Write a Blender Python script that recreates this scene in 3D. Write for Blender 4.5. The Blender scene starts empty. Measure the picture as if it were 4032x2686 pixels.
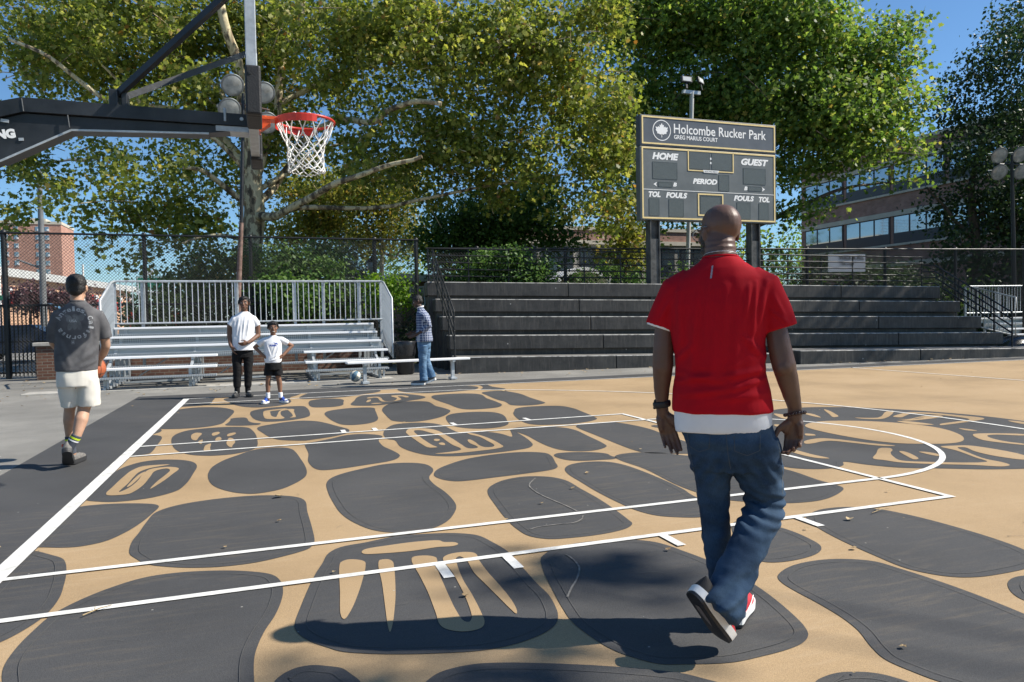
import bpy, bmesh, math, random
import numpy as np
from mathutils import Vector, Matrix, noise as mnoise
R = math.radians
random.seed(11)
rng = np.random.default_rng(11)
SC = bpy.context.scene
COL = SC.collection

# ---------------------------------------------------------------- camera
CAM_POS = Vector((1.305, -6.092, 1.285))
yaw, pitch, roll = 0.33097, -0.030054, -0.018834
fwd = Vector((math.sin(yaw) * math.cos(pitch), math.cos(yaw) * math.cos(pitch), math.sin(pitch)))
rgt = Vector((math.cos(yaw), -math.sin(yaw), 0.0))
upv = rgt.cross(fwd)
r2 = math.cos(roll) * rgt + math.sin(roll) * upv
u2 = -math.sin(roll) * rgt + math.cos(roll) * upv
cd = bpy.data.cameras.new("camera")
cam = bpy.data.objects.new("camera", cd)
COL.objects.link(cam)
cam.matrix_world = Matrix(((r2.x, u2.x, -fwd.x, CAM_POS.x), (r2.y, u2.y, -fwd.y, CAM_POS.y),
                           (r2.z, u2.z, -fwd.z, CAM_POS.z), (0, 0, 0, 1)))
cd.sensor_width = 36.0
cd.lens = 25.13
cd.clip_start = 0.05
cd.clip_end = 2000
SC.camera = cam

# ---------------------------------------------------------------- light
SUN_EL = R(43.0)
SUN_DIR = Vector((0.951 * math.cos(SUN_EL), -0.309 * math.cos(SUN_EL), math.sin(SUN_EL)))
W = bpy.data.worlds.new("World")
SC.world = W
W.use_nodes = True
wn = W.node_tree
sky = wn.nodes.new("ShaderNodeTexSky")
sky.sky_type = 'NISHITA'
sky.sun_disc = False
sky.sun_elevation = SUN_EL
sky.sun_rotation = R(108)
sky.air_density = 1.0
sky.dust_density = 0.1
sky.ozone_density = 2.0
hs_ = wn.nodes.new("ShaderNodeMix")
hs_.data_type = 'RGBA'
hs_.blend_type = 'MULTIPLY'
hs_.inputs[0].default_value = 1.0
hs_.inputs[7].default_value = (0.74, 1.0, 1.20, 1)
wn.links.new(sky.outputs[0], hs_.inputs[6])
wn.links.new(hs_.outputs[2], wn.nodes["Background"].inputs[0])
wn.nodes["Background"].inputs[1].default_value = 0.08
sl = bpy.data.lights.new("sun", 'SUN')
sl.energy = 5.0
sl.angle = R(0.53)
sl.color = (1.0, 0.94, 0.84)
so = bpy.data.objects.new("sun", sl)
COL.objects.link(so)
so.rotation_euler = SUN_DIR.to_track_quat('Z', 'Y').to_euler()
so.location = (30, -10, 30)
SC.view_settings.view_transform = 'Standard'
SC.view_settings.look = 'None'
SC.view_settings.exposure = 0.55
SC.view_settings.gamma = 1.0
# ---------------------------------------------------------------- helpers
def tag(o, label=None, cat=None, group=None, kind=None):
    if label: o["label"] = label
    if cat: o["category"] = cat
    if group: o["group"] = group
    if kind: o["kind"] = kind
    return o

def empty(name, loc=(0, 0, 0), rz=0.0, label=None, cat=None, group=None):
    o = bpy.data.objects.new(name, None)
    o.empty_display_size = 0.1
    COL.objects.link(o)
    o.location = loc
    o.rotation_euler = (0, 0, rz)
    return tag(o, label, cat, group)

def copy_tree(o, parent=None):
    c = o.copy()
    COL.objects.link(c)
    if parent is not None: c.parent = parent
    for ch in list(o.children):
        copy_tree(ch, c)
    return c

def link_mesh(name, me, mat=None, parent=None):
    o = bpy.data.objects.new(name, me)
    COL.objects.link(o)
    if mat is not None:
        for m in (mat if isinstance(mat, (list, tuple)) else [mat]): me.materials.append(m)
    if parent is not None: o.parent = parent
    return o

class MB:
    def __init__(s): s.v = []; s.f = []; s.m = []; s.sm = []
    def add(s, vs, fs, mi=0, smooth=False):
        b = len(s.v)
        s.v += [tuple(v) for v in vs]
        for f in fs:
            s.f.append([b + i for i in f]); s.m.append(mi); s.sm.append(smooth)
        return s
    def box(s, c, d, rot=None, mi=0, bev=0.0):
        hx, hy, hz = d[0] / 2, d[1] / 2, d[2] / 2
        if bev > 0:
            bm = bmesh.new(); bmesh.ops.create_cube(bm, size=1.0)
            for v in bm.verts: v.co = Vector((v.co.x * d[0], v.co.y * d[1], v.co.z * d[2]))
            bmesh.ops.bevel(bm, geom=bm.edges[:], offset=min(bev, min(d) * .45), segments=2, affect='EDGES', profile=0.5)
            bm.verts.index_update()
            vs = [v.co.copy() for v in bm.verts]; fs = [[v.index for v in f.verts] for f in bm.faces]
            bm.free()
        else:
            vs = [Vector((x, y, z)) for x in (-hx, hx) for y in (-hy, hy) for z in (-hz, hz)]
            fs = [(0, 1, 3, 2), (4, 6, 7, 5), (0, 4, 5, 1), (2, 3, 7, 6), (0, 2, 6, 4), (1, 5, 7, 3)]
        M = Matrix.Identity(3) if rot is None else rot
        c = Vector(c)
        return s.add([M @ v + c for v in vs], fs, mi)
    def b2(s, p, q, mi=0, bev=0.0):
        return s.box([(a + b) / 2 for a, b in zip(p, q)], [abs(b - a) for a, b in zip(p, q)], None, mi, bev)
    def tube(s, pts, r, n=8, cap=True, mi=0, closed=False, smooth=True):
        pts = [Vector(p) for p in pts]
        m = len(pts)
        rs = r if isinstance(r, (list, tuple)) else [r] * m
        rings = []; ref = None
        for i, p in enumerate(pts):
            if closed: t = pts[(i + 1) % m] - pts[i - 1]
            else: t = pts[min(i + 1, m - 1)] - pts[max(i - 1, 0)]
            if t.length < 1e-9: t = Vector((0, 0, 1))
            t.normalize()
            if ref is None:
                ref = Vector((0, 0, 1)) if abs(t.z) < .9 else Vector((1, 0, 0))
            x = ref - t * ref.dot(t)
            if x.length < 1e-6: x = t.orthogonal()
            x.normalize(); y = t.cross(x); ref = x
            rr = rs[i]
            rx, ry = rr if isinstance(rr, tuple) else (rr, rr)
            rings.append([p + x * (rx * math.cos(2 * math.pi * k / n)) + y * (ry * math.sin(2 * math.pi * k / n)) for k in range(n)])
        vs = [v for g in rings for v in g]
        fs = []
        for i in range(m if closed else m - 1):
            a, b = i * n, ((i + 1) % m) * n
            for k in range(n):
                fs.append((a + k, a + (k + 1) % n, b + (k + 1) % n, b + k))
        s.add(vs, fs, mi, smooth)
        if cap and not closed:
            s.add(rings[0][::-1], [tuple(range(n))], mi); s.add(rings[-1], [tuple(range(n))], mi)
        return s
    def bar(s, p, q, w, h, mi=0, up=(0, 0, 1)):
        p, q = Vector(p), Vector(q)
        t = q - p; L = t.length; t.normalize()
        u = Vector(up); x = t.cross(u)
        if x.length < 1e-5: x = t.orthogonal()
        x.normalize(); z = x.cross(t)
        M = Matrix((x, t, z)).transposed()
        return s.box((p + q) / 2, (w, L, h), M, mi)
    def lathe(s, prof, n=24, M=None, mi=0, smooth=True, caps=True):
        M = M or Matrix.Identity(4)
        vs = []
        for (r, z) in prof:
            for k in range(n):
                a = 2 * math.pi * k / n
                vs.append(M @ Vector((r * math.cos(a), r * math.sin(a), z)))
        fs = []
        for i in range(len(prof) - 1):
            for k in range(n):
                fs.append((i * n + k, i * n + (k + 1) % n, (i + 1) * n + (k + 1) % n, (i + 1) * n + k))
        s.add(vs, fs, mi, smooth)
        if caps:
            s.add(vs[:n][::-1], [tuple(range(n))], mi); s.add(vs[-n:], [tuple(range(n))], mi)
        return s
    def prism(s, poly, z0, z1, mi=0, M=None):
        n = len(poly)
        vs = [Vector((x, y, z0)) for x, y in poly] + [Vector((x, y, z1)) for x, y in poly]
        if M is not None: vs = [M @ v for v in vs]
        fs = [tuple(range(n))[::-1], tuple(range(n, 2 * n))] + [(i, (i + 1) % n, n + (i + 1) % n, n + i) for i in range(n)]
        return s.add(vs, fs, mi)
    def xf(s, M):
        s.v = [tuple(M @ Vector(v)) for v in s.v]; return s
    def mesh(s, name):
        me = bpy.data.meshes.new(name)
        me.from_pydata(s.v, [], s.f)
        me.polygons.foreach_set("material_index", s.m)
        me.polygons.foreach_set("use_smooth", s.sm)
        me.update()
        return me
    def build(s, name, mat, parent=None, recalc=True):
        me = s.mesh(name)
        if recalc:
            bm = bmesh.new(); bm.from_mesh(me)
            bmesh.ops.recalc_face_normals(bm, faces=bm.faces[:])
            bm.to_mesh(me); bm.free()
        return link_mesh(name, me, mat, parent)

def fill_shape(polys, z, name):
    """flat mesh from closed outlines, each one n-gon triangulated"""
    bm = bmesh.new()
    for pl in polys:
        vs = [bm.verts.new((x, y, z)) for x, y in pl]
        f = bm.faces.new(vs)
        f.normal_update()
        if f.normal.z < 0: f.normal_flip()
    bmesh.ops.triangulate(bm, faces=bm.faces[:], ngon_method='EAR_CLIP')
    me = bpy.data.meshes.new(name); bm.to_mesh(me); bm.free()
    return me

def smooth_closed(pts, k=4):
    n = len(pts); out = []
    for i in range(n):
        p0, p1, p2, p3 = (Vector(pts[(i + j - 1) % n]) for j in range(4))
        # centripetal-like tension to avoid overshoot
        d01 = max((p1 - p0).length, 1e-4) ** .5; d12 = max((p2 - p1).length, 1e-4) ** .5; d23 = max((p3 - p2).length, 1e-4) ** .5
        m1 = (p2 - p1) + d12 * ((p1 - p0) / d01 - (p2 - p0) / (d01 + d12))
        m2 = (p2 - p1) + d12 * ((p3 - p2) / d23 - (p3 - p1) / (d12 + d23))
        for j in range(k):
            t = j / k; t2 = t * t; t3 = t2 * t
            out.append((2 * t3 - 3 * t2 + 1) * p1 + (t3 - 2 * t2 + t) * m1 + (-2 * t3 + 3 * t2) * p2 + (t3 - t2) * m2)
    return [(p.x, p.y) for p in out]

def smooth_open(pts, k=5):
    P = [Vector(p) for p in pts]; out = []
    n = len(P)
    for i in range(n - 1):
        p1, p2 = P[i], P[i + 1]
        p0 = P[i - 1] if i else p1 * 2 - p2
        p3 = P[i + 2] if i + 2 < n else p2 * 2 - p1
        for j in range(k):
            t = j / k
            out.append(0.5 * ((2 * p1) + (p2 - p0) * t + (2 * p0 - 5 * p1 + 4 * p2 - p3) * t * t + (3 * p1 - p0 - 3 * p2 + p3) * t ** 3))
    out.append(P[-1])
    return out

# ---------------------------------------------------------------- materials
def new_mat(name):
    m = bpy.data.materials.new(name); m.use_nodes = True
    nt = m.node_tree
    return m, nt, nt.nodes["Principled BSDF"]

def N(nt, typ, **kw):
    n = nt.nodes.new(typ)
    for k, v in kw.items():
        if k.startswith("i_"): n.inputs[int(k[2:]) if k[2:].isdigit() else k[2:]].default_value = v
        else: setattr(n, k, v)
    return n

def ramp(nt, fac, stops):
    r = nt.nodes.new("ShaderNodeValToRGB")
    e = r.color_ramp.elements
    while len(e) < len(stops): e.new(0.5)
    for el, (p, c) in zip(e, stops):
        el.position = p; el.color = (c[0], c[1], c[2], 1)
    nt.links.new(fac, r.inputs[0])
    return r.outputs[0]

def mat(name, col, rough=0.6, var=0.0, scale=6.0, metal=0.0, bump=0.0, bscale=40.0, spec=0.5, col2=None, detail=6.0, stretch=None, **kw):
    """painted / plain surface with two layers of noise in colour and a fine bump"""
    m, nt, b = new_mat(name)
    b.inputs["Roughness"].default_value = rough
    b.inputs["Metallic"].default_value = metal
    b.inputs["Specular IOR Level"].default_value = spec
    tc = N(nt, "ShaderNodeTexCoord")
    vec = tc.outputs["Object"]
    if stretch:
        mp = N(nt, "ShaderNodeMapping"); mp.inputs["Scale"].default_value = stretch
        nt.links.new(vec, mp.inputs[0]); vec = mp.outputs[0]
    if var > 0 or col2:
        n1 = N(nt, "ShaderNodeTexNoise"); n1.inputs["Scale"].default_value = scale; n1.inputs["Detail"].default_value = detail
        n1.inputs["Roughness"].default_value = 0.62
        nt.links.new(vec, n1.inputs["Vector"])
        lo = tuple(c * (1 - var) for c in col); hi = col2 if col2 else tuple(min(1, c * (1 + var)) for c in col)
        c = ramp(nt, n1.outputs["Fac"], [(0.32, lo), (0.68, hi)])
        nt.links.new(c, b.inputs["Base Color"])
        rr = N(nt, "ShaderNodeMapRange"); rr.inputs[3].default_value = max(0, rough - .12); rr.inputs[4].default_value = min(1, rough + .12)
        nt.links.new(n1.outputs["Fac"], rr.inputs[0]); nt.links.new(rr.outputs[0], b.inputs["Roughness"])
    else:
        b.inputs["Base Color"].default_value = (*col, 1)
    if bump > 0:
        n2 = N(nt, "ShaderNodeTexNoise"); n2.inputs["Scale"].default_value = bscale; n2.inputs["Detail"].default_value = 4
        nt.links.new(vec, n2.inputs["Vector"])
        bp = N(nt, "ShaderNodeBump"); bp.inputs["Strength"].default_value = bump; bp.inputs["Distance"].default_value = 0.01
        nt.links.new(n2.outputs["Fac"], bp.inputs["Height"]); nt.links.new(bp.outputs[0], b.inputs["Normal"])
    for k, v in kw.items(): b.inputs[k].default_value = v
    return m

def court_paint(name, base, tint, wear, grain=0.16):
    """acrylic court paint: fine sand grain, broad fading, scuffs and brushed streaks"""
    m, nt, b = new_mat(name)
    L = nt.links.new
    tc = N(nt, "ShaderNodeTexCoord"); P = tc.outputs["Object"]
    big = N(nt, "ShaderNodeTexNoise"); big.inputs["Scale"].default_value = 0.7; big.inputs["Detail"].default_value = 7; big.inputs["Roughness"].default_value = .6
    L(P, big.inputs["Vector"])
    c1 = ramp(nt, big.outputs["Fac"], [(0.30, tuple(c * .78 for c in base)), (0.5, base), (0.70, tint)])
    fine = N(nt, "ShaderNodeTexNoise"); fine.inputs["Scale"].default_value = 260; fine.inputs["Detail"].default_value = 3
    L(P, fine.inputs["Vector"])
    f1 = ramp(nt, fine.outputs["Fac"], [(0.3, (1 - grain,) * 3), (0.7, (1 + grain,) * 3)])
    mul = N(nt, "ShaderNodeMix", data_type='RGBA', blend_type='MULTIPLY'); mul.inputs[0].default_value = 1
    L(c1, mul.inputs[6]); L(f1, mul.inputs[7])
    # streaks of wear, along the length of the court
    mp = N(nt, "ShaderNodeMapping"); mp.inputs["Scale"].default_value = (1.2, 9, 1); mp.inputs["Rotation"].default_value = (0, 0, .5)
    L(P, mp.inputs[0])
    st = N(nt, "ShaderNodeTexNoise"); st.inputs["Scale"].default_value = 2.2; st.inputs["Detail"].default_value = 9; st.inputs["Roughness"].default_value = .72
    L(mp.outputs[0], st.inputs["Vector"])
    sm = ramp(nt, st.outputs["Fac"], [(0.50, (0, 0, 0)), (0.72, (1, 1, 1))])
    pa = N(nt, "ShaderNodeTexNoise"); pa.inputs["Scale"].default_value = .33; pa.inputs["Detail"].default_value = 2
    L(P, pa.inputs["Vector"])
    pm = ramp(nt, pa.outputs["Fac"], [(0.46, (.05, .05, .05)), (0.62, (.6, .6, .6))])
    mm = N(nt, "ShaderNodeMath", operation='MULTIPLY'); L(sm, mm.inputs[0]); L(pm, mm.inputs[1])
    mx = N(nt, "ShaderNodeMix", data_type='RGBA'); L(mm.outputs[0], mx.inputs[0]); L(mul.outputs[2], mx.inputs[6]); mx.inputs[7].default_value = (*wear, 1)
    # small pale specks
    vo = N(nt, "ShaderNodeTexVoronoi"); vo.inputs["Scale"].default_value = 5.5; L(P, vo.inputs["Vector"])
    vs = ramp(nt, vo.outputs["Distance"], [(0.018, (.8, .8, .8)), (0.034, (0, 0, 0))])
    m3 = N(nt, "ShaderNodeMix", data_type='RGBA'); L(vs, m3.inputs[0]); L(mx.outputs[2], m3.inputs[6]); m3.inputs[7].default_value = (.42, .40, .35, 1)
    L(m3.outputs[2], b.inputs["Base Color"])
    b.inputs["Roughness"].default_value = .78
    b.inputs["Specular IOR Level"].default_value = .3
    bp = N(nt, "ShaderNodeBump"); bp.inputs["Strength"].default_value = .35; bp.inputs["Distance"].default_value = .004
    L(fine.outputs["Fac"], bp.inputs["Height"]); L(bp.outputs[0], b.inputs["Normal"])
    return m

def brick_mat(name, c1, c2, mortar, scale=1.0, bw=.22, bh=.075):
    m, nt, b = new_mat(name)
    L = nt.links.new
    tc = N(nt, "ShaderNodeTexCoord")
    geo = N(nt, "ShaderNodeNewGeometry")
    sp = N(nt, "ShaderNodeSeparateXYZ"); L(tc.outputs["Object"], sp.inputs[0])
    ad = N(nt, "ShaderNodeMath", operation='ADD'); L(sp.outputs[0], ad.inputs[0]); L(sp.outputs[1], ad.inputs[1])
    cb = N(nt, "ShaderNodeCombineXYZ"); L(ad.outputs[0], cb.inputs[0]); L(sp.outputs[2], cb.inputs[1])
    br = N(nt, "ShaderNodeTexBrick"); L(cb.outputs[0], br.inputs["Vector"])
    br.inputs["Color1"].default_value = (*c1, 1); br.inputs["Color2"].default_value = (*c2, 1); br.inputs["Mortar"].default_value = (*mortar, 1)
    br.inputs["Scale"].default_value = scale; br.inputs["Mortar Size"].default_value = .008
    br.inputs["Brick Width"].default_value = bw; br.inputs["Row Height"].default_value = bh; br.inputs["Bias"].default_value = -.1
    nz = N(nt, "ShaderNodeTexNoise"); nz.inputs["Scale"].default_value = 1.5; nz.inputs["Detail"].default_value = 5; L(tc.outputs["Object"], nz.inputs["Vector"])
    v = ramp(nt, nz.outputs["Fac"], [(0.3, (.75,) * 3), (0.7, (1.2,) * 3)])
    mu = N(nt, "ShaderNodeMix", data_type='RGBA', blend_type='MULTIPLY'); mu.inputs[0].default_value = 1
    L(br.outputs["Color"], mu.inputs[6]); L(v, mu.inputs[7]); L(mu.outputs[2], b.inputs["Base Color"])
    b.inputs["Roughness"].default_value = .85
    bp = N(nt, "ShaderNodeBump"); bp.inputs["Strength"].default_value = .5; bp.inputs["Distance"].default_value = .01
    L(br.outputs["Fac"], bp.inputs["Height"]); bp.invert = True; L(bp.outputs[0], b.inputs["Normal"])
    return m

M = {}
M['black_metal'] = mat("black painted metal", (.012, .013, .014), .45, .35, 9, bump=.15, bscale=60)
M['galv'] = mat("galvanised steel", (.46, .49, .51), .45, .2, 14, metal=.35, bump=.08, bscale=30)
M['alu'] = mat("brushed aluminium", (.88, .88, .88), .42, .04, 3, metal=.0, bump=.05, bscale=25, stretch=(1, 12, 12))
M['dark_steel'] = mat("dark grey steel", (.20, .22, .23), .5, .25, 8, metal=.6)  # dark grey metal for lamp housings and glasses
M['white_paint'] = mat("white line paint", (.80, .79, .74), .7, .06, 8, bump=.2, bscale=200, col2=(.86, .85, .80))
M['concrete'] = mat("pale concrete", (.40, .38, .34), .85, .2, 5, bump=.3, bscale=60)
M['rust'] = mat("rusty brown paint", (.13, .055, .035), .7, .5, 7, bump=.3, bscale=40, col2=(.24, .16, .13))
M['rubber'] = mat("black rubber", (.018, .018, .019), .6, .3, 12, bump=.2, bscale=90)
M['white'] = mat("white enamel", (.75, .75, .74), .5, .06, 6)
M['red_paint'] = mat("red enamel", (.55, .035, .02), .38, .25, 10)
M['orange_paint'] = mat("orange enamel", (.70, .10, .02), .4, .15, 10)
M['glass'] = mat("dark window glass", (.03, .04, .05), .06, spec=.8)
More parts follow.
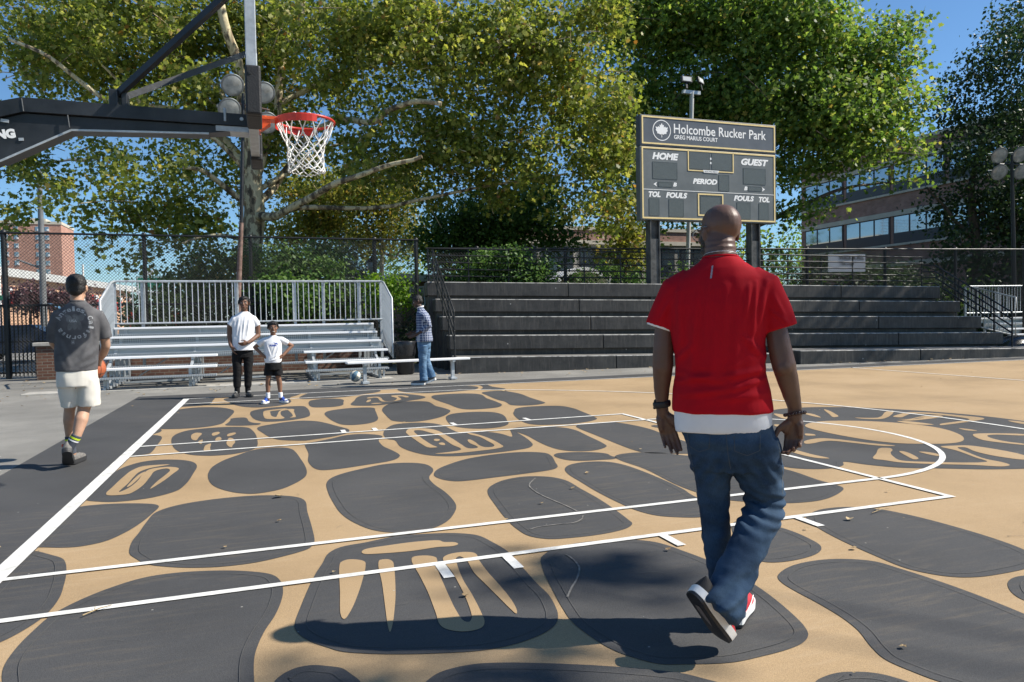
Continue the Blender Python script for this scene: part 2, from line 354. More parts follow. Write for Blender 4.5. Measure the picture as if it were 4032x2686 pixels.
DARK_SHAPES = """-0.079,7.68 0.134,7.641 0.372,7.637 0.411,7.04 0.403,6.596 0.315,6.378 0.167,6.328 -0.009,6.319 -0.074,6.229
0.577,7.246 0.628,7.418 0.781,7.507 1.142,7.6 1.591,7.689 1.853,7.769 1.885,7.628 1.803,7.283 1.691,7.022 1.653,6.734 1.666,6.249 1.589,5.911 1.415,5.695 1.16,5.631 0.968,5.806 0.817,6.138 0.673,6.755
1.823,6.904 1.949,7.404 2.143,7.824 2.629,7.92 3.118,7.91 3.284,7.678 3.298,7.313 3.164,7.067 2.905,6.87 2.649,6.606 2.346,6.494 2.061,6.514 1.893,6.561 1.82,6.675
1.935,6.036 1.991,6.288 2.198,6.439 2.416,6.32 2.491,6.132 2.454,5.69 2.385,5.271 2.23,5.143 1.979,5.215 1.925,5.39 1.917,5.751
2.532,5.345 2.645,5.863 2.802,6.522 2.998,6.768 3.276,6.78 3.5,6.723 3.702,6.392 3.82,6.069 3.823,5.789 3.689,5.581 3.485,5.422 3.316,5.267 3.116,5.138 2.951,5.034 2.741,5.046 2.56,5.179
2.868,4.315 2.936,4.677 3.038,4.988 3.173,5.238 3.382,5.326 3.598,5.278 3.711,5.149 3.721,4.815 3.706,4.511 3.762,4.187 3.771,3.869 3.654,3.541 3.474,3.242 3.253,3.034 3.07,2.968 2.916,3.044 2.832,3.2 2.824,3.43 2.838,3.807
2.058,4.358 2.11,4.597 2.194,4.72 2.46,4.868 2.713,4.83 2.8,4.714 2.775,4.363 2.719,3.769 2.688,3.499 2.611,3.222 2.481,3.074 2.315,3.032 2.195,3.116 2.117,3.425 2.068,3.905
3.635,7.438 3.74,7.768 3.948,8.016 4.317,7.946 4.933,7.584 5.12,7.307 5.117,7.027 4.942,6.687 4.654,6.541 4.31,6.455 3.995,6.461 3.794,6.625 3.662,6.927 3.616,7.206
4.781,7.887 5.023,7.919 5.405,7.825 5.411,7.055 5.49,6.502 5.325,6.411 5.052,6.605 5.175,6.934 5.255,7.29 5.238,7.531 4.982,7.768
3.931,5.821 4.028,6.048 4.231,6.129 4.538,6.106 4.734,5.962 4.793,5.734 4.713,5.167 4.702,4.616 4.652,4.169 4.504,3.913 4.321,3.837 4.122,3.829 4.012,3.897 3.953,4.064 3.937,4.574 3.901,5.115 3.898,5.54
4.905,6.084 5.048,6.211 5.224,6.252 5.363,6.173 5.379,6.041 5.436,5.594 5.379,4.88 5.355,4.309 5.336,4.124 5.248,4.005 5.055,3.914 4.854,3.958 4.771,4.065 4.767,4.133 4.823,4.55 4.806,4.762 4.808,5.042 4.845,5.547
3.516,3.082 3.59,3.326 3.72,3.507 3.924,3.577 4.105,3.546 4.258,3.426 4.312,3.204 4.274,2.884 4.191,2.564 4.111,2.266 4.012,2.116 3.875,2.03 3.71,2.02 3.574,2.102 3.484,2.244 3.438,2.399 3.452,2.676
4.476,3.136 4.581,3.398 4.699,3.652 4.903,3.765 5.191,3.737 5.382,3.616 5.44,3.334 5.392,2.842 5.325,2.366 5.274,2.171 5.167,2.057 4.988,1.962 4.762,1.911 4.532,1.955 4.408,2.016 4.337,2.143 4.325,2.329 4.371,2.688
4.012,1.83 4.065,1.902 4.185,1.942 4.359,1.89 4.51,1.783 4.609,1.649 4.646,1.427 4.605,1.032 4.568,0.673 4.531,0.441 4.505,0.358 4.433,0.276 4.299,0.203 4.179,0.205 4.083,0.259 4.01,0.368 3.975,0.558 3.977,0.901 4.005,1.32 3.988,1.654
4.767,1.69 4.838,1.79 4.989,1.855 5.195,1.859 5.346,1.749 5.42,1.503 5.444,1.101 5.376,0.663 5.352,0.251 5.283,-0.052 5.209,-0.24 5.082,-0.331 4.993,-0.31 4.838,-0.226 4.714,-0.161 4.666,-0.075 4.648,0.085 4.656,0.335 4.681,0.724 4.709,1.155 4.732,1.511
3.837,0.118 3.905,0.212 4.023,0.213 4.161,0.166 4.281,0.081 4.326,-0.003 4.314,-0.121 4.325,-0.206 4.268,-0.258 4.159,-0.247 3.985,-0.218 3.896,-0.166 3.843,-0.065
5.579,1.344 5.645,1.379 5.747,1.275 5.763,1.136 5.655,1.124 5.577,1.194
4.325,-0.168 4.417,-0.081 4.612,-0.065 4.808,-0.173 4.928,-0.359 5.188,-0.726 5.359,-1.227 5.321,-1.65 5.311,-1.905 5.192,-2.014 4.906,-2.139 4.685,-2.129 4.497,-2.035 4.301,-1.856 4.243,-1.439 4.313,-0.744 4.296,-0.344
3.696,-0.468 3.801,-0.33 3.966,-0.274 4.143,-0.331 4.223,-0.483 4.25,-0.856 4.215,-1.483 4.172,-1.676 4.162,-1.961 4.136,-2.105 4.011,-2.178 3.89,-2.179 3.797,-2.14 3.672,-2.043 3.61,-1.881 3.595,-1.681 3.594,-1.305 3.616,-0.973 3.64,-0.665
2.605,-0.226 2.674,-0.046 2.835,0.144 3.064,0.323 3.411,0.426 3.65,0.407 3.804,0.29 3.814,0.152 3.726,-0.181 3.663,-0.38 3.584,-0.453 3.317,-0.508 3.026,-0.544 2.816,-0.566 2.714,-0.552 2.633,-0.454 2.597,-0.322
2.865,-0.923 2.929,-0.808 3.082,-0.664 3.279,-0.611 3.454,-0.701 3.527,-0.86 3.521,-1.18 3.515,-1.468 3.491,-1.765 3.452,-2.062 3.435,-2.14 3.36,-2.213 3.184,-2.263 2.977,-2.262 2.837,-2.231 2.753,-2.136 2.731,-1.969 2.741,-1.723 2.784,-1.349 2.824,-1.067
1.732,-0.194 1.777,-0.025 1.878,0.118 2.101,0.284 2.3,0.385 2.5,0.358 2.622,0.24 2.65,0.037 2.627,-0.097 2.541,-0.33 2.526,-0.573 2.546,-0.867 2.542,-1.124 2.519,-1.305 2.457,-1.479 2.367,-1.646 2.237,-1.762 2.095,-1.775 2.001,-1.747 1.899,-1.647 1.807,-1.43 1.751,-1.18 1.727,-0.848 1.718,-0.48
1.661,1.73 1.67,1.853 1.773,1.924 1.969,2.08 2.126,2.234 2.276,2.264 2.413,2.185 2.514,2.002 2.435,1.733 2.419,1.501 2.424,1.301 2.469,1.039 2.493,0.826 2.488,0.731 2.435,0.592 2.339,0.501 2.132,0.422 1.895,0.344 1.747,0.343 1.693,0.414 1.644,0.772 1.669,1.23
1.167,3.276 1.201,3.441 1.336,3.581 1.553,3.731 1.717,3.756 1.88,3.631 1.995,3.4 2.105,3.054 2.208,2.73 2.212,2.579 2.162,2.389 1.98,2.204 1.784,2.104 1.686,2.056 1.552,2.12 1.418,2.233 1.328,2.436 1.234,2.856
2.553,2.165 2.599,2.392 2.686,2.65 2.805,2.847 2.978,2.895 3.155,2.84 3.285,2.675 3.336,2.425 3.352,2.062 3.381,1.856 3.454,1.821 3.551,1.837 3.684,1.759 3.781,1.574 3.828,1.321 3.982,1.808 3.963,1.369 3.906,0.937 3.852,0.73 3.753,0.596 3.579,0.533 3.351,0.49 3.105,0.469 2.924,0.499 2.765,0.616 2.645,0.871 2.581,1.223 2.591,1.67 2.54,1.745 2.534,2.006
0.005,5.947 0.198,6.112 0.452,6.052 0.652,5.849 0.777,5.546 0.823,5.272 0.808,4.82 0.764,4.306 0.72,3.928 0.606,3.758 0.461,3.684 0.262,3.687 0.099,3.735 0.012,3.808 -0.003,4.691
0.772,3.817 0.799,4.018 0.818,4.279 0.814,4.422 0.889,4.49 0.991,4.458 1.028,4.315 1.056,4.024 1.113,3.845 1.204,3.731 1.179,3.616 1.023,3.61 0.866,3.679 0.792,3.741
1.054,4.956 1.079,5.217 1.224,5.43 1.413,5.535 1.644,5.549 1.809,5.487 1.86,5.216 1.872,4.752 1.858,4.336 1.827,4.152 1.728,3.99 1.556,3.864 1.392,3.829 1.263,3.876 1.164,4.06 1.105,4.323 1.065,4.689
0.01,3.786 0.051,3.65 0.051,3.5 0.011,3.374 -0.038,3.188 -0.06,3.481
0.006,3.271 0.094,3.159 0.134,3.005 0.151,2.707 0.156,2.405 0.163,2.042 0.148,1.919 0.076,1.876 -0.001,1.877 -0.036,1.853 -0.033,2.611
0.259,2.783 0.244,3.053 0.281,3.316 0.377,3.507 0.568,3.592 0.768,3.597 0.954,3.522 1.059,3.391 1.114,3.134 1.158,2.752 1.181,2.283 1.185,1.981 1.162,1.767 1.082,1.618 0.955,1.523 0.797,1.511 0.674,1.567 0.581,1.644 0.469,1.822 0.378,2.077 0.306,2.422
0.801,0.497 0.796,0.728 0.811,0.924 0.891,1.216 0.999,1.428 1.155,1.689 1.324,1.747 1.451,1.688 1.516,1.575 1.551,1.375 1.583,0.97 1.605,0.609 1.606,0.327 1.59,0.166 1.565,0.069 1.495,-0.091 1.369,-0.272 1.195,-0.336 1.079,-0.269 0.957,-0.104 0.861,0.126
-0.001,-0.032 0.003,0.264 0,1.039 0.049,1.282 0.167,1.473 0.301,1.505 0.478,1.425 0.604,1.274 0.669,1.042 0.671,0.669 0.651,0.218 0.604,0.003 0.457,-0.151 0.302,-0.188 0.195,-0.177 0.102,-0.127
-0.005,-0.253 0.101,-0.226 0.26,-0.255 0.428,-0.327 0.509,-0.386 0.546,-0.464 0.533,-0.642 0.492,-0.898 0.433,-1.102 0.348,-1.258 0.232,-1.309 0.147,-1.296 0.037,-1.245 -0.019,-1.215 -0.012,-0.805
0.525,-1.508 0.51,-1.308 0.519,-1.137 0.526,-0.872 0.551,-0.628 0.657,-0.488 0.863,-0.403 1.139,-0.392 1.332,-0.454 1.478,-0.565 1.534,-0.691 1.538,-1.046 1.545,-1.455 1.542,-1.735 1.529,-1.811 1.498,-1.877 1.383,-1.949 1.216,-2.009 1.056,-2.011 0.896,-1.967 0.772,-1.901 0.659,-1.81 0.585,-1.681 0.543,-1.591
-0.021,-1.299 0.124,-1.435 0.192,-1.521 0.232,-1.622 0.282,-1.828 0.313,-2.01 0.337,-2.196 0.334,-2.393 0.301,-2.525 0.234,-2.654 0.145,-2.718 0.035,-2.63 0.001,-2.281 -0.01,-1.88
0.327,-2.929 0.317,-2.843 0.317,-2.71 0.329,-2.587 0.361,-2.404 0.437,-2.256 0.547,-2.127 0.676,-2.037 0.824,-2.021 1.02,-2.065 1.179,-2.139 1.297,-2.238 1.338,-2.351 1.348,-2.492 1.336,-2.635 1.306,-2.797 1.266,-2.938 1.242,-3.056 1.228,-3.169 1.227,-3.304 1.232,-3.429 1.231,-3.541 1.036,-3.53 0.682,-3.394 0.436,-3.236 0.358,-3.043
1.391,-2.884 1.417,-2.746 1.464,-2.517 1.515,-2.301 1.557,-2.161 1.604,-1.996 1.679,-1.914 1.82,-1.882 2.016,-1.83 2.206,-1.857 2.362,-1.911 2.467,-2 2.514,-2.169 2.541,-2.35 2.532,-2.61 2.52,-2.85 2.518,-3.024 2.496,-3.155 2.473,-3.24 2.431,-3.32 2.359,-3.383 2.252,-3.428 2.145,-3.446 2.048,-3.442 1.898,-3.404 1.751,-3.355 1.635,-3.303 1.549,-3.251 1.501,-3.195 1.444,-3.12 1.404,-3.041 1.385,-2.959
2.67,-2.532 2.71,-2.478 2.822,-2.39 3.031,-2.366 3.26,-2.419 3.368,-2.506 3.414,-2.603 3.437,-2.708 3.469,-2.858 3.484,-3.072 3.482,-3.237 3.456,-3.419 3.414,-3.594 3.374,-3.717 3.332,-3.789 3.272,-3.835 3.188,-3.861 3.043,-3.875 2.901,-3.874 2.73,-3.821 2.655,-3.791 2.594,-3.721 2.543,-3.624 2.511,-3.475 2.5,-3.339 2.522,-3.166 2.561,-2.956 2.605,-2.742
4.044,-2.35 4.145,-2.404 4.209,-2.531 4.228,-2.663 4.216,-2.808 4.191,-2.908 4.143,-2.972 4.07,-3.02 3.946,-3.053 3.81,-3.056 3.74,-3.031 3.715,-2.986 3.743,-2.828 3.854,-2.593
4.48,-2.475 4.593,-2.383 4.718,-2.331 4.875,-2.332 4.988,-2.38 5.083,-2.486 5.143,-2.676 5.168,-2.932 5.163,-3.184 5.124,-3.381 5.056,-3.506 4.954,-3.568 4.834,-3.587 4.677,-3.591 4.532,-3.58 4.428,-3.538 4.36,-3.463 4.319,-3.361 4.328,-3.153 4.358,-2.899 4.413,-2.653
3.648,-3.223 3.718,-3.167 3.84,-3.116 4.004,-3.104 4.146,-3.142 4.253,-3.226 4.283,-3.347 4.312,-3.548 4.321,-3.744 4.311,-3.958 4.29,-4.11 3.878,-4.411 3.643,-4.466 3.496,-4.263 3.464,-4.169 3.447,-4.059 3.48,-3.96 3.544,-3.833 3.578,-3.712 3.596,-3.554 3.602,-3.394 3.616,-3.291
4.571,-3.697 4.658,-3.653 4.748,-3.648 4.854,-3.698 4.684,-3.848 4.473,-3.922 4.454,-3.857 4.482,-3.788
3.083,-4.104 3.14,-4.081 3.228,-4.078 3.329,-4.123 3.374,-4.183 3.389,-4.236 3.229,-4.286 3.034,-4.211
1.803,-3.611 1.875,-3.554 1.988,-3.539 2.077,-3.556 2.271,-3.636 2.482,-3.744 2.63,-3.834 2.692,-3.88 2.74,-3.938 2.777,-4 2.629,-4.077 1.713,-3.726
1.299,-3.416 1.322,-3.366 1.374,-3.328 1.432,-3.326 1.488,-3.355 1.536,-3.39 1.564,-3.447 1.59,-3.519 1.587,-3.589 1.411,-3.555
6.992,1.105 7.48,1.636 7.828,1.894 8.268,1.903 8.676,1.743 8.985,1.487 9.342,0.956 9.551,0.37 9.584,-0.21 9.448,-0.928 8.883,-1.661 8.071,-1.974 7.443,-2.037 7.092,-1.982 6.801,-1.879 6.525,-1.718 6.243,-1.554 6.099,-1.359 6.021,-1.188 5.905,-1.296 5.761,-1.352 5.608,-1.336 5.467,-1.244 5.422,-1.128 5.538,-0.819 6.146,0.038"""
TAN_SHAPES = """2.889,6.166 2.962,6.278 3.081,6.289 3.115,6.117 3.093,5.691 3.118,5.496 3.214,5.485 3.317,5.712 3.352,5.912 3.318,6.19 3.342,6.334 3.451,6.353 3.561,6.212 3.563,5.947 3.522,5.924 3.475,6.15 3.425,6.162 3.405,5.883 3.389,5.672 3.305,5.52 3.18,5.449 3.059,5.473 3.04,5.719 3.057,6.074 3.02,6.169 2.906,6.082
2.801,5.503 2.86,5.817 2.911,5.904 2.898,5.726 2.842,5.549
2.835,5.249 2.917,5.348 3.012,5.258 2.924,5.214
2.817,2.178 2.798,1.946 2.803,1.62 2.813,1.259 2.844,1.023 2.918,1.015 2.902,1.161 2.892,1.456 2.894,1.933 2.905,2.136 2.934,2.229 2.993,2.215 3.057,1.992 3.106,1.764 3.099,1.328 3.099,1.068 3.121,0.841 3.089,0.752 2.972,0.705 2.819,0.676 2.984,0.615 3.252,0.64 3.444,0.681 3.54,0.753 3.563,0.907 3.569,1.196 3.551,1.454 3.508,1.685 3.453,1.8 3.447,1.648 3.495,1.468 3.499,1.157 3.483,0.861 3.433,0.792 3.373,0.804 3.346,0.897 3.361,1.174 3.348,1.331 3.324,1.312 3.291,1.092 3.306,0.916 3.29,0.815 3.233,0.789 3.192,0.835 3.188,1.055 3.193,1.435 3.187,1.726 3.182,2.001 3.133,2.242 3.007,2.386 2.917,2.407
2.986,1.472 3.022,1.529 3.052,1.49 3.039,1.416 2.997,1.376
2.987,1.234 3.029,1.273 3.043,1.196 3.017,1.107 2.991,1.13
1.233,4.759 1.256,5.104 1.347,5.192 1.578,5.269 1.444,5.085 1.34,5.027 1.331,4.814 1.353,4.392 1.398,4.291 1.424,4.557 1.467,5.016 1.532,5.176 1.653,5.148 1.656,4.808 1.661,4.285 1.65,4.144 1.581,4.131 1.619,4.257 1.622,4.508 1.588,4.954 1.572,5.052 1.497,4.979 1.468,4.691 1.479,4.378 1.508,4.12 1.461,4.049 1.351,4.086 1.274,4.163 1.242,4.448
0.456,2.851 0.444,3.096 0.48,3.22 0.542,3.154 0.539,2.845 0.527,2.604 0.492,2.659
0.562,2.513 0.593,2.624 0.602,2.556 0.604,2.312 0.576,2.385
0.67,2.952 0.677,3.125 0.722,3.176 0.749,3.09 0.735,2.956 0.694,2.865
0.732,2.558 0.74,2.716 0.761,2.752 0.787,2.661 0.789,2.499 0.746,2.47
0.84,2.836 0.858,2.967 0.913,3.026 0.934,2.965 0.902,2.806 0.858,2.746
0.865,2.219 0.864,2.433 0.878,2.618 0.897,2.609 0.942,2.396 0.949,2.239 0.933,2.07 0.929,1.942 0.901,2
0.657,2.002 0.66,2.198 0.7,2.297 0.714,2.031 0.721,1.8 0.674,1.832
0.099,0.138 0.102,0.338 0.113,0.743 0.138,1.051 0.205,1.212 0.428,1.191 0.287,1.098 0.216,0.957 0.199,0.739 0.198,0.447 0.187,0.139 0.23,0.252 0.258,0.515 0.257,0.853 0.294,1.041 0.421,1.076 0.523,0.969 0.502,0.708 0.462,0.426 0.403,0.159 0.417,0.445 0.445,0.665 0.46,0.907 0.417,1.001 0.346,0.943 0.333,0.666 0.329,0.359 0.303,0.145 0.265,0.039 0.178,0.033 0.124,0.062
0.215,0.306 0.214,0.567 0.232,0.849 0.257,0.925 0.253,0.749 0.245,0.521 0.231,0.353
1.776,-2.066 1.802,-2.017 1.941,-1.997 2.082,-1.991 2.228,-2.018 2.247,-2.059 2.306,-2.089 2.316,-2.129 2.28,-2.152 2.191,-2.137 2.051,-2.149 1.876,-2.127 1.791,-2.102
1.641,-2.222 1.653,-2.186 1.689,-2.16 1.738,-2.18 1.771,-2.226 1.767,-2.3 1.739,-2.441 1.69,-2.651 1.628,-2.868 1.592,-2.949 1.582,-2.924 1.605,-2.617
1.838,-2.275 1.855,-2.233 1.893,-2.237 1.912,-2.278 1.904,-2.382 1.854,-2.717 1.818,-2.906 1.773,-3.104 1.756,-3.152 1.757,-3.097 1.778,-2.89 1.81,-2.588
2.016,-2.279 2.04,-2.247 2.108,-2.26 2.143,-2.303 2.14,-2.357 2.106,-2.54 2.092,-2.701 2.077,-2.89 2.068,-3.043 2.072,-3.162 2.089,-3.177 2.108,-3.149 2.121,-3.101 2.146,-2.917 2.163,-2.707 2.172,-2.542 2.169,-2.383 2.184,-2.32 2.229,-2.281 2.303,-2.276 2.351,-2.302 2.364,-2.336 2.351,-2.43 2.341,-2.635 2.341,-2.846 2.334,-3.032 2.318,-3.142 2.305,-3.17 2.298,-3.115 2.29,-2.954 2.281,-2.777 2.273,-2.607 2.287,-2.403 2.268,-2.34 2.245,-2.359 2.228,-2.434 2.196,-2.673 2.184,-2.891 2.164,-3.117 2.151,-3.201 2.124,-3.25 2.078,-3.265 2.027,-3.253 1.983,-3.211 1.967,-3.163 1.978,-3.025 1.997,-2.774 2.005,-2.548
7.127,0.552 7.31,0.697 7.586,0.758 7.935,0.614 8.171,0.367 8.304,0.046 8.29,-0.24 8.145,-0.538 7.962,-0.753 7.746,-0.897 7.549,-0.919 7.354,-0.848 7.152,-0.719 7.043,-0.496 7.003,-0.183 7.01,0.13 7.047,0.367
8.371,1.612 8.34,1.5 8.181,1.217 8.022,0.991 7.932,0.971 8.086,1.208
8.125,0.831 8.232,0.745 8.365,0.709 8.9,1.086 9.03,1.105 8.373,0.62 8.235,0.617 8.127,0.723
8.578,0.677 8.835,0.825 9.097,0.901 9.275,0.739 9.369,0.44 9.414,0.18 9.335,0.085 9.112,0.026 8.697,-0.037 8.489,-0.045 8.573,0.025 8.827,0.07 9.152,0.126 9.218,0.247 9.188,0.588 9.023,0.786 8.799,0.697 8.613,0.606
8.461,0.513 8.57,0.459 8.885,0.554 9.158,0.547 9.11,0.44 8.936,0.389 8.692,0.356 8.49,0.356 8.404,0.399 8.617,0.425 8.84,0.47 8.77,0.484 8.527,0.419
8.321,0.391 8.426,0.329 8.455,0.008 8.3,0.113
8.472,-0.286 8.505,-0.387 8.476,-0.498 8.411,-0.425
8.253,-0.629 8.406,-0.648 8.695,-0.842 8.612,-0.901 8.426,-0.75 8.297,-0.749 8.178,-0.891 8.132,-1.08 8.157,-1.225 8.102,-1.264 8.032,-1.1 8.009,-0.953 8.046,-0.85
6.331,-1.207 6.542,-1.027 6.801,-0.834 6.863,-0.876 6.81,-0.956 6.697,-1.04 6.573,-1.182 6.484,-1.356 6.624,-1.481 7.069,-1.683 7.159,-1.505 7.302,-1.202 7.347,-1.007 7.492,-1.023 7.617,-1.069 7.664,-1.217 7.619,-1.607 7.427,-1.743 7.366,-1.545 7.408,-1.31 7.505,-1.131 7.448,-1.104 7.296,-1.345 7.175,-1.592 7.167,-1.742 7.12,-1.844 7.004,-1.863 6.862,-1.737 6.587,-1.564 6.404,-1.407 6.364,-1.275
6.823,-1.022 6.845,-1.05 6.761,-1.241 6.668,-1.361 6.62,-1.365 6.694,-1.21
6.952,-1.117 7.003,-1.152 7.008,-1.27 6.931,-1.335 6.92,-1.258
6.333,-0.368 6.426,-0.239 6.692,-0.17 6.784,-0.266 6.901,-0.567 7.012,-0.805 6.899,-0.766 6.786,-0.547 6.667,-0.332 6.546,-0.331 6.415,-0.373
6.003,-0.444 6.016,-0.606 6,-0.836 6.013,-0.981 6.003,-1.031 5.926,-0.985 5.896,-0.816 5.946,-0.543
7.875,1.433 7.922,1.35 7.769,1.01 7.77,1.141
9.446,-0.121 9.504,-0.199 9.448,-0.362 9.348,-0.378
7.518,1.557 7.557,1.42 7.454,1.083 7.32,1.097 7.429,1.427
6.762,0.128 6.807,0.066 6.763,-0.015 6.684,0.023
6.909,0.8 6.963,0.726 6.875,0.584 6.817,0.658"""
CHALK = [[(3.332,-.711),(3.222,-.878),(3.181,-1.004),(3.173,-1.244),(3.218,-1.581),(3.232,-1.751)],[(2.796,-2.021),(2.859,-1.993),(2.991,-1.984),(3.097,-1.991),(3.173,-1.945),(3.225,-1.866)],[(2.816,-2.529),(2.821,-2.593),(2.811,-2.698),(2.78,-2.787),(2.71,-2.904),(2.646,-2.99),(2.586,-3.082)]]
# ---------------------------------------------------------------- ground and court
M['white_paint'] = mat('worn white line paint', (.60, .59, .55), .75, .1, 9, bump=.3, bscale=160, col2=(.86, .85, .80), detail=12)
def parse(txt): return [[tuple(map(float, p.split(','))) for p in l.split()] for l in txt.strip().split('\n')]
M['asphalt'] = court_paint("asphalt", (.215, .207, .188), (.29, .278, .25), (.33, .31, .28), .30)
M["court_dark"] = court_paint("dark court paint", (.066, .066, .067), (.078, .077, .077), (.15, .125, .095), .24)
M['court_tan'] = court_paint("tan court paint", (.385, .268, .148), (.425, .300, .172), (.47, .35, .22), .22)
M['soil'] = mat("park soil and grass", (.10, .085, .05), .95, .5, 1.2, bump=.6, bscale=20, col2=(.09, .12, .035))

def sheet(name, poly, z, m):
    me = fill_shape([poly], z, name)
    return tag(link_mesh(name, me, M[m]), kind="structure")
# one sheet to the horizon: asphalt round the court, parkland and streets beyond the fence laid over it
sheet("ground", [(-700, -400), (700, -400), (700, 900), (-700, 900)], -.012, 'asphalt')
sheet("park_ground", [(-4.3, 15.7), (5.6, 15.7), (22, 13.6), (60, 9), (75, 60), (20, 90), (-3, 48), (-4.6, 30)], -.008, 'soil')
sheet("court_border", [(-.95, -9.2), (29.9, -9.2), (30, 7.55), (19, 7.93), (6.5, 8.35), (-.95, 8.58)], -.0075, 'court_dark')
FAR = [(28.65, 6.75), (19, 7.07), (11, 7.36), (6, 7.56), (0, 7.62)]
def far_y(x):
    return float(np.interp(x, [0, 6, 11, 19, 28.65], [7.62, 7.56, 7.36, 7.07, 6.75]))
sheet("court_surface", [(0, -7.62), (28.65, -7.62)] + FAR, -.005, 'court_tan')
dark = [smooth_closed(p, 5) for p in parse(DARK_SHAPES)]
# keep the shapes inside the painted court
dark = [[(max(x, -.02), min(y, far_y(x))) for x, y in p] for p in dark]
tan_ = [smooth_closed(p, 4) for p in parse(TAN_SHAPES)]
tag(link_mesh("court_stone_pattern", fill_shape(dark, -.0025, "court_stone_pattern"), M['court_dark']), kind="structure")
tag(link_mesh("court_pattern_inlay", fill_shape(tan_, 0.0, "court_pattern_inlay"), M['court_tan']), kind="structure")
# the faint double edge left by the stencil, a hand's width inside the nearer shapes, and old chalk scuffs
def ribbon(b, pts, w, z, gaps=.0, closed=False):
    n = len(pts)
    for i in range(n if closed else n - 1):
        if random.random() < gaps: continue
        p, q = Vector(pts[i]), Vector(pts[(i + 1) % n]); d = q - p
        if d.length < 1e-4: continue
        nn = Vector((-d.y, d.x)).normalized() * w * random.uniform(.8, 1.1)
        b.add([(p.x + nn.x, p.y + nn.y, z), (p.x - nn.x, p.y - nn.y, z), (q.x - nn.x, q.y - nn.y, z), (q.x + nn.x, q.y + nn.y, z)], [(0, 1, 2, 3)])
M['scuff'] = mat("pale stencil line", (.125, .122, .115), .8, .3, 6, col2=(.080, .079, .077))
b = MB()
for pl in dark:
    cy = sum(p[1] for p in pl) / len(pl)
    if cy > .6: continue
    m_ = len(pl); ins = []
    ar = sum(pl[i][0] * pl[(i + 1) % m_][1] - pl[(i + 1) % m_][0] * pl[i][1] for i in range(m_))
    for i in range(m_):
        a, c = Vector(pl[i - 2]), Vector(pl[(i + 2) % m_]); t = c - a
        nn = Vector((-t.y, t.x)).normalized() * (.05 if ar > 0 else -.05); ins.append((pl[i][0] + nn.x, pl[i][1] + nn.y))
    ribbon(b, ins, .0017, .0008, .0, True)
b.build("court_stencil_lines", M['scuff']); tag(bpy.data.objects["court_stencil_lines"], kind="structure")
b = MB(); r_ = random.Random(5)
for _ in range(90):      # rubber scuffs and scratches left by shoes
    x, y = r_.uniform(-.8, 9), r_.uniform(-4.6, 6.5); a = r_.uniform(0, 6.28); l = r_.uniform(.03, .13); k = r_.uniform(-.5, .5)
    pts = [(x + l * t * math.cos(a + k * t), y + l * t * math.sin(a + k * t)) for t in (0, .25, .5, .75, 1)]
    ribbon(b, pts, r_.uniform(.0007, .0018), .0014 + .0001 * (_ % 8))
b.build("court_scuffs", mat("rubber scuff", (.05, .047, .042), .7, .3, 5, col2=(.17, .16, .145))); tag(bpy.data.objects["court_scuffs"], kind="structure")
b = MB()
for pts in CHALK: ribbon(b, [(v.x, v.y) for v in smooth_open([(x, y, 0) for x, y in pts], 6)], .005, .0012, .0)
b.build("court_chalk_marks", mat("old chalk", (.10, .10, .095), .9, .3, 14, col2=(.30, .28, .25))); tag(bpy.data.objects["court_chalk_marks"], kind="structure")
b = MB()
zl = .0025
def strip(x0, y0, x1, y1): b.add([(x0, y0, zl), (x1, y0, zl), (x1, y1, zl), (x0, y1, zl)], [(0, 1, 2, 3)])
def arc(cx, cy, r0, r1, a0, a1, n=64):
    vs = []
    for i in range(n + 1):
        a = a0 + (a1 - a0) * i / n
        vs += [(cx + r0 * math.cos(a), cy + r0 * math.sin(a), zl), (cx + r1 * math.cos(a), cy + r1 * math.sin(a), zl)]
    b.add(vs, [(2 * i, 2 * i + 1, 2 * i + 3, 2 * i + 2) for i in range(n)])
strip(-.10, -7.62, 0, 7.62)
for s in (1, -1):
    strip(0, s * 2.388, 5.741, s * 2.438)
    strip(0, s * 1.779, 5.741, s * 1.829)
    for hx in (2.11, 2.48, 3.45, 4.42):
        strip(hx, s * 2.438, hx + .055, s * (2.438 + .2))
    strip(0, s * 6.73, 4.62, s * 6.68)
strip(5.741, -2.438, 5.791, 2.438)
arc(5.766, 0, 1.779, 1.829, -math.pi / 2, math.pi / 2)
th = math.acos((4.62 - 1.70) / 7.33)
arc(1.70, 0, 7.305, 7.355, -th, th, 96)
strip(14.305, -7.62, 14.355, 7.24)
strip(0, -7.62, 28.65, -7.57)
for (xa, xb) in ((0, 6), (6, 11), (11, 19), (19, 28.65)):
    b.add([(xa, far_y(xa) - .05, zl), (xb, far_y(xb) - .05, zl), (xb, far_y(xb), zl), (xa, far_y(xa), zl)], [(0, 1, 2, 3)])
tag(b.build("court_lines", M['white_paint']), kind="structure")
# pale concrete strip under the metal stand
b = MB(); b.b2((-3.2, 9.98, -.05), (4.0, 10.5, .018), 0, .008)
tag(b.build("concrete_strip", M['concrete']), kind="structure")
b = MB(); b.lathe([(.0, .0), (.36, .0), (.38, .006), (.38, -.01)], 28, Matrix.Translation((-3.6, 8.9, -.008)))
o = b.build("drain_cover", M['rust']); tag(o, "round rusty drain cover set flush in the grey asphalt at the left", "drain cover")
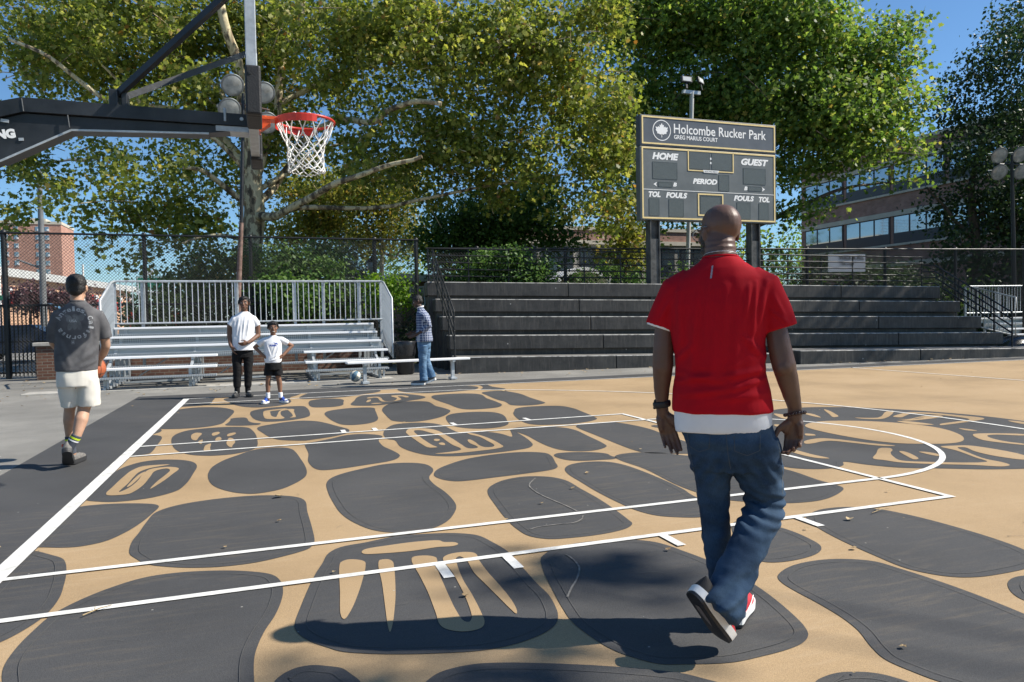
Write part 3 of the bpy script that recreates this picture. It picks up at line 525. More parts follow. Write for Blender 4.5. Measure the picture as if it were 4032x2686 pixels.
# leaf litter: far too many crumbs to count
M['litter'] = mat("dry leaf", (.30, .17, .07), .8, .5, 30, col2=(.52, .40, .22))
b = MB()
def litter(x, y, s):
    a = random.random() * 6.28; n = 7
    h = [random.uniform(.55, 1.0) for _ in range(n)]
    vs = [(x + s * h[k] * math.cos(a + k * 6.28 / n), y + s * h[k] * .8 * math.sin(a + k * 6.28 / n), .006 + s * random.uniform(.05, .5)) for k in range(n)]
    b.add(vs + [(x, y, .006 + s * .1)], [(k, (k + 1) % n, n) for k in range(n)])
for _ in range(150): litter(random.uniform(-6, 4), random.uniform(8.7, 14.5), random.uniform(.02, .06))
for _ in range(110):
    x = random.uniform(5.3, 22); litter(x, 10.55 - .13 * (x - 5.5) - random.random() ** 2 * 1.6, random.uniform(.02, .055))
for _ in range(80): litter(random.uniform(-3, 16), random.uniform(-3.2, 8.2), random.uniform(.006, .026))
for _ in range(16): litter(random.uniform(.2, 6), random.uniform(-4.2, -1), random.uniform(.008, .022))
for (x, y, s) in ((1.36, -.55, .04), (-.22, -1.2, .03), (7.7, 1.3, .07), (4.7, -2.6, .03), (3.55, -4.35, .03), (5.3, 6.0, .05), (2.15, -2.9, .02)): litter(x, y, s)
tag(b.build("fallen_leaves", M['litter'], recalc=False), "scattered dry brown leaves and crumbs on the court and asphalt", "leaves", kind="stuff")
for (x, y, a, l) in ((4.93, -2.55, .2, .18), (.5, -2.5, .7, .13), (.2, -2.95, 1.2, .07)):
    t = MB(); p = Vector((x, y, .009)); dv = Vector((math.cos(a), math.sin(a), 0))
    t.tube([p, p + dv * l * .5 + Vector((.01, .006, .006)), p + dv * l], [.003, .0025, .0015], 5)
    t.tube([p + dv * l * .4, p + dv * l * .55 + Vector((-.02, .03, .008))], [.002, .001], 5)
    o = t.build("twig", M['litter'])
    tag(o, {.18: "pale forked twig lying on the dark shape at the right edge", .13: "longest dry twig on the large dark shape at lower left", .07: "short curled twig beside the white lane line at lower left"}[l], "twig")
# ---------------------------------------------------------------- black concrete grandstand
def black_concrete():
    m, nt, b = new_mat("weathered black painted concrete"); L = nt.links.new
    tc = N(nt, "ShaderNodeTexCoord")
    n1 = N(nt, "ShaderNodeTexNoise"); n1.inputs["Scale"].default_value = 2.2; n1.inputs["Detail"].default_value = 9; n1.inputs["Roughness"].default_value = .7
    mp = N(nt, "ShaderNodeMapping"); mp.inputs["Scale"].default_value = (3.2, 3.2, .35); L(tc.outputs["Object"], mp.inputs[0])
    n2 = N(nt, "ShaderNodeTexNoise"); n2.inputs["Scale"].default_value = 5; n2.inputs["Detail"].default_value = 8; n2.inputs["Roughness"].default_value = .75
    L(tc.outputs["Object"], n1.inputs["Vector"]); L(mp.outputs[0], n2.inputs["Vector"])
    c1 = ramp(nt, n1.outputs["Fac"], [(.3, (.016, .016, .016)), (.7, (.066, .063, .058))])
    f = ramp(nt, n2.outputs["Fac"], [(.50, (0, 0, 0)), (.72, (.7, .7, .7))])
    mx = N(nt, "ShaderNodeMix", data_type='RGBA'); L(f, mx.inputs[0]); L(c1, mx.inputs[6]); mx.inputs[7].default_value = (.13, .115, .10, 1)
    vo = N(nt, "ShaderNodeTexVoronoi"); vo.inputs["Scale"].default_value = 2.3; L(tc.outputs["Object"], vo.inputs["Vector"])
    vs = ramp(nt, vo.outputs["Distance"], [(.035, (.9, .9, .9)), (.05, (0, 0, 0))])
    m2 = N(nt, "ShaderNodeMix", data_type='RGBA'); L(vs, m2.inputs[0]); L(mx.outputs[2], m2.inputs[6]); m2.inputs[7].default_value = (.35, .34, .32, 1)
    # upward faces are mixed towards a lighter grey
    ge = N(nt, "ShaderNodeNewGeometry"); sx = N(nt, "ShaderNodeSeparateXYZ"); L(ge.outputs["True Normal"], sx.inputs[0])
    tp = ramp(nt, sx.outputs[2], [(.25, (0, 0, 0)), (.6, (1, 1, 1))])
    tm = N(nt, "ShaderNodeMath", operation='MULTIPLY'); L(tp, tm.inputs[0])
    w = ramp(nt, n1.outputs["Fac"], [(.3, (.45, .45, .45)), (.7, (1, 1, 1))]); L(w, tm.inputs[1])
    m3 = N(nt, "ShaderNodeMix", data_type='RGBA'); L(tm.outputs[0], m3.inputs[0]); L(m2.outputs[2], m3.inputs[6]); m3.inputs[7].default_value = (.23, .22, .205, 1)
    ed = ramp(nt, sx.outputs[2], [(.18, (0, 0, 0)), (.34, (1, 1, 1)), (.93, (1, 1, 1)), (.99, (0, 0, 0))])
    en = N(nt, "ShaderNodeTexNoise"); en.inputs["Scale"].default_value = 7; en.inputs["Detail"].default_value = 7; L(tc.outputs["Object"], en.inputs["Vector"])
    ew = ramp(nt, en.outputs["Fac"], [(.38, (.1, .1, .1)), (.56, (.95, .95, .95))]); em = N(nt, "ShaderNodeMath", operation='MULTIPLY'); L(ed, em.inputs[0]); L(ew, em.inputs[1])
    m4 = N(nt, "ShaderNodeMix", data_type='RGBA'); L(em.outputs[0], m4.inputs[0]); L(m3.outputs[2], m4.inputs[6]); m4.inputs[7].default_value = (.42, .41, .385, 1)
    L(m4.outputs[2], b.inputs["Base Color"])
    b.inputs["Roughness"].default_value = .55; b.inputs["Specular IOR Level"].default_value = .5
    bp = N(nt, "ShaderNodeBump"); bp.inputs["Strength"].default_value = .4; bp.inputs["Distance"].default_value = .008
    L(n1.outputs["Fac"], bp.inputs["Height"]); L(bp.outputs[0], b.inputs["Normal"])
    return m
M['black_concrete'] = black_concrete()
ST_RZ = math.atan(-.13)
stand = empty("concrete_grandstand", (5.53, 10.75, 0), ST_RZ, "long black concrete grandstand of stepped seats along the far side of the court", "grandstand")
SH = Matrix.Identity(4); SH[2][0] = -.017
TOP = [.40, .915, 1.40, 1.88, 2.38]; BOT = [-.02, .555, 1.03, 1.53, 1.99]
LEFT = [.09, .04, -.06, -.17, -.32]; RIGHT = [8.76, 16.62, 16.55, 16.46, 16.36]
JOINT = [(4.2,), (4.1, 8.6, 13.03), (3.99, 8.5, 12.94), (3.88, 8.4, 12.82), (3.77, 8.3, 12.71)]
for k in range(5):
    b = MB()
    us = [LEFT[k]] + list(JOINT[k]) + [RIGHT[k]]
    v0 = .7 * k
    for a, c in zip(us[:-1], us[1:]):
        b.b2((a + .008, v0, BOT[k] if k else -.3), (c - .008, v0 + (.80 if k < 4 else .98), TOP[k]), 0, .018)
    b.b2((LEFT[k] + .06, v0 + .14, -.4), (RIGHT[k] - .06, 3.75 - .004 * k, BOT[k] - .004), 0)
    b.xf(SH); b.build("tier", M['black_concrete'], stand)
b = MB()
for a, c in ((8.92, 12.49), (12.508, 17.6), (17.618, 23.0)):
    b.b2((a, -.73, -.4), (c, .69, .52 - .02), 0, .02)
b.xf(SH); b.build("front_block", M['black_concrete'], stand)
# rails
def rail_mat(): return M['black_metal']
b = MB()
for i, u in enumerate([-.2, .97, 2.16, 3.33, 4.49, 5.64, 6.8, 7.96, 9.12, 10.28, 11.3, 12.5, 13.65, 14.9, 16.27]):
    b.tube([(u, 3.5, 2.3), (u, 3.5, 3.40)], .022, 8)
for z in (3.38, 3.18, 2.98, 2.78, 2.585):
    b.tube([(-.2, 3.48, z), (5.7, 3.48, z), (16.3, 3.48, z)], .02, 8)
b.xf(SH); b.build("guard_rail", M['black_metal'], stand)
b = MB()
for k, z0 in enumerate((3.30, 3.06, 2.82, 2.58)):
    b.tube([(-.12, 3.35, z0 - .02), (-.12, 2.95, z0 - .02), (.1, .12, z0 - 1.77), (.1, .10, z0 - 1.80)], .021, 8)
for k, (u, v) in enumerate([(.1, .1), (.05, .78), (-.02, 1.48), (-.08, 2.2), (-.12, 2.95)]):
    zz = 1.53 + (v - .1) / 2.85 * 1.75
    b.tube([(u, v + .01, TOP[k] - .02), (u, v + .01, zz)], .021, 8)
b.tube([(.1, .1, .385), (.1, .1, .41)], .06, 10)
b.xf(SH); b.build("stair_rail", M['black_metal'], stand)
b = MB()
for z0 in (3.10, 2.90, 2.70, 2.50):
    b.tube([(16.27, 3.45, z0), (16.62, 3.3, z0), (16.40, .2, z0 - 1.6)], .024, 8)
for k, (u, v) in enumerate([(16.40, .2), (16.44, .85), (16.49, 1.55), (16.54, 2.25), (16.6, 2.95)]):
    zz = 1.5 + (v - .2) / 3.1 * 1.6
    b.tube([(u, v, TOP[k] - .02), (u, v, zz)], .024, 8)
b.xf(SH); b.build("stair_rail", M['black_metal'], stand)

# ---------------------------------------------------------------- aluminium stand at the left
def punched():
    m, nt, b = new_mat("punched galvanised plank"); L = nt.links.new
    tc = N(nt, "ShaderNodeTexCoord"); 
    mp = N(nt, "ShaderNodeMapping"); mp.inputs["Scale"].default_value = (22, 22, 22); L(tc.outputs["Object"], mp.inputs[0])
    vo = N(nt, "ShaderNodeTexVoronoi"); vo.inputs["Randomness"].default_value = 0.0; vo.inputs["Scale"].default_value = 1.0; L(mp.outputs[0], vo.inputs["Vector"])
    c = ramp(nt, vo.outputs["Distance"], [(.22, (.08, .09, .10)), (.36, (.45, .48, .50))])
    L(c, b.inputs["Base Color"]); b.inputs["Metallic"].default_value = .55; b.inputs["Roughness"].default_value = .45
    return m
M['punched'] = punched()
X0, X1 = -1.95, 4.02
SEATZ = [.45, .655, .862, 1.065, 1.27]
bl = empty("metal_bleacher", (0, 0, 0), 0, "silver aluminium bleacher with five rows of benches and a picket guardrail", "bleacher")
def seat_y(i): return 10.12 + .61 * i
gap = (.30, 2.05)     # the cut-out for wheelchairs in the two lowest rows
for i in range(5):
    y = seat_y(i); z = SEATZ[i]
    segs = [(X0, gap[0] - .02 * i), (gap[1] + .05, X1 - .02 - (.0 if i else .1))] if i < 2 else [(X0 - .02 * i, X1 - .08)]
    for (a, c) in segs:
        b = MB(); b.b2((a, y, z - .045), (c, y + .25, z), 0, .006); b.build("seat_plank", M['alu'], bl)
        b = MB()
        b.b2((a, y - .34 + .20, z - .235), (c, y + .10, z - .195), 0, .004) if i else b.b2((a, y - .12, z - .225), (c, y + .14, z - .185), 0, .004)
        b.build("foot_plank", M['punched'], bl)
    if i < 2:    # the plank that closes the back of the cut-out
        b = MB(); b.b2((gap[0] - .1, y + .42, z - .06), (gap[1] + .12, y + .62, z - .02), 0, .004); b.build("foot_plank", M['punched'], bl)
for i in range(2, 5):
    y = seat_y(i); b = MB()
    b.b2((X0, y + .14, SEATZ[i] - .20), (X1 - .06, y + .152, SEATZ[i] - .045)); b.b2((X0, y - .2, SEATZ[i] - .24), (X1 - .06, y - .19, SEATZ[i] - .15))
    b.build("riser_panel", M['punched'], bl)
b = MB(); b.b2((X0, 12.78, 1.03), (X1 - .06, 13.1, 1.06)); b.build("foot_plank", M['punched'], bl)
for x in (-1.80, -.22, 2.30, 3.72):
    b = MB()
    for i in range(5):
        y = seat_y(i) + .12
        b.b2((x - .03, y - .03, .02), (x + .03, y + .03, SEATZ[i] - .05))
        b.b2((x + .06, y - .16, .04), (x + .09, y - .12, SEATZ[i] - .2))
    b.b2((x - .025, 10.1, .0), (x + .035, 13.1, .06))
    b.bar((x, 10.25, .35), (x, 13.05, 1.2), .05, .05)
    b.bar((x + .02, 10.4, .1), (x + .02, 12.9, .95), .03, .03)
    b.build("support_frame", M['galv'], bl)
for x in (-.9, .9, 3.0):
    b = MB(); b.bar((x - .7, 12.9, .1), (x + .7, 12.9, 1.0), .03, .03); b.build("brace", M['galv'], bl); b = MB(); b.bar((x - .7, 11.2, .08), (x + .7, 11.2, .1), .04, .04); b.build("brace", M['galv'], bl)
gr = empty("guardrail"); gr.parent = bl
GX0, GX1, GY, GB, GT = -2.06, 4.22, 12.92, 1.36, 2.36
b = MB(); b.tube([(GX0, GY, GT), (GX1, GY, GT)], .026, 8); b.build("top_rail", M['galv'], gr)
b = MB(); b.tube([(GX0, GY, GB), (GX1, GY, GB)], .022, 8); b.build("bottom_rail", M['galv'], gr)
for x in (GX0, -1.47, .62, 2.02, 2.72, 3.62, GX1 - .02):
    b = MB(); b.b2((x - .035, GY + .02, .3), (x + .035, GY + .07, GT - .01), 0, .006); b.build("post", M['galv'], gr)
picket = None; k = 0
npk = 47
pm = MB(); pm.tube([(0, 0, GB), (0, 0, GT)], .011, 6)
picket = pm.build("picket", M['galv'], gr)
pl = [(GX0 + .13 * (i + 1), GY) for i in range(npk)]
picket.location = (pl[0][0], pl[0][1], 0)
for x, y in pl[1:]:
    c = picket.copy(); COL.objects.link(c); c.parent = gr; c.location = (x, y, 0)
for sx, X in ((-1, GX0), (1, GX1)):
    yf = 11.35
    b = MB(); b.tube([(X, GY, GT), (X, GY - .35, GT - .05), (X, yf, 1.86), (X, yf, .42)], .026, 8); b.tube([(X, GY, .75), (X, yf, .42)], .022, 8)
    b.build("end_rail", M['galv'], gr)
    pm = MB(); pm.tube([(0, 0, 0), (0, 0, 1)], .011, 6); p0 = None
    for i in range(12):
        y = yf + (GY - yf) * (i + 1) / 13
        t = (y - yf) / (GY - yf); za = .42 + .33 * t; zb = min(1.86 + .58 * t, 2.3)
        if p0 is None: c = p0 = pm.build("picket", M['galv'], gr)
        else: c = p0.copy(); COL.objects.link(c); c.parent = gr
        c.location = (X, y, za); c.scale = (1, 1, zb - za)

# the loose team bench in front of it
bn = empty("team_bench", (4.2, 9.1, 0), .075, "low backless silver bench on two posts standing between the stands", "bench")
b = MB(); b.b2((-1.35, -.13, .425), (1.33, .13, .47), 0, .008); b.build("seat", M['alu'], bn)
for x in (-.97, .96):
    b = MB(); b.b2((x - .035, -.035, .02), (x + .035, .035, .425), 0, .004); b.b2((x - .07, -.11, .0), (x + .07, .11, .05), 0, .006); b.b2((x - .03, -.12, .39), (x + .03, .12, .425))
    b.build("leg", M['galv'], bn)

# second metal stand, at the far right behind the steps
b2_ = empty("metal_bleacher", (26.0, 13.6, 0), -.1, "second silver bleacher half seen past the right end of the concrete stand", "bleacher")
for i in range(4):
    b = MB(); b.b2((.2 , -1.9 + .5 * i, .40 + .19 * i), (6, -1.62 + .5 * i, .45 + .19 * i), 0, .006); b.build("seat_plank", M['alu'], b2_)
    b = MB(); b.b2((.2 , -1.6 + .5 * i, .25 + .19 * i), (6, -1.58 + .5 * i, .42 + .19 * i)); b.build("riser_panel", M['punched'], b2_)
for x in (.5, 2.5, 4.5):
    b = MB()
    for i in range(4): b.b2((x, -1.8 + .5 * i, 0), (x + .06, -1.74 + .5 * i, .4 + .19 * i))
    b.b2((x - .002, -1.85, .05), (x + .062, -.15, .11))
    b.build("support_frame", M['galv'], b2_)
b = MB(); b.tube([(0, 0, 2.2), (6, 0, 2.2)], .03, 8); b.tube([(0, 0, 1.2), (6, 0, 1.2)], .025, 8); b.tube([(0, 0, 2.2), (0, -.5, 2.1), (0, -2.0, 1.72), (0, -2.0, .4), (0, 0, .8)], .03, 8)
for x in (0, 1.5, 3, 4.5, 6): b.b2((x - .04, .03, 0), (x + .04, .08, 2.2))
b.build("guardrail", M['galv'], b2_)
pm = MB(); pm.tube([(0, 0, 0), (0, 0, 1)], .013, 6); p0 = None
for i in range(56):
    if i < 44: x, y, za, zb = .13 * (i + 1), 0, 1.2, 2.2
    else:
        j = i - 44; y = -2.0 + 2.0 * (j + 1) / 13; x = 0; t = (y + 2) / 2; za = .4 + .4 * t; zb = 1.72 + .5 * t
    if p0 is None: c = p0 = pm.build("picket", M['galv'], b2_)
    else: c = p0.copy(); COL.objects.link(c); c.parent = b2_
    c.location = (x, y, za); c.scale = (1, 1, zb - za)
# ---------------------------------------------------------------- text
def text_faces(body, w, h, shear=0.0, bold=0.0, ext=.004):
    """lettering as geometry, scaled to w x h, standing in the XZ plane, left bottom corner at 0"""
    cu = bpy.data.curves.new("lettering", 'FONT'); cu.body = body; cu.shear = shear; cu.offset = bold; cu.resolution_u = 3
    ob = bpy.data.objects.new("lettering", cu); COL.objects.link(ob)
    bpy.context.view_layer.update()
    me = bpy.data.meshes.new_from_object(ob.evaluated_get(bpy.context.evaluated_depsgraph_get()))
    vs = np.array([v.co[:] for v in me.vertices]); fs = [tuple(p.vertices) for p in me.polygons]
    bpy.data.objects.remove(ob); bpy.data.curves.remove(cu); bpy.data.meshes.remove(me)
    mn, mx = vs.min(0), vs.max(0)
    return [((v[0] - mn[0]) / (mx[0] - mn[0]) * w, 0.0, (v[1] - mn[1]) / (mx[1] - mn[1]) * h) for v in vs], fs
def words(*items):
    for it in items:
        b = MB(); put_text(b, *it); b.build("lettering", M['sign_white'], sb)
def put_text(b, body, x0, z0, x1, z1, y, shear=0.0, bold=0.0, mi=0):
    vs, fs = text_faces(body, x1 - x0, z1 - z0, shear, bold)
    b.add([(v[0] + x0, y, v[2] + z0) for v in vs], fs, mi)

# ---------------------------------------------------------------- scoreboard
M['board_top'] = mat("slate blue board paint", (.085, .10, .12), .45, .15, 1.5)
M['board'] = mat("grey board paint", (.13, .145, .148), .45, .15, 1.5, bump=.05, bscale=30)
M['board_panel'] = mat("smoked digit panel", (.10, .115, .112), .35, .25, 60)
M['gold'] = mat("gold trim", (.85, .66, .30), .5, .1, 4)
M['sign_white'] = mat("white vinyl lettering", (.88, .88, .86), .5)
sb = empty("scoreboard", (11.88, 12.75, 4.17), 0, "tall grey scoreboard with gold trim on two black posts behind the stand", "scoreboard")
b = MB(); b.b2((0, .0, 0), (4.86, .26, 2.17), 0, .01); b.build("score_panel", M['board'], sb)
b = MB(); b.b2((.02, .0, 2.195), (4.87, .26, 3.10), 0, .01); b.build("title_panel", M['board_top'], sb)
def frame_bars(b, x0, z0, x1, z1, t, y0=-.012, y1=-.002):
    b.b2((x0, y0, z0), (x1, y1, z0 + t)); b.b2((x0, y0, z1 - t), (x1, y1, z1)); b.b2((x0, y0, z0 + t), (x0 + t, y1, z1 - t)); b.b2((x1 - t, y0, z0 + t), (x1, y1, z1 - t))
b = MB()
frame_bars(b, .07, 2.245, 4.83, 3.07, .045); frame_bars(b, .055, .04, 4.82, 2.155, .045)
b.b2((1.63, -.012, 1.55), (1.665, -.002, 2.12)); b.b2((3.235, -.012, 1.55), (3.27, -.002, 2.12)); b.b2((1.63, -.012, 1.52), (3.27, -.002, 1.55))
frame_bars(b, 1.97, .17, 2.88, .85, .042)
b.build("gold_trim", M['gold'], sb)
b = MB(); b.b2((.09, -.008, .895), (4.785, -.002, .912)); b.build("divider_line", M['sign_white'], sb)
for (x0, z0, x1, z1) in ((1.70, 1.60, 2.40, 2.09), (2.49, 1.60, 3.20, 2.09), (.43, 1.24, 1.25, 1.72), (3.64, 1.22, 4.45, 1.69), (2.74, .97, 3.09, 1.44), (.62, 1.01, 1.07, 1.13), (3.82, 1.01, 4.29, 1.13),
                         (.30, .14, .62, .63), (.97, .13, 1.46, .63), (3.39, .12, 3.87, .62), (4.21, .12, 4.55, .62), (2.07, .24, 2.78, .76)):
    b = MB(); b.b2((x0, -.006, z0), (x1, -.001, z1)); frame_bars(b, x0 - .012, z0 - .012, x1 + .012, z1 + .012, .012, -.009, -.001); b.build("digit_panel", M['board_panel'], sb)
yt = -.0035
words(("Holcombe Rucker Park", 1.16, 2.61, 4.49, 2.895, yt, 0, .012), ("GREG MARIUS COURT", 1.16, 2.44, 2.70, 2.565, yt, 0, .02), ("HOME", .41, 1.80, 1.31, 2.01, yt, .22, .055), ("GUEST", 3.55, 1.79, 4.57, 2.0, yt, .22, .055),
      ("PERIOD", 1.80, 1.13, 2.67, 1.30, yt, .22, .055), ("TOL", .27, .68, .68, .85, yt, .22, .055), ("FOULS", .86, .675, 1.60, .845, yt, .22, .055), ("FOULS", 3.27, .67, 4.02, .84, yt, .22, .055), ("TOL", 4.20, .66, 4.61, .83, yt, .22, .055),
      ("B", 1.11, 1.02, 1.24, 1.14, yt, .22, .055), ("B", 3.65, 1.01, 3.78, 1.13, yt, .22, .055))
for s, cx in ((1, .5), (-1, 4.38)):
    b = MB(); b.add([(cx - s * .06, yt, 1.065), (cx + s * .06, yt, 1.135), (cx + s * .03, yt, 1.065), (cx + s * .06, yt, .995)], [(0, 1, 2), (0, 2, 3)]); b.build("bonus_arrow", M['sign_white'], sb)
for z in (1.79, 1.92):
    b = MB(); b.add([(2.45 + .036 * math.cos(a * math.pi / 8), yt, z + .036 * math.sin(a * math.pi / 8)) for a in range(16)], [tuple(range(16))]); b.build("colon_dot", M['sign_white'], sb)
b = MB()   # ringed leaf emblem
n = 48; cx, cz = .745, 2.67
vs = []
for k in range(n):
    a = 2 * math.pi * k / n
    vs += [(cx + .285 * math.cos(a), yt, cz + .285 * math.sin(a)), (cx + .31 * math.cos(a), yt, cz + .31 * math.sin(a))]
b.add(vs, [(2 * k, 2 * k + 1, (2 * k + 3) % (2 * n), (2 * k + 2) % (2 * n)) for k in range(n)])
half = [(0, .215), (.035, .15), (.075, .165), (.07, .085), (.12, .12), (.135, .085), (.215, .10), (.185, .045), (.205, -.005), (.15, -.06), (.165, -.095), (.09, -.105), (.05, -.13), (.008, -.105), (.010, -.21)]
lf = half + [(-x, z) for x, z in half[::-1]][:-1]
b.add([(cx + x, yt, cz + z) for x, z in lf] + [(cx, yt, cz)], [(i, (i + 1) % len(lf), len(lf)) for i in range(len(lf))])
b.build("leaf_emblem", M['sign_white'], sb)
b = MB(); b.add([(2.16, -.014, 1.565), (2.73, -.014, 1.565), (2.70, -.014, 1.485), (2.19, -.014, 1.485)], [(0, 1, 2, 3)]); put_text(b, "ELECTRO-MECH", 2.22, 1.505, 2.68, 1.545, -.016, 0, .01, 1)
b.build("maker_plate", [M['sign_white'], M['board']], sb)
M['post_front'] = mat("worn black post paint", (.03, .031, .03), .5, .5, 3, bump=.3, bscale=15, col2=(.11, .11, .105))
for x in (.33, 3.93):
    b = MB()
    b.b2((x, .02, -4.17), (x + .03, .30, -.002)); b.b2((x + .30, .02, -4.17), (x + .33, .30, -.002)); b.b2((x + .03, .14, -4.17), (x + .30, .17, -.002))
    b.b2((x + .03, .05, -4.17), (x + .30, .08, -.55))
    b.build("post", M['post_front'], sb)

# ---------------------------------------------------------------- basketball hoop
hp = empty("basketball_hoop", (0, 0, 0), 0, "overhanging black arm hoop with red rim and white net above the baseline", "basketball hoop")
def blk():
    m = mat("satin black arm paint", (.012, .014, .017), .42, .4, 3, bump=.12, bscale=30, col2=(.030, .034, .040))
    return m
M['arm'] = blk()
AW = .10
def side_prism(poly, y0, y1):
    b = MB(); Mx = Matrix(((1, 0, 0, 0), (0, 0, 1, 0), (0, 1, 0, 0), (0, 0, 0, 1)))
    b.prism(poly, y0, y1, 0, Mx); return b
b = side_prism([(-2.6, 1.6), (-2.6, 1.85), (-.44, 2.895), (-.30, 2.935), (1.21, 2.925), (1.21, 2.835), (-.29, 2.835), (-.44, 2.785), (-1.2, 2.42)], -AW, AW); b.build("upper_arm", M['arm'], hp)
b = side_prism([(-2.55, 1.35), (-2.55, 1.70), (-.44, 2.775), (-.29, 2.825), (1.16, 2.828), (1.16, 2.80), (.94, 2.772), (0, 2.735), (-.44, 2.49), (-1.5, 1.9)], -AW + .025, AW - .025)
b.build("lower_arm", M['arm'], hp)
b = MB()
b.bar((-.45, 0, 2.478), (0, 0, 2.727), .15, .012, 0, (0, 0, 1)); b.bar((.0, 0, 2.728), (.93, 0, 2.765), .15, .012); b.build("arm_flange", M['arm'], hp)
b = MB(); b.bar((-.45, -.078, 2.478), (0, -.078, 2.727), .006, .014); b.bar((.0, -.078, 2.728), (.93, -.078, 2.765), .006, .014); b.build("flange_lip", M['galv'], hp)
b = MB()
for (x, z, a) in ((-.295, 2.88, .1), (-.012, 2.785, .05)): b.tube([(x - .003, -AW - .001, z + .045), (x + .002, -AW - .002, z), (x + .006, -AW - .001, z - .045)], .005, 6)
b.build("weld_seam", mat("dull weld bead", (.06, .065, .07), .5, .4, 60), hp)
b = MB(); put_text(b, "NG", -.470, 2.648, -.350, 2.716, 0, .0, .07); b.xf(Matrix.Translation((-.35, -AW + .022, 2.68)) @ Matrix.Rotation(R(-9), 4, "Y") @ Matrix.Translation((.35, 0, -2.68))); b.build("lettering", M['sign_white'], hp)
b = MB(); b.box((-.41, -AW + .02, 2.765), (.05, .006, .022), Matrix.Rotation(.1, 3, 'Y')); b.build("maker_tag", M['galv'], hp); b = MB(); b.box((-.315, -AW + .02, 2.64), (.03, .006, .02), Matrix.Rotation(-.1, 3, 'Y')); b.build("maker_tag", M['galv'], hp)
b = MB(); b.b2((-2.95, -.22, 0), (-2.45, .22, 1.9), 0, .02); b.b2((-3.9, -.6, 0), (-2.2, .6, .35), 0, .03); b.build("base", M['arm'], hp)
BX0, BX1, BZ0, BZ1 = 1.225, 1.285, 2.735, 3.80
b = MB()
for y in (-.915, .865): b.b2((BX0, y, BZ0), (BX1 + .01, y + .05, BZ1), 0, .004)
b.b2((BX0, -.865, BZ0 + .0), (BX1 + .01, .865, BZ0 + .05)); b.b2((BX0, -.865, BZ1 - .05), (BX1 + .01, .865, BZ1))
b.b2((BX0 + .01, -.30, BZ0 + .05), (BX1 - .02, .30, BZ0 + .40))
b.build("backboard_frame", M['galv'], hp)
b = MB(); b.b2((BX0 + .028, -.866, BZ0 + .049), (BX1 - .012, .866, BZ1 - .049))
gm, gnt, gb = new_mat("clear backboard sheet"); gb.inputs["Base Color"].default_value = (.9, .95, .95, 1); gb.inputs["Roughness"].default_value = .05; gb.inputs["Transmission Weight"].default_value = .9; gb.inputs["IOR"].default_value = 1.1
b.build("backboard_sheet", gm, hp)
for s in (-1, 1):
    b = MB(); y0 = s * .93
    b.b2((BX0 - .008, min(y0, y0 - s * .06), BZ0 - .03), (BX1 + .035, max(y0, y0 - s * .06), BZ0 + .30), 0, .014)
    b.b2((BX0 - .008, min(y0 - s * .05, y0 - s * .42), BZ0 - .03), (BX1 + .035, max(y0 - s * .05, y0 - s * .42), BZ0 + .03), 0, .014)
    if s < 0: b.tube([(BX0 + .025, y0 - .001, BZ0 + .245), (BX0 + .025, y0 - .004, BZ0 + .245)], .012, 10)
    b.build("corner_pad", M['rubber'], hp)
for (p_, q_) in (((.30, -.03, 3.02), (1.225, -.60, 3.74)), ((.35, .03, 3.03), (1.225, .60, 3.65))):
    b = MB(); b.bar(p_, q_, .045, .045); b.build("brace", M['arm'], hp)
b = MB(); b.b2((.25, -.08, 2.93), (.31, .08, 3.05), 0, .008); b.b2((.33, -.06, 2.93), (.37, .06, 3.035), 0, .006); b.build("brace_bracket", M['arm'], hp)
b = MB(); b.b2((.98, -.085, 2.79), (1.22, .085, 2.83)); b.tube([(1.17, -AW - .012, 2.885), (1.17, -AW, 2.885)], .014, 8); b.tube([(1.05, -.11, 2.86), (1.05, -.11, 2.96)], .01, 6)
b.build("mount_plate", M['galv'], hp)
RC = Vector((1.652, 0, 2.925)); RR = .2286
rim = MB(); rim.tube([RC + Vector((RR * math.cos(a), RR * math.sin(a), 0)) for a in [2 * math.pi * k / 48 for k in range(48)]], .0115, 10, closed=True)
ro = rim.build("rim", M['red_paint'], hp)
b = MB()   # breakaway mount and the two side straps of the rim
b.b2((BX1 + .01, -.075, RC.z - .11), (BX1 + .025, .075, RC.z + .03)); b.b2((BX1 + .025, -.06, RC.z - .012), (RC.x - RR + .01, .06, RC.z + .012))
b.prism([(BX1 + .02, RC.z - .10), (BX1 + .02, RC.z - .012), (BX1 + .10, RC.z - .012), (BX1 + .10, RC.z - .045)], -.05, .05, 0, Matrix(((1, 0, 0, 0), (0, 0, 1, 0), (0, 1, 0, 0), (0, 0, 0, 1))))
b.build("rim_mount", M['orange_paint'], ro)
b = MB()
for s in (-1, 1):
    vs = []; n = 10
    for k in range(n + 1):
        a = math.pi - s * (.25 + 1.65 * k / n)
        for dz in (.0, -.052):
            for rr in (RR + .009, RR + .013): vs.append(RC + Vector((rr * math.cos(a), rr * math.sin(a), dz)))
    fs = []
    for k in range(n):
        o4 = 4 * k
        fs += [(o4, o4 + 4, o4 + 6, o4 + 2), (o4 + 1, o4 + 3, o4 + 7, o4 + 5), (o4, o4 + 1, o4 + 5, o4 + 4), (o4 + 2, o4 + 6, o4 + 7, o4 + 3)]
    b.add(vs, fs)
b.build("rim_strap", M['red_paint'], ro)
M['net'] = mat("white nylon cord", (.80, .79, .76), .8, .12, 30, bump=.3, bscale=200)
b = MB()
NL, rows = 12, 7
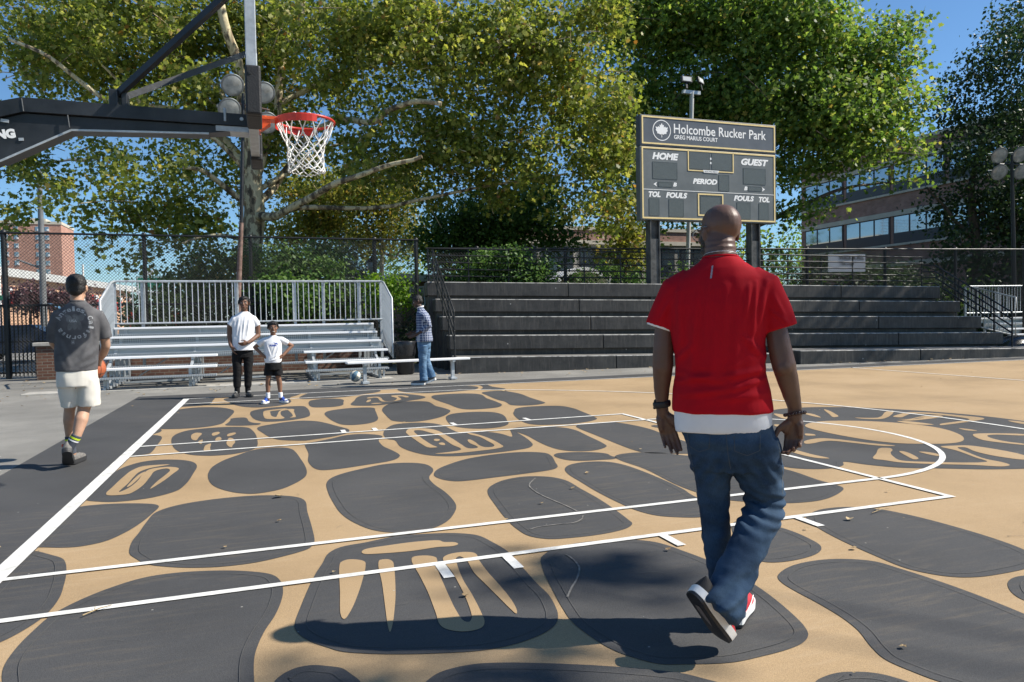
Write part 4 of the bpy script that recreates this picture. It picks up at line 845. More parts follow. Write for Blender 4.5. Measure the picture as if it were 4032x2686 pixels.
def netp(j, t):      # j angular index (may be half), t 0..1 down the net
    r = RR - .004 if t <= 0 else np.interp(t, [0, .12, .35, .6, .85, 1], [.225, .215, .168, .142, .136, .142])
    a = 2 * math.pi * j / NL + .1
    w = .006 * math.sin(j * 2.3 + t * 9)
    return RC + Vector(((r + w) * math.cos(a), (r + w) * math.sin(a), -.012 - .375 * t + .008 * math.sin(j * 1.7)))
ts = [0, .30, .45, .58, .70, .82, .93, 1.02]
for j in range(NL):
    for sgn in (-1, 1):
        pts = []
        for k, t in enumerate(ts):
            off = (0 if k == 0 else .5 * (k % 2)) * sgn
            # each cord zigzags between neighbouring knots
            pts.append(netp(j + (.12 * sgn if k == 0 else (.5 * sgn if k % 2 else 0)), t))
        b.tube(smooth_open(pts, 3), .0048, 6)
    b.tube([netp(j + .12 * k, 0) + Vector((0, 0, .022 if abs(k) < 1 else 0)) for k in (-1, -.5, 0, .5, 1)], .0048, 6)
    b.tube([netp(j - .5, 1.02), netp(j - .25, 1.06), netp(j, 1.03), netp(j + .25, 1.06), netp(j + .5, 1.02)], .0045, 6)
b.build("net", M['net'], hp)

# ---------------------------------------------------------------- floodlights
M['lamp_glass'] = mat("frosted lamp glass", (.24, .27, .27), .15, .25, 5, spec=.8, col2=(.40, .42, .41))
def flood(parent, c, d, r=.27):
    d = Vector(d).normalized(); q = d.to_track_quat('Z', 'Y').to_matrix().to_4x4(); q.translation = Vector(c)
    b = MB(); b.lathe([(.05, -.30), (.09, -.28), (.13, -.16), (r * .8, -.04), (r, -.01), (r + .012, .0), (r + .012, .02), (r - .01, .02)], 24, q); b.tube([q @ Vector((-r - .02, 0, -.02)), q @ Vector((-r * .9, -.0, -.28)), q @ Vector((r * .9, 0, -.28)), q @ Vector((r + .02, 0, -.02))], .012, 6)
    h = b.build("floodlight", M['dark_steel'], parent)
    b = MB(); b.lathe([(r - .008, .008), (r * .8, .028), (r * .4, .045), (.001, .05)], 24, q, caps=False); b.build("lens", M['lamp_glass'], h)
fl = empty("floodlight_mast", (.80, 13.6, 0), 0, "thin rusty floodlight mast with round lamps rising behind the hoop", "floodlight mast")
b = MB(); b.tube([(-.17, .0, 0), (-.15, 0, 2.0), (-.02, 0, 3.9)], [.075, .07, .055], 10); b.build("lower_pole", M['rust'], fl)
b = MB(); b.tube([(-.02, 0, 3.88), (.08, 0, 6.2), (.12, 0, 7.2)], [.05, .045, .04], 10); b.build("upper_pole", M['black_metal'], fl)
b = MB(); b.tube([(-.30, 0, 6.98), (.75, 0, 6.82)], .03, 8); b.tube([(-.2, 0, 6.5), (.1, 0, 6.2), (.6, 0, 6.35)], .02, 8); b.build("cross_arm", M['rust'], fl)
for (x, z) in ((-.13, 7.36), (-.22, 6.75), (.62, 7.23), (.67, 6.47)): flood(fl, (x, -.12, z), (.25, -1, -.62))
b = MB(); b.tube([(-.06 + .03 * math.cos(k * 1.1), .08 * math.sin(k * 1.1) - .02, 3.2 + k * .022) for k in range(90)], .007, 5); b.build("coiled_cable", M['rubber'], fl)
rm = empty("floodlight_mast", (29.0, 14, 0), 0, "dark floodlight mast with four round lamps before the dark trees at right", "floodlight mast")
b = MB(); b.tube([(.05, 0, 0), (-.02, 0, 4), (-.12, 0, 7.0)], [.10, .08, .06], 10); b.tube([(-1.0, 0, 6.92), (.8, 0, 6.98)], .03, 8); b.tube([(-.12, 0, 7.0), (-.12, 0, 7.3)], .04, 8); b.build("pole", M['black_metal'], rm)
for (x, z) in ((-.93, 7.22), (-.93, 6.58), (.2, 7.32), (.28, 6.66)): flood(rm, (x, -.1, z), (-.35, -1, -.55), .30)
lp = empty("led_floodlight_pole", (15.72, 16, 0), 0, "slim grey pole with two square floodlights rising behind the scoreboard", "floodlight mast")
b = MB(); b.tube([(-.28, 0, 0), (.1, 0, 9.2)], .075, 10); b.build("pole", mat("pale grey pole", (.45, .45, .42), .5, .1, 3), lp)
b = MB(); b.b2((-.28, -.06, 9.15), (.42, .06, 9.27)); b.build("cross_arm", M['galv'], lp)
M['led'] = mat("diffuser panel", (.50, .52, .52), .4)
for (x, rz, t) in ((-.17, -.1, .15), (.40, .55, .1)):
    Mx = Matrix.Translation((x, -.08, 9.62)) @ Matrix.Rotation(rz, 4, 'Z') @ Matrix.Rotation(-.25, 4, 'X') @ Matrix.Rotation(t * .4, 4, 'Y')
    b = MB(); b.b2((-.20, -.04, -.12), (.20, .05, .12), 0, .02); b.b2((-.03, 0, -.34), (.03, .03, -.11)); b.xf(Mx); hd = b.build("floodlight", M['black_metal'], lp)
    b = MB(); b.b2((-.15, -.047, -.08), (.15, -.041, .08)); b.xf(Mx); b.build("diffuser", M['led'], hd)

# ---------------------------------------------------------------- fences
def chain_mesh(b, p0, p1, z0, z1, step=.06, w=.0042):
    """real crossed wires between two points, as flat ribbons of triangular section"""
    p0, p1 = Vector((p0[0], p0[1], 0)), Vector((p1[0], p1[1], 0)); L = (p1 - p0).length; t = (p1 - p0) / L; H = z1 - z0
    nrm = Vector((-t.y, t.x, 0)); sl = 1.0
    k = -H
    while k < L:
        for s in (1, -1):
            a0, a1 = k, k + H
            if s < 0: a0, a1 = k + H, k
            # clip the diagonal to the panel
            pts = []
            lo, hi = 0.0, 1.0
            da = a1 - a0
            t0, t1 = sorted(((0 - a0) / da, (L - a0) / da))
            lo, hi = max(lo, t0), min(hi, t1)
            if hi - lo > .002:
                A = p0 + t * (a0 + da * lo) + Vector((0, 0, z0 + H * lo)); B = p0 + t * (a0 + da * hi) + Vector((0, 0, z0 + H * hi))
                dv = (B - A).normalized(); sd = dv.cross(nrm) * w; off = nrm * (w if s > 0 else -w)
                b.add([A + sd + off * .2, A - sd + off * .2, A + off * 1.6, B + sd + off * .2, B - sd + off * .2, B + off * 1.6], [(0, 1, 4, 3), (1, 2, 5, 4), (2, 0, 3, 5)])
        k += step * 1.414
def chain_fence(name, path, posts, z1, label, mid=None, zb=0.02, wire=.0042, step=.06, rails=True):
    e = empty(name, (0, 0, 0), 0, label, "fence")
    b = MB()
    for p, q in zip(path[:-1], path[1:]): chain_mesh(b, p, q, zb, z1, step, wire)
    b.build("chain_mesh", M['black_metal'], e, recalc=False)
    b = MB(); b.tube([(x, y, z1 + .01) for x, y in path], .028, 8); b.build("top_rail", M['black_metal'], e)
    if mid: b = MB(); b.tube([(x, y + .03, mid) for x, y in path], .024, 8); b.build("middle_rail", M['black_metal'], e)
    for (x, y, r) in posts:
        b = MB(); b.tube([(x, y + .05, 0), (x, y + .05, z1 + .03)], r, 10); b.lathe([(r * 1.15, 0), (r * 1.15, .03), (r * .5, .06), (.001, .065)], 10, Matrix.Translation((x, y + .05, z1 + .03))); b.build("post", M['black_metal'], e)
    return e
chain_fence("chain_link_fence", [(-5.6, 15.5), (5.75, 15.42)], [(-5.0, 15.5, .07), (-1.76, 15.5, .055), (.95, 15.5, .05), (4.43, 15.45, .06), (5.68, 15.42, .06)], 3.74, "tall black chain link fence behind the metal bleacher", mid=1.88)
def stp(u, v): 
    c, s = math.cos(ST_RZ), math.sin(ST_RZ); return (5.53 + c * u - s * v, 10.75 + s * u + c * v)
chain_fence("chain_link_fence", [stp(-.2, 4.3), stp(26, 4.3)], [(*stp(u, 4.3), .055) for u in (1.36, 4.15, 6.9, 9.7, 12.57, 15.56, 18.4, 21.3)], 3.45, "long black chain link fence along the top of the concrete stand", zb=1.6)
chain_fence("chain_link_fence", [(-5.6, 15.5), (-5.75, 6)], [(-5.65, 12, .07)], 3.74, "black chain link fence turning towards the camera at the left edge")
# low iron fence with close pickets in front of the street
fe = empty("iron_picket_fence", (0, 0, 0), 0, "low black iron fence of close upright pickets at the left", "fence")
b = MB(); b.b2((-5.55, 15.62, 1.86), (5.3, 15.66, 1.92)); b.b2((-5.55, 15.62, .12), (-4.1, 15.66, .17)); b.b2((-5.55, 15.62, .93), (5.3, 15.66, .965)); b.build("rail", M['black_metal'], fe)
pm = MB(); pm.b2((-.013, -.013, .05), (.013, .013, 1.88)); p0 = None
for i in range(34):
    if p0 is None: c = p0 = pm.build("picket", M['black_metal'], fe)
    else: c = p0.copy(); COL.objects.link(c); c.parent = fe
    c.location = (-5.5 + .09 * i, 15.64, 0)
M['brick_low'] = brick_mat("old red brick", (.095, .04, .027), (.14, .07, .045), (.17, .15, .12))  # brick colour darkened to stand in for shade under the bleacher
bw = empty("brick_wall", (0, 0, 0), 0, "low red brick wall with a stone coping behind the metal bleacher", "wall")
b = MB(); b.b2((-4.12, 14.55, 0), (4.1, 14.85, .84)); b.build("brickwork", M['brick_low'], bw)
b = MB(); b.b2((-4.18, 14.49, .842), (4.15, 14.91, .93), 0, .012); b.build("coping", M['concrete'], bw)
# rubbish bin between the stands, wheeled bin and box beyond the fence
tb = empty("rubbish_bin", (4.52, 11.35, 0), 0, "black rubbish bin between the metal bleacher and the concrete stand", "bin")
b = MB(); b.lathe([(.18, .0), (.21, .02), (.235, .55), (.245, .56), (.25, .60)], 24); b.build("body", M['rubber'], tb)
M['bag'] = mat("black plastic bag", (.016, .016, .018), .28, .2, 8, bump=.5, bscale=14)
b = MB(); b.lathe([(.25, .45), (.262, .5), (.258, .7), (.268, .79), (.255, .805), (.23, .80), (.22, .6)], 24); b.build("bag_liner", M['bag'], tb)
wb = empty("wheeled_bin", (5.5, 20.5, 0), .2, "dark blue wheeled bin with a white sticker beyond the fence", "bin")
b = MB(); b.b2((-.28, -.3, .06), (.28, .3, .95), 0, .03); b.build("body", mat("blue plastic", (.012, .02, .05), .5), wb)
b = MB(); b.b2((-.31, -.34, .955), (.31, .33, 1.02), 0, .02); b.build("lid", M['rubber'], wb)
b = MB(); b.b2((-.1, -.306, .5), (.1, -.302, .72)); b.build("sticker", M['white'], wb)
bx = empty("cardboard_box", (6.15, 19.3, 0), .5, "small white carton lying on the path beyond the fence", "box")
b = MB(); b.box((0, 0, .2), (.34, .3, .28), Matrix.Rotation(.35, 3, 'Y'), 0, .006); b.build("carton", M['white'], bx)
b = MB(); b.box((.12, -.16, .33), (.2, .12, .006), Matrix.Rotation(.6, 3, 'X')); b.build("flap", M['white'], bx)
sheet("path", [(3.9, 18.6), (6.9, 18.2), (7.4, 20.2), (4.4, 20.6)], -.006, 'asphalt')
# park street lamp
sp = empty("park_lamp", (4.85, 19, 0), 0, "black old fashioned park lamp post behind the fence", "street lamp")
b = MB(); b.lathe([(.16, 0), (.16, .3), (.09, .4), (.06, .7), (.05, 2.75), (.09, 2.85), (.07, 2.95)], 16); b.build("post", M['black_metal'], sp)
b = MB(); b.lathe([(.08, 2.95), (.15, 3.05), (.19, 3.33), (.17, 3.36)], 12); b.build("lantern", mat("lamp glass", (.25, .25, .22), .2, .2), sp)
b = MB(); b.lathe([(.21, 3.36), (.18, 3.40), (.08, 3.50), (.03, 3.58), (.001, 3.62)], 12); b.build("cap", M['black_metal'], sp)
# thin aerial-like rod standing beyond the fence
rd = empty("signpost", (2.45, 17, 0), 0, "bare thin white post standing among the shrubs behind the bleacher", "post")
b = MB(); b.tube([(0, 0, 0), (0, 0, 3.75)], .018, 8); b.build("rod", M['white'], rd)
b = MB(); b.lathe([(.04, 0), (.04, .05), (.018, .08)], 10); b.build("foot", M['galv'], rd)
# notice on the far fence
ns = empty("banner", (*stp(13.75, 4.75), 0), ST_RZ, "white banner with black lettering tied behind the fence at right", "banner")
b = MB(); b.b2((-.1, 0, 2.72), (1.35, .02, 3.33)); b.build("sheet", mat("banner cloth", (.42, .46, .52), .7, .1, 3), ns)
b = MB(); put_text(b, "WALK & ALL", .3, 3.14, 1.3, 3.28, -.008, 0, .03); put_text(b, "The Dogs", .35, 2.93, .9, 3.05, -.008, 0, .03); b.build("lettering", M['rubber'], ns)
# tarpaulin heap at the right
tp = MB(); n = 14; vs = []; fs = []
for i in range(n + 1):
    for j in range(n + 1):
        x, y = i / n * 2.6, j / n * 1.3
        h = .46 * (1 - abs(2 * x / 2.6 - 1) ** 4) * (1 - abs(2 * y / 1.3 - 1) ** 4) + .05 * mnoise.noise(Vector((x * 3, y * 4, 1)))
        vs.append((x, y, max(h, .0)))
for i in range(n):
    for j in range(n): fs.append((i * (n + 1) + j, (i + 1) * (n + 1) + j, (i + 1) * (n + 1) + j + 1, i * (n + 1) + j + 1))
tp.add(vs, fs, 0, True); o = tp.build("tarpaulin", M['bag']); o.location = (*stp(17.1, .9), .02); o.rotation_euler = (0, 0, ST_RZ); tag(o, "rumpled black tarpaulin heaped at the right end of the stand", "tarpaulin")
# ---------------------------------------------------------------- buildings beyond the park
M['brick_tower'] = brick_mat("tower brick", (.40, .20, .14), (.48, .26, .19), (.42, .30, .25), 1, .6, .2)
M['brick_school'] = brick_mat("school brick", (.26, .12, .085), (.34, .17, .125), (.34, .30, .26))
M['stone_band'] = mat("limestone band", (.50, .45, .36), .8, .12, 1.5)
M['orange_wall'] = mat("ochre render", (.50, .30, .19), .85, .1, .6)
M['roof_band'] = mat("pale grey fascia", (.48, .48, .46), .6, .1, .8)
M['win_frame'] = mat("dark window frame", (.03, .032, .035), .45)
gm2, gn2, gb2 = new_mat("reflective glazing"); gb2.inputs["Base Color"].default_value = (.35, .38, .40, 1); gb2.inputs["Metallic"].default_value = .85; gb2.inputs["Roughness"].default_value = .06
M['glazing'] = gm2
tw = empty("apartment_tower", (-68, 266, 0), 0, "tall red brick apartment tower far off behind the left chain link fence", "building")
b = MB(); b.b2((-9, -6, 0), (7.7, 10, 34.6)); b.build("wall", M['brick_tower'], tw)
b = MB(); b.b2((-9.2, -6.2, 34.6), (7.9, 10.2, 35.5)); b.b2((-3, 0, 35.5), (2, 6, 37.2)); b.build("roof", M['stone_band'], tw)
wm = MB(); wm.b2((-.62, -.06, -.7), (.62, .03, .7)); wm.b2((-.7, -.12, -.82), (.7, .0, -.7)); w0 = None
pm = MB(); pm.b2((-.54, -.09, .02), (.54, -.061, .62)); pm.b2((-.54, -.09, -.62), (.0, -.061, -.02))
am = MB(); am.b2((.05, -.3, -.62), (.62, -.07, -.06))
for r_ in range(12):
    for x in (-7.5, -4.8, 1.1, 3.7):
        if w0 is None:
            w0 = c = wm.build("window", M['roof_band'], tw); p_ = pm.build("pane", M['glazing'], w0); a_ = am.build("air_conditioner", M['white'], w0)
        else:
            c = w0.copy(); COL.objects.link(c); c.parent = tw
            for ch in (p_, a_)[:2 if (r_ * 7 + int(x * 3)) % 3 else 1]:
                g = ch.copy(); COL.objects.link(g); g.parent = c
        c.location = (x, -6.02, 3.2 + 2.72 * r_)
# long low building with red shutters, running away to the right
A, B = Vector((-20.6, 60, 0)), Vector((-15.2, 98, 0)); dv = (B - A); Lb = dv.length; az = math.atan2(dv.y, dv.x)
lb = empty("row_building", A, az, "long low ochre building with pale flat roof edge and red shutters beyond the street", "building")
b = MB(); b.b2((0, 0, 0), (Lb, 9, 5.75)); b.build("wall", M['orange_wall'], lb)
b = MB(); b.b2((-.4, -.7, 5.75), (Lb + .4, 9.4, 6.45)); b.build("roof", M['roof_band'], lb)
wm = MB(); wm.b2((-.5, -.05, -.9), (.5, .03, .9)); pm = MB(); pm.b2((-.44, -.08, -.82), (.44, -.051, .82)); sm_ = MB(); sm_.b2((-.5, -.14, -.85), (0, -.09, .85)); am = MB(); am.b2((-.35, -.35, .35), (.4, -.15, .8)); w0 = None
for i in range(10):
    if w0 is None:
        w0 = c = wm.build("window", M['win_frame'], lb); pm.build("pane", M['glazing'], w0); am.build("air_conditioner", M['white'], w0)
        for sx in (-.45, .95):
            s_ = sm_.build("shutter", M['red_paint'], w0); s_.location = (sx, 0, 0)
    else:
        c = copy_tree(w0, lb)
    c.location = (2.4 + i * 3.9, -.02, 4.1)
# the school building along the right
sc = empty("school_building", (42, 0, 0), 0, "brown brick school with long strip windows behind the trees at right", "building")
b = MB(); b.b2((0, 2, 0), (14, 40.6, 12.5)); b.build("wall", M['brick_school'], sc)
b = MB()
for z0, z1 in ((11.3, 11.62), (7.83, 8.15), (4.4, 4.7), (9.28, 9.42), (5.8, 5.95)): b.b2((-.14, 2.1, z0), (-.002, 40.5, z1))
b.b2((-.1, 1.9, 12.502), (14.1, 40.7, 12.75)); b.build("stone_band", M['stone_band'], sc)
bay = MB(); bay.b2((-.05, 0, 0), (-.003, 3.9, 1.88))
gl = MB()
for i in range(3): gl.b2((-.075, .1 + i * 1.28, .72), (-.051, 1.24 + i * 1.28, 1.80))
b0 = None
for z0 in (9.42, 5.95):
    for i in range(9):
        if b0 is None: b0 = c = bay.build("window", M['win_frame'], sc); gl.build("pane", M['glazing'], b0)
        else: c = copy_tree(b0, sc)
        c.location = (0, 2.6 + i * 4.2, z0)
# pale building behind the middle of the grandstand
cb = empty("school_wing", (27, 40.6, 0), 0, "pale low building with a brick band and roof railing behind the middle of the stand", "building")
b = MB(); b.b2((-10.5, 0, 0), (7, 9, 6.55)); b.build("wall", mat("grey beige render", (.34, .32, .28), .8, .12, .8), cb)
b = MB(); b.b2((-10.5, -.06, 6.84), (7, 8.9, 7.55)); b.build("brick_band", M['brick_school'], cb)
b = MB(); b.b2((-10.6, -.2, 6.552), (7.1, 9, 6.838)); b.b2((-10.6, -.15, 7.552), (7.1, 9, 7.8)); b.build("stone_band", M['stone_band'], cb)
b = MB()
for z in (8.05, 8.3, 8.55, 8.8, 9.05): b.tube([(-10, 0, z), (6.8, 0, z)], .025, 6)
for i in range(12): b.tube([(-10 + i * 1.5, 0, 7.75), (-10 + i * 1.5, 0, 9.1)], .03, 6)
b.build("roof_railing", M['galv'], cb)
wm = MB(); wm.b2((0, -.06, 0), (2.3, -.003, 2.3)); gl = MB(); gl.b2((.1, -.085, .1), (1.1, -.061, 2.2)); gl.b2((1.2, -.085, .1), (2.2, -.061, 2.2)); w0 = None
for i in range(6):
    if w0 is None: w0 = c = wm.build("window", M['win_frame'], cb); gl.build("pane", M['glass'], w0)
    else: c = copy_tree(w0, cb)
    c.location = (-10 + i * 2.75, 0, 4.0)
ca = empty("entrance_canopy", (21.5, 37.5, 0), 0, "white arched canopy over an entrance behind the concrete stand", "canopy")
b = MB(); n = 14; vs = []
for i in range(n + 1):
    t = i / n; x = -1.9 + 3.8 * t; z = 3.95 + .75 * math.sin(math.pi * t)
    for y in (0, 3.2):
        vs += [(x, y, z), (x, y, z - .28)]
fs = []
for i in range(n):
    a = 4 * i; fs += [(a, a + 4, a + 6, a + 2), (a + 1, a + 3, a + 7, a + 5), (a, a + 1, a + 5, a + 4), (a + 2, a + 6, a + 7, a + 3)]
b.add(vs, fs, 0, False); b.build("arch", M['white'], ca)
for x in (-1.8, 1.8):
    for y in (.1, 3.0):
        b = MB(); b.tube([(x, y, 0), (x, y, 3.95)], .07, 8); b.build("post", M['galv'], ca)
ks = empty("park_kiosk", (7.3, 26.4, 0), .1, "small brown brick hut with a white flat roof beyond the fence", "hut")
b = MB(); b.b2((-.1, 0, 0), (5, 4, 3.1)); b.build("wall", brick_mat("hut brick", (.22, .12, .06), (.30, .18, .10), (.26, .22, .17)), ks)
b = MB(); b.b2((-.75, -.5, 3.1), (5.6, 4.5, 3.42)); b.build("roof", M['white'], ks)
b = MB(); b.b2((.25, -.05, 2.0), (1.0, -.003, 2.9)); w_ = b.build("window", M['white'], ks); b = MB(); b.b2((.33, -.07, 2.08), (.6, -.051, 2.82)); b.b2((.66, -.07, 2.08), (.93, -.051, 2.82)); b.build("pane", M['glass'], w_)
# street things at the left
sl_ = empty("street_lamp", (-9.1, 35, 0), 0, "tall grey street lamp pole with a short side arm behind the left fence", "street lamp")
M['grey_pole'] = mat("grey street pole", (.16, .17, .18), .5, .2, 2)
b = MB(); b.tube([(0, 0, 0), (.02, 0, 4.6), (.05, 0, 9.0)], [.17, .14, .11], 10); b.build("pole", M['grey_pole'], sl_)
b = MB(); b.tube([(.03, 0, 4.25), (-.5, 0, 4.45), (-1.05, 0, 4.68)], [.06, .05, .04], 8); b.build("arm", M['grey_pole'], sl_)
b = MB(); b.tube([(.05, 0, 9.0), (.6, 0, 9.5), (1.6, 0, 9.7)], [.07, .06, .05], 8); b.build("lamp_arm", M['grey_pole'], sl_)
b = MB(); b.box((1.9, 0, 9.68), (.7, .3, .16), None, 0, .05); b.build("lamp_head", M['grey_pole'], sl_)
for (px, lab, sg) in ((-10.3, "thin pale street sign pole with a small green plate before the purple trees", True), (-6.9, "thin pale pole without a plate beside the purple trees", False)):
    e = empty("sign_pole", (px, 33, 0), 0, lab, "pole")
    b = MB(); b.tube([(0, 0, 0), (0, 0, 4.3)], .045, 8); b.build("pole", M['white'], e)
    if sg: b = MB(); b.b2((-.55, -.03, 2.62), (.35, -.048, 2.85)); b.build("name_plate", mat("green sign", (.02, .16, .09), .4), e)
hs = empty("highway_sign", (-7.7, 60, 0), -.05, "large green road sign with a pale panel below it, far behind the bleacher", "sign")
b = MB(); b.b2((-1.05, 0, 4.3), (1.1, .06, 5.45)); b.build("green_panel", mat("highway green", (.015, .20, .12), .4), hs)
b = MB(); frame_bars(b, -1.0, 4.35, 1.05, 5.4, .05); b.b2((-1.05, -.02, 3.85), (1.1, .05, 4.24)); b.build("white_panel", M['white'], hs)
b = MB(); b.b2((-.22, .0, 5.5), (.28, .05, 5.95)); b.build("route_panel", M['white'], hs)
for x in (-.8, .85): b = MB(); b.tube([(x, .1, 0), (x, .1, 5.4)], .06, 8); b.build("post", M['grey_pole'], hs)
for (x, lab) in ((-4.7, "dark red upright panel left of the fence post behind the bleacher rail"), (-2.8, "dark red upright panel right of the fence post behind the bleacher rail")):
    e = empty("red_panel", (x, 32, 0), 0, lab, "panel", "red panels beyond the fence")
    b = MB(); b.b2((-.22, 0, .2), (.22, .06, 2.0), 0, .01); b.build("board", M['red_paint'], e); b = MB(); b.b2((-.18, .062, 0), (-.12, .11, 2.0)); b.b2((.12, .062, 0), (.18, .11, 2.0)); b.build("post", M['grey_pole'], e)

# parked vehicles
M['tyre'] = mat("tyre rubber", (.02, .02, .02), .8, .2, 20)
M['lamp_red'] = mat("red tail lamp", (.45, .02, .02), .25)
def car(name, loc, rz, paint, label, prof, glassprof, w):
    e = empty(name, loc, rz, label, "car" if "car" in name else "van")
    Mx = Matrix(((1, 0, 0, 0), (0, 0, 1, 0), (0, 1, 0, 0), (0, 0, 0, 1)))
    body = MB(); n = len(prof)
    ys = [(-w, .93), (-w * .93, 1.0), (w * .93, 1.0), (w, .93)]
    cx = sum(p[0] for p in prof) / n; vs = []
    for y, s in ys: vs += [(cx + (x - cx) * (.985 if s < 1 else 1), y, .3 + (z - .3) * (s if z > .9 else 1)) for x, z in prof]
    fs = [tuple(range(n))[::-1], tuple(range(3 * n, 4 * n))]
    for r_ in range(3): fs += [(r_ * n + i, r_ * n + (i + 1) % n, (r_ + 1) * n + (i + 1) % n, (r_ + 1) * n + i) for i in range(n)]
    body.add(vs, fs); bo = body.build("body", paint, e)
    for gp in glassprof:
        g = MB()
        if gp[0] == 'side':
            for s in (-1, 1): g.prism(gp[1], s * w * .985, s * (w * .985 + .012), 0, Mx)
        else:
            (xa, za), (xb, zb) = gp[1]; nx, nz = (zb - za), -(xb - xa); l = math.hypot(nx, nz); nx, nz = nx / l * gp[2], nz / l * gp[2]
            k = w * .80; g.add([(xa + nx, -k, za + nz), (xa + nx, k, za + nz), (xb + nx, k * .92, zb + nz), (xb + nx, -k * .92, zb + nz)], [(0, 1, 2, 3)])
        g.build("window", M['glass'], e)
    for x in (prof[0][0] + .85, prof[-1][0] - .85) if prof[-1][0] > prof[0][0] else (-1.35, 1.35):
        for s in (-1, 1):
            t = MB(); Q = Matrix.Translation((x, s * (w - .1), .33)) @ Matrix.Rotation(math.pi / 2, 4, 'X')
            t.lathe([(.20, -.1), (.30, -.1), (.33, -.06), (.33, .06), (.30, .1), (.20, .1)], 20, Q); wh = t.build("wheel", M['tyre'], e)
            t = MB(); t.lathe([(.02, -.104), (.19, -.102), (.21, -.09), (.21, .09), (.19, .102), (.02, .104)], 12, Q); t.build("rim", M['galv'], wh)
    for s in (-1, 1):
        t = MB(); t.box((prof[0][0] - .005, s * w * .78, .85), (.04, .3, .18)); t.build("tail_light", M['lamp_red'], e)
        t = MB(); t.box((prof[-1][0] + .005, s * w * .75, .75), (.04, .32, .16)); t.build("headlight", M['lamp_glass'], e)
    return e
sedan = [(-2.2, .35), (-2.2, .95), (-1.6, 1.02), (-1.0, 1.42), (.25, 1.44), (.95, 1.0), (2.05, .86), (2.2, .6), (2.2, .35)]
car("parked_car", (-7.6, 27, 0), .05, mat("deep blue car paint", (.015, .03, .085), .3, spec=.8), "blue parked car seen through the left iron fence", sedan,
    [('side', [(-1.25, 1.05), (-.85, 1.36), (.15, 1.38), (.7, 1.05)]), ('f', ((.97, 1.02), (.3, 1.40)), 1), ('f', ((-1.02, 1.38), (-1.55, 1.04)), 1)], .88)
van = [(-2.4, .4), (-2.4, 1.2), (-2.25, 1.92), (1.1, 1.95), (1.7, 1.25), (2.4, 1.1), (2.45, .4)]
car("parked_van", (4.85, 26.2, 0), math.pi / 2 + .05, mat("white van paint", (.78, .78, .77), .3, spec=.7), "white parked van with dark rear window behind the bleacher railing", van,
    [('side', [(-1.9, 1.3), (-1.85, 1.75), (.95, 1.78), (1.3, 1.3)]), ('f', ((1.68, 1.28), (1.13, 1.9)), 1), ('f', ((-2.27, 1.84), (-2.38, 1.3)), 1)], .95)
# ---------------------------------------------------------------- trees
def leaf_mat(name, stops, trans=.48, rough=.5, spec=.35):
    m, nt, b = new_mat(name); L = nt.links.new
    g = N(nt, "ShaderNodeNewGeometry")
    c = ramp(nt, g.outputs["Random Per Island"], stops)
    L(c, b.inputs["Base Color"]); b.inputs["Roughness"].default_value = rough; b.inputs["Specular IOR Level"].default_value = spec
    tr = N(nt, "ShaderNodeBsdfTranslucent")
    hs = N(nt, "ShaderNodeHueSaturation"); hs.inputs["Value"].default_value = 1.7; hs.inputs["Saturation"].default_value = 1.1; L(c, hs.inputs["Color"]); L(hs.outputs[0], tr.inputs["Color"])
    mx = N(nt, "ShaderNodeMixShader"); mx.inputs[0].default_value = trans
    out = nt.nodes["Material Output"]
    L(b.outputs[0], mx.inputs[1]); L(tr.outputs[0], mx.inputs[2]); L(mx.outputs[0], out.inputs["Surface"])
    return m
M['leaf_plane'] = leaf_mat("plane tree leaves", [(0, (.085, .108, .024)), (.3, (.135, .175, .036)), (.62, (.215, .255, .050)), (.88, (.34, .345, .075)), (.96, (.42, .38, .12)), (1, (.28, .14, .04))])
M['leaf_green'] = leaf_mat("green leaves", [(0, (.055, .105, .024)), (.35, (.115, .185, .036)), (.75, (.165, .245, .052)), (.94, (.34, .39, .09)), (1, (.34, .26, .07))])
M['leaf_dark'] = leaf_mat("dark leaves", [(0, (.018, .036, .014)), (.5, (.036, .068, .022)), (1, (.075, .115, .034))], .28)  # deep green that also carries the shade on the right-edge trees
M['leaf_yellow'] = leaf_mat("yellowing leaves", [(0, (.085, .10, .022)), (.4, (.18, .195, .038)), (.8, (.30, .295, .06)), (1, (.32, .20, .06))])
M['leaf_bush'] = leaf_mat("shrub leaves", [(0, (.04, .085, .022)), (.5, (.08, .155, .035)), (1, (.15, .24, .06))], .3, .55, .3)
M['leaf_lime'] = leaf_mat("bright shrub leaves", [(0, (.06, .13, .018)), (.6, (.14, .25, .025)), (1, (.22, .31, .05))])
M['leaf_plum'] = leaf_mat("purple leaves", [(0, (.05, .022, .030)), (.6, (.12, .055, .065)), (1, (.20, .11, .11))], .2)
M['leaf_spruce'] = leaf_mat("blue grey needles", [(0, (.06, .09, .075)), (1, (.14, .18, .15))], .1)
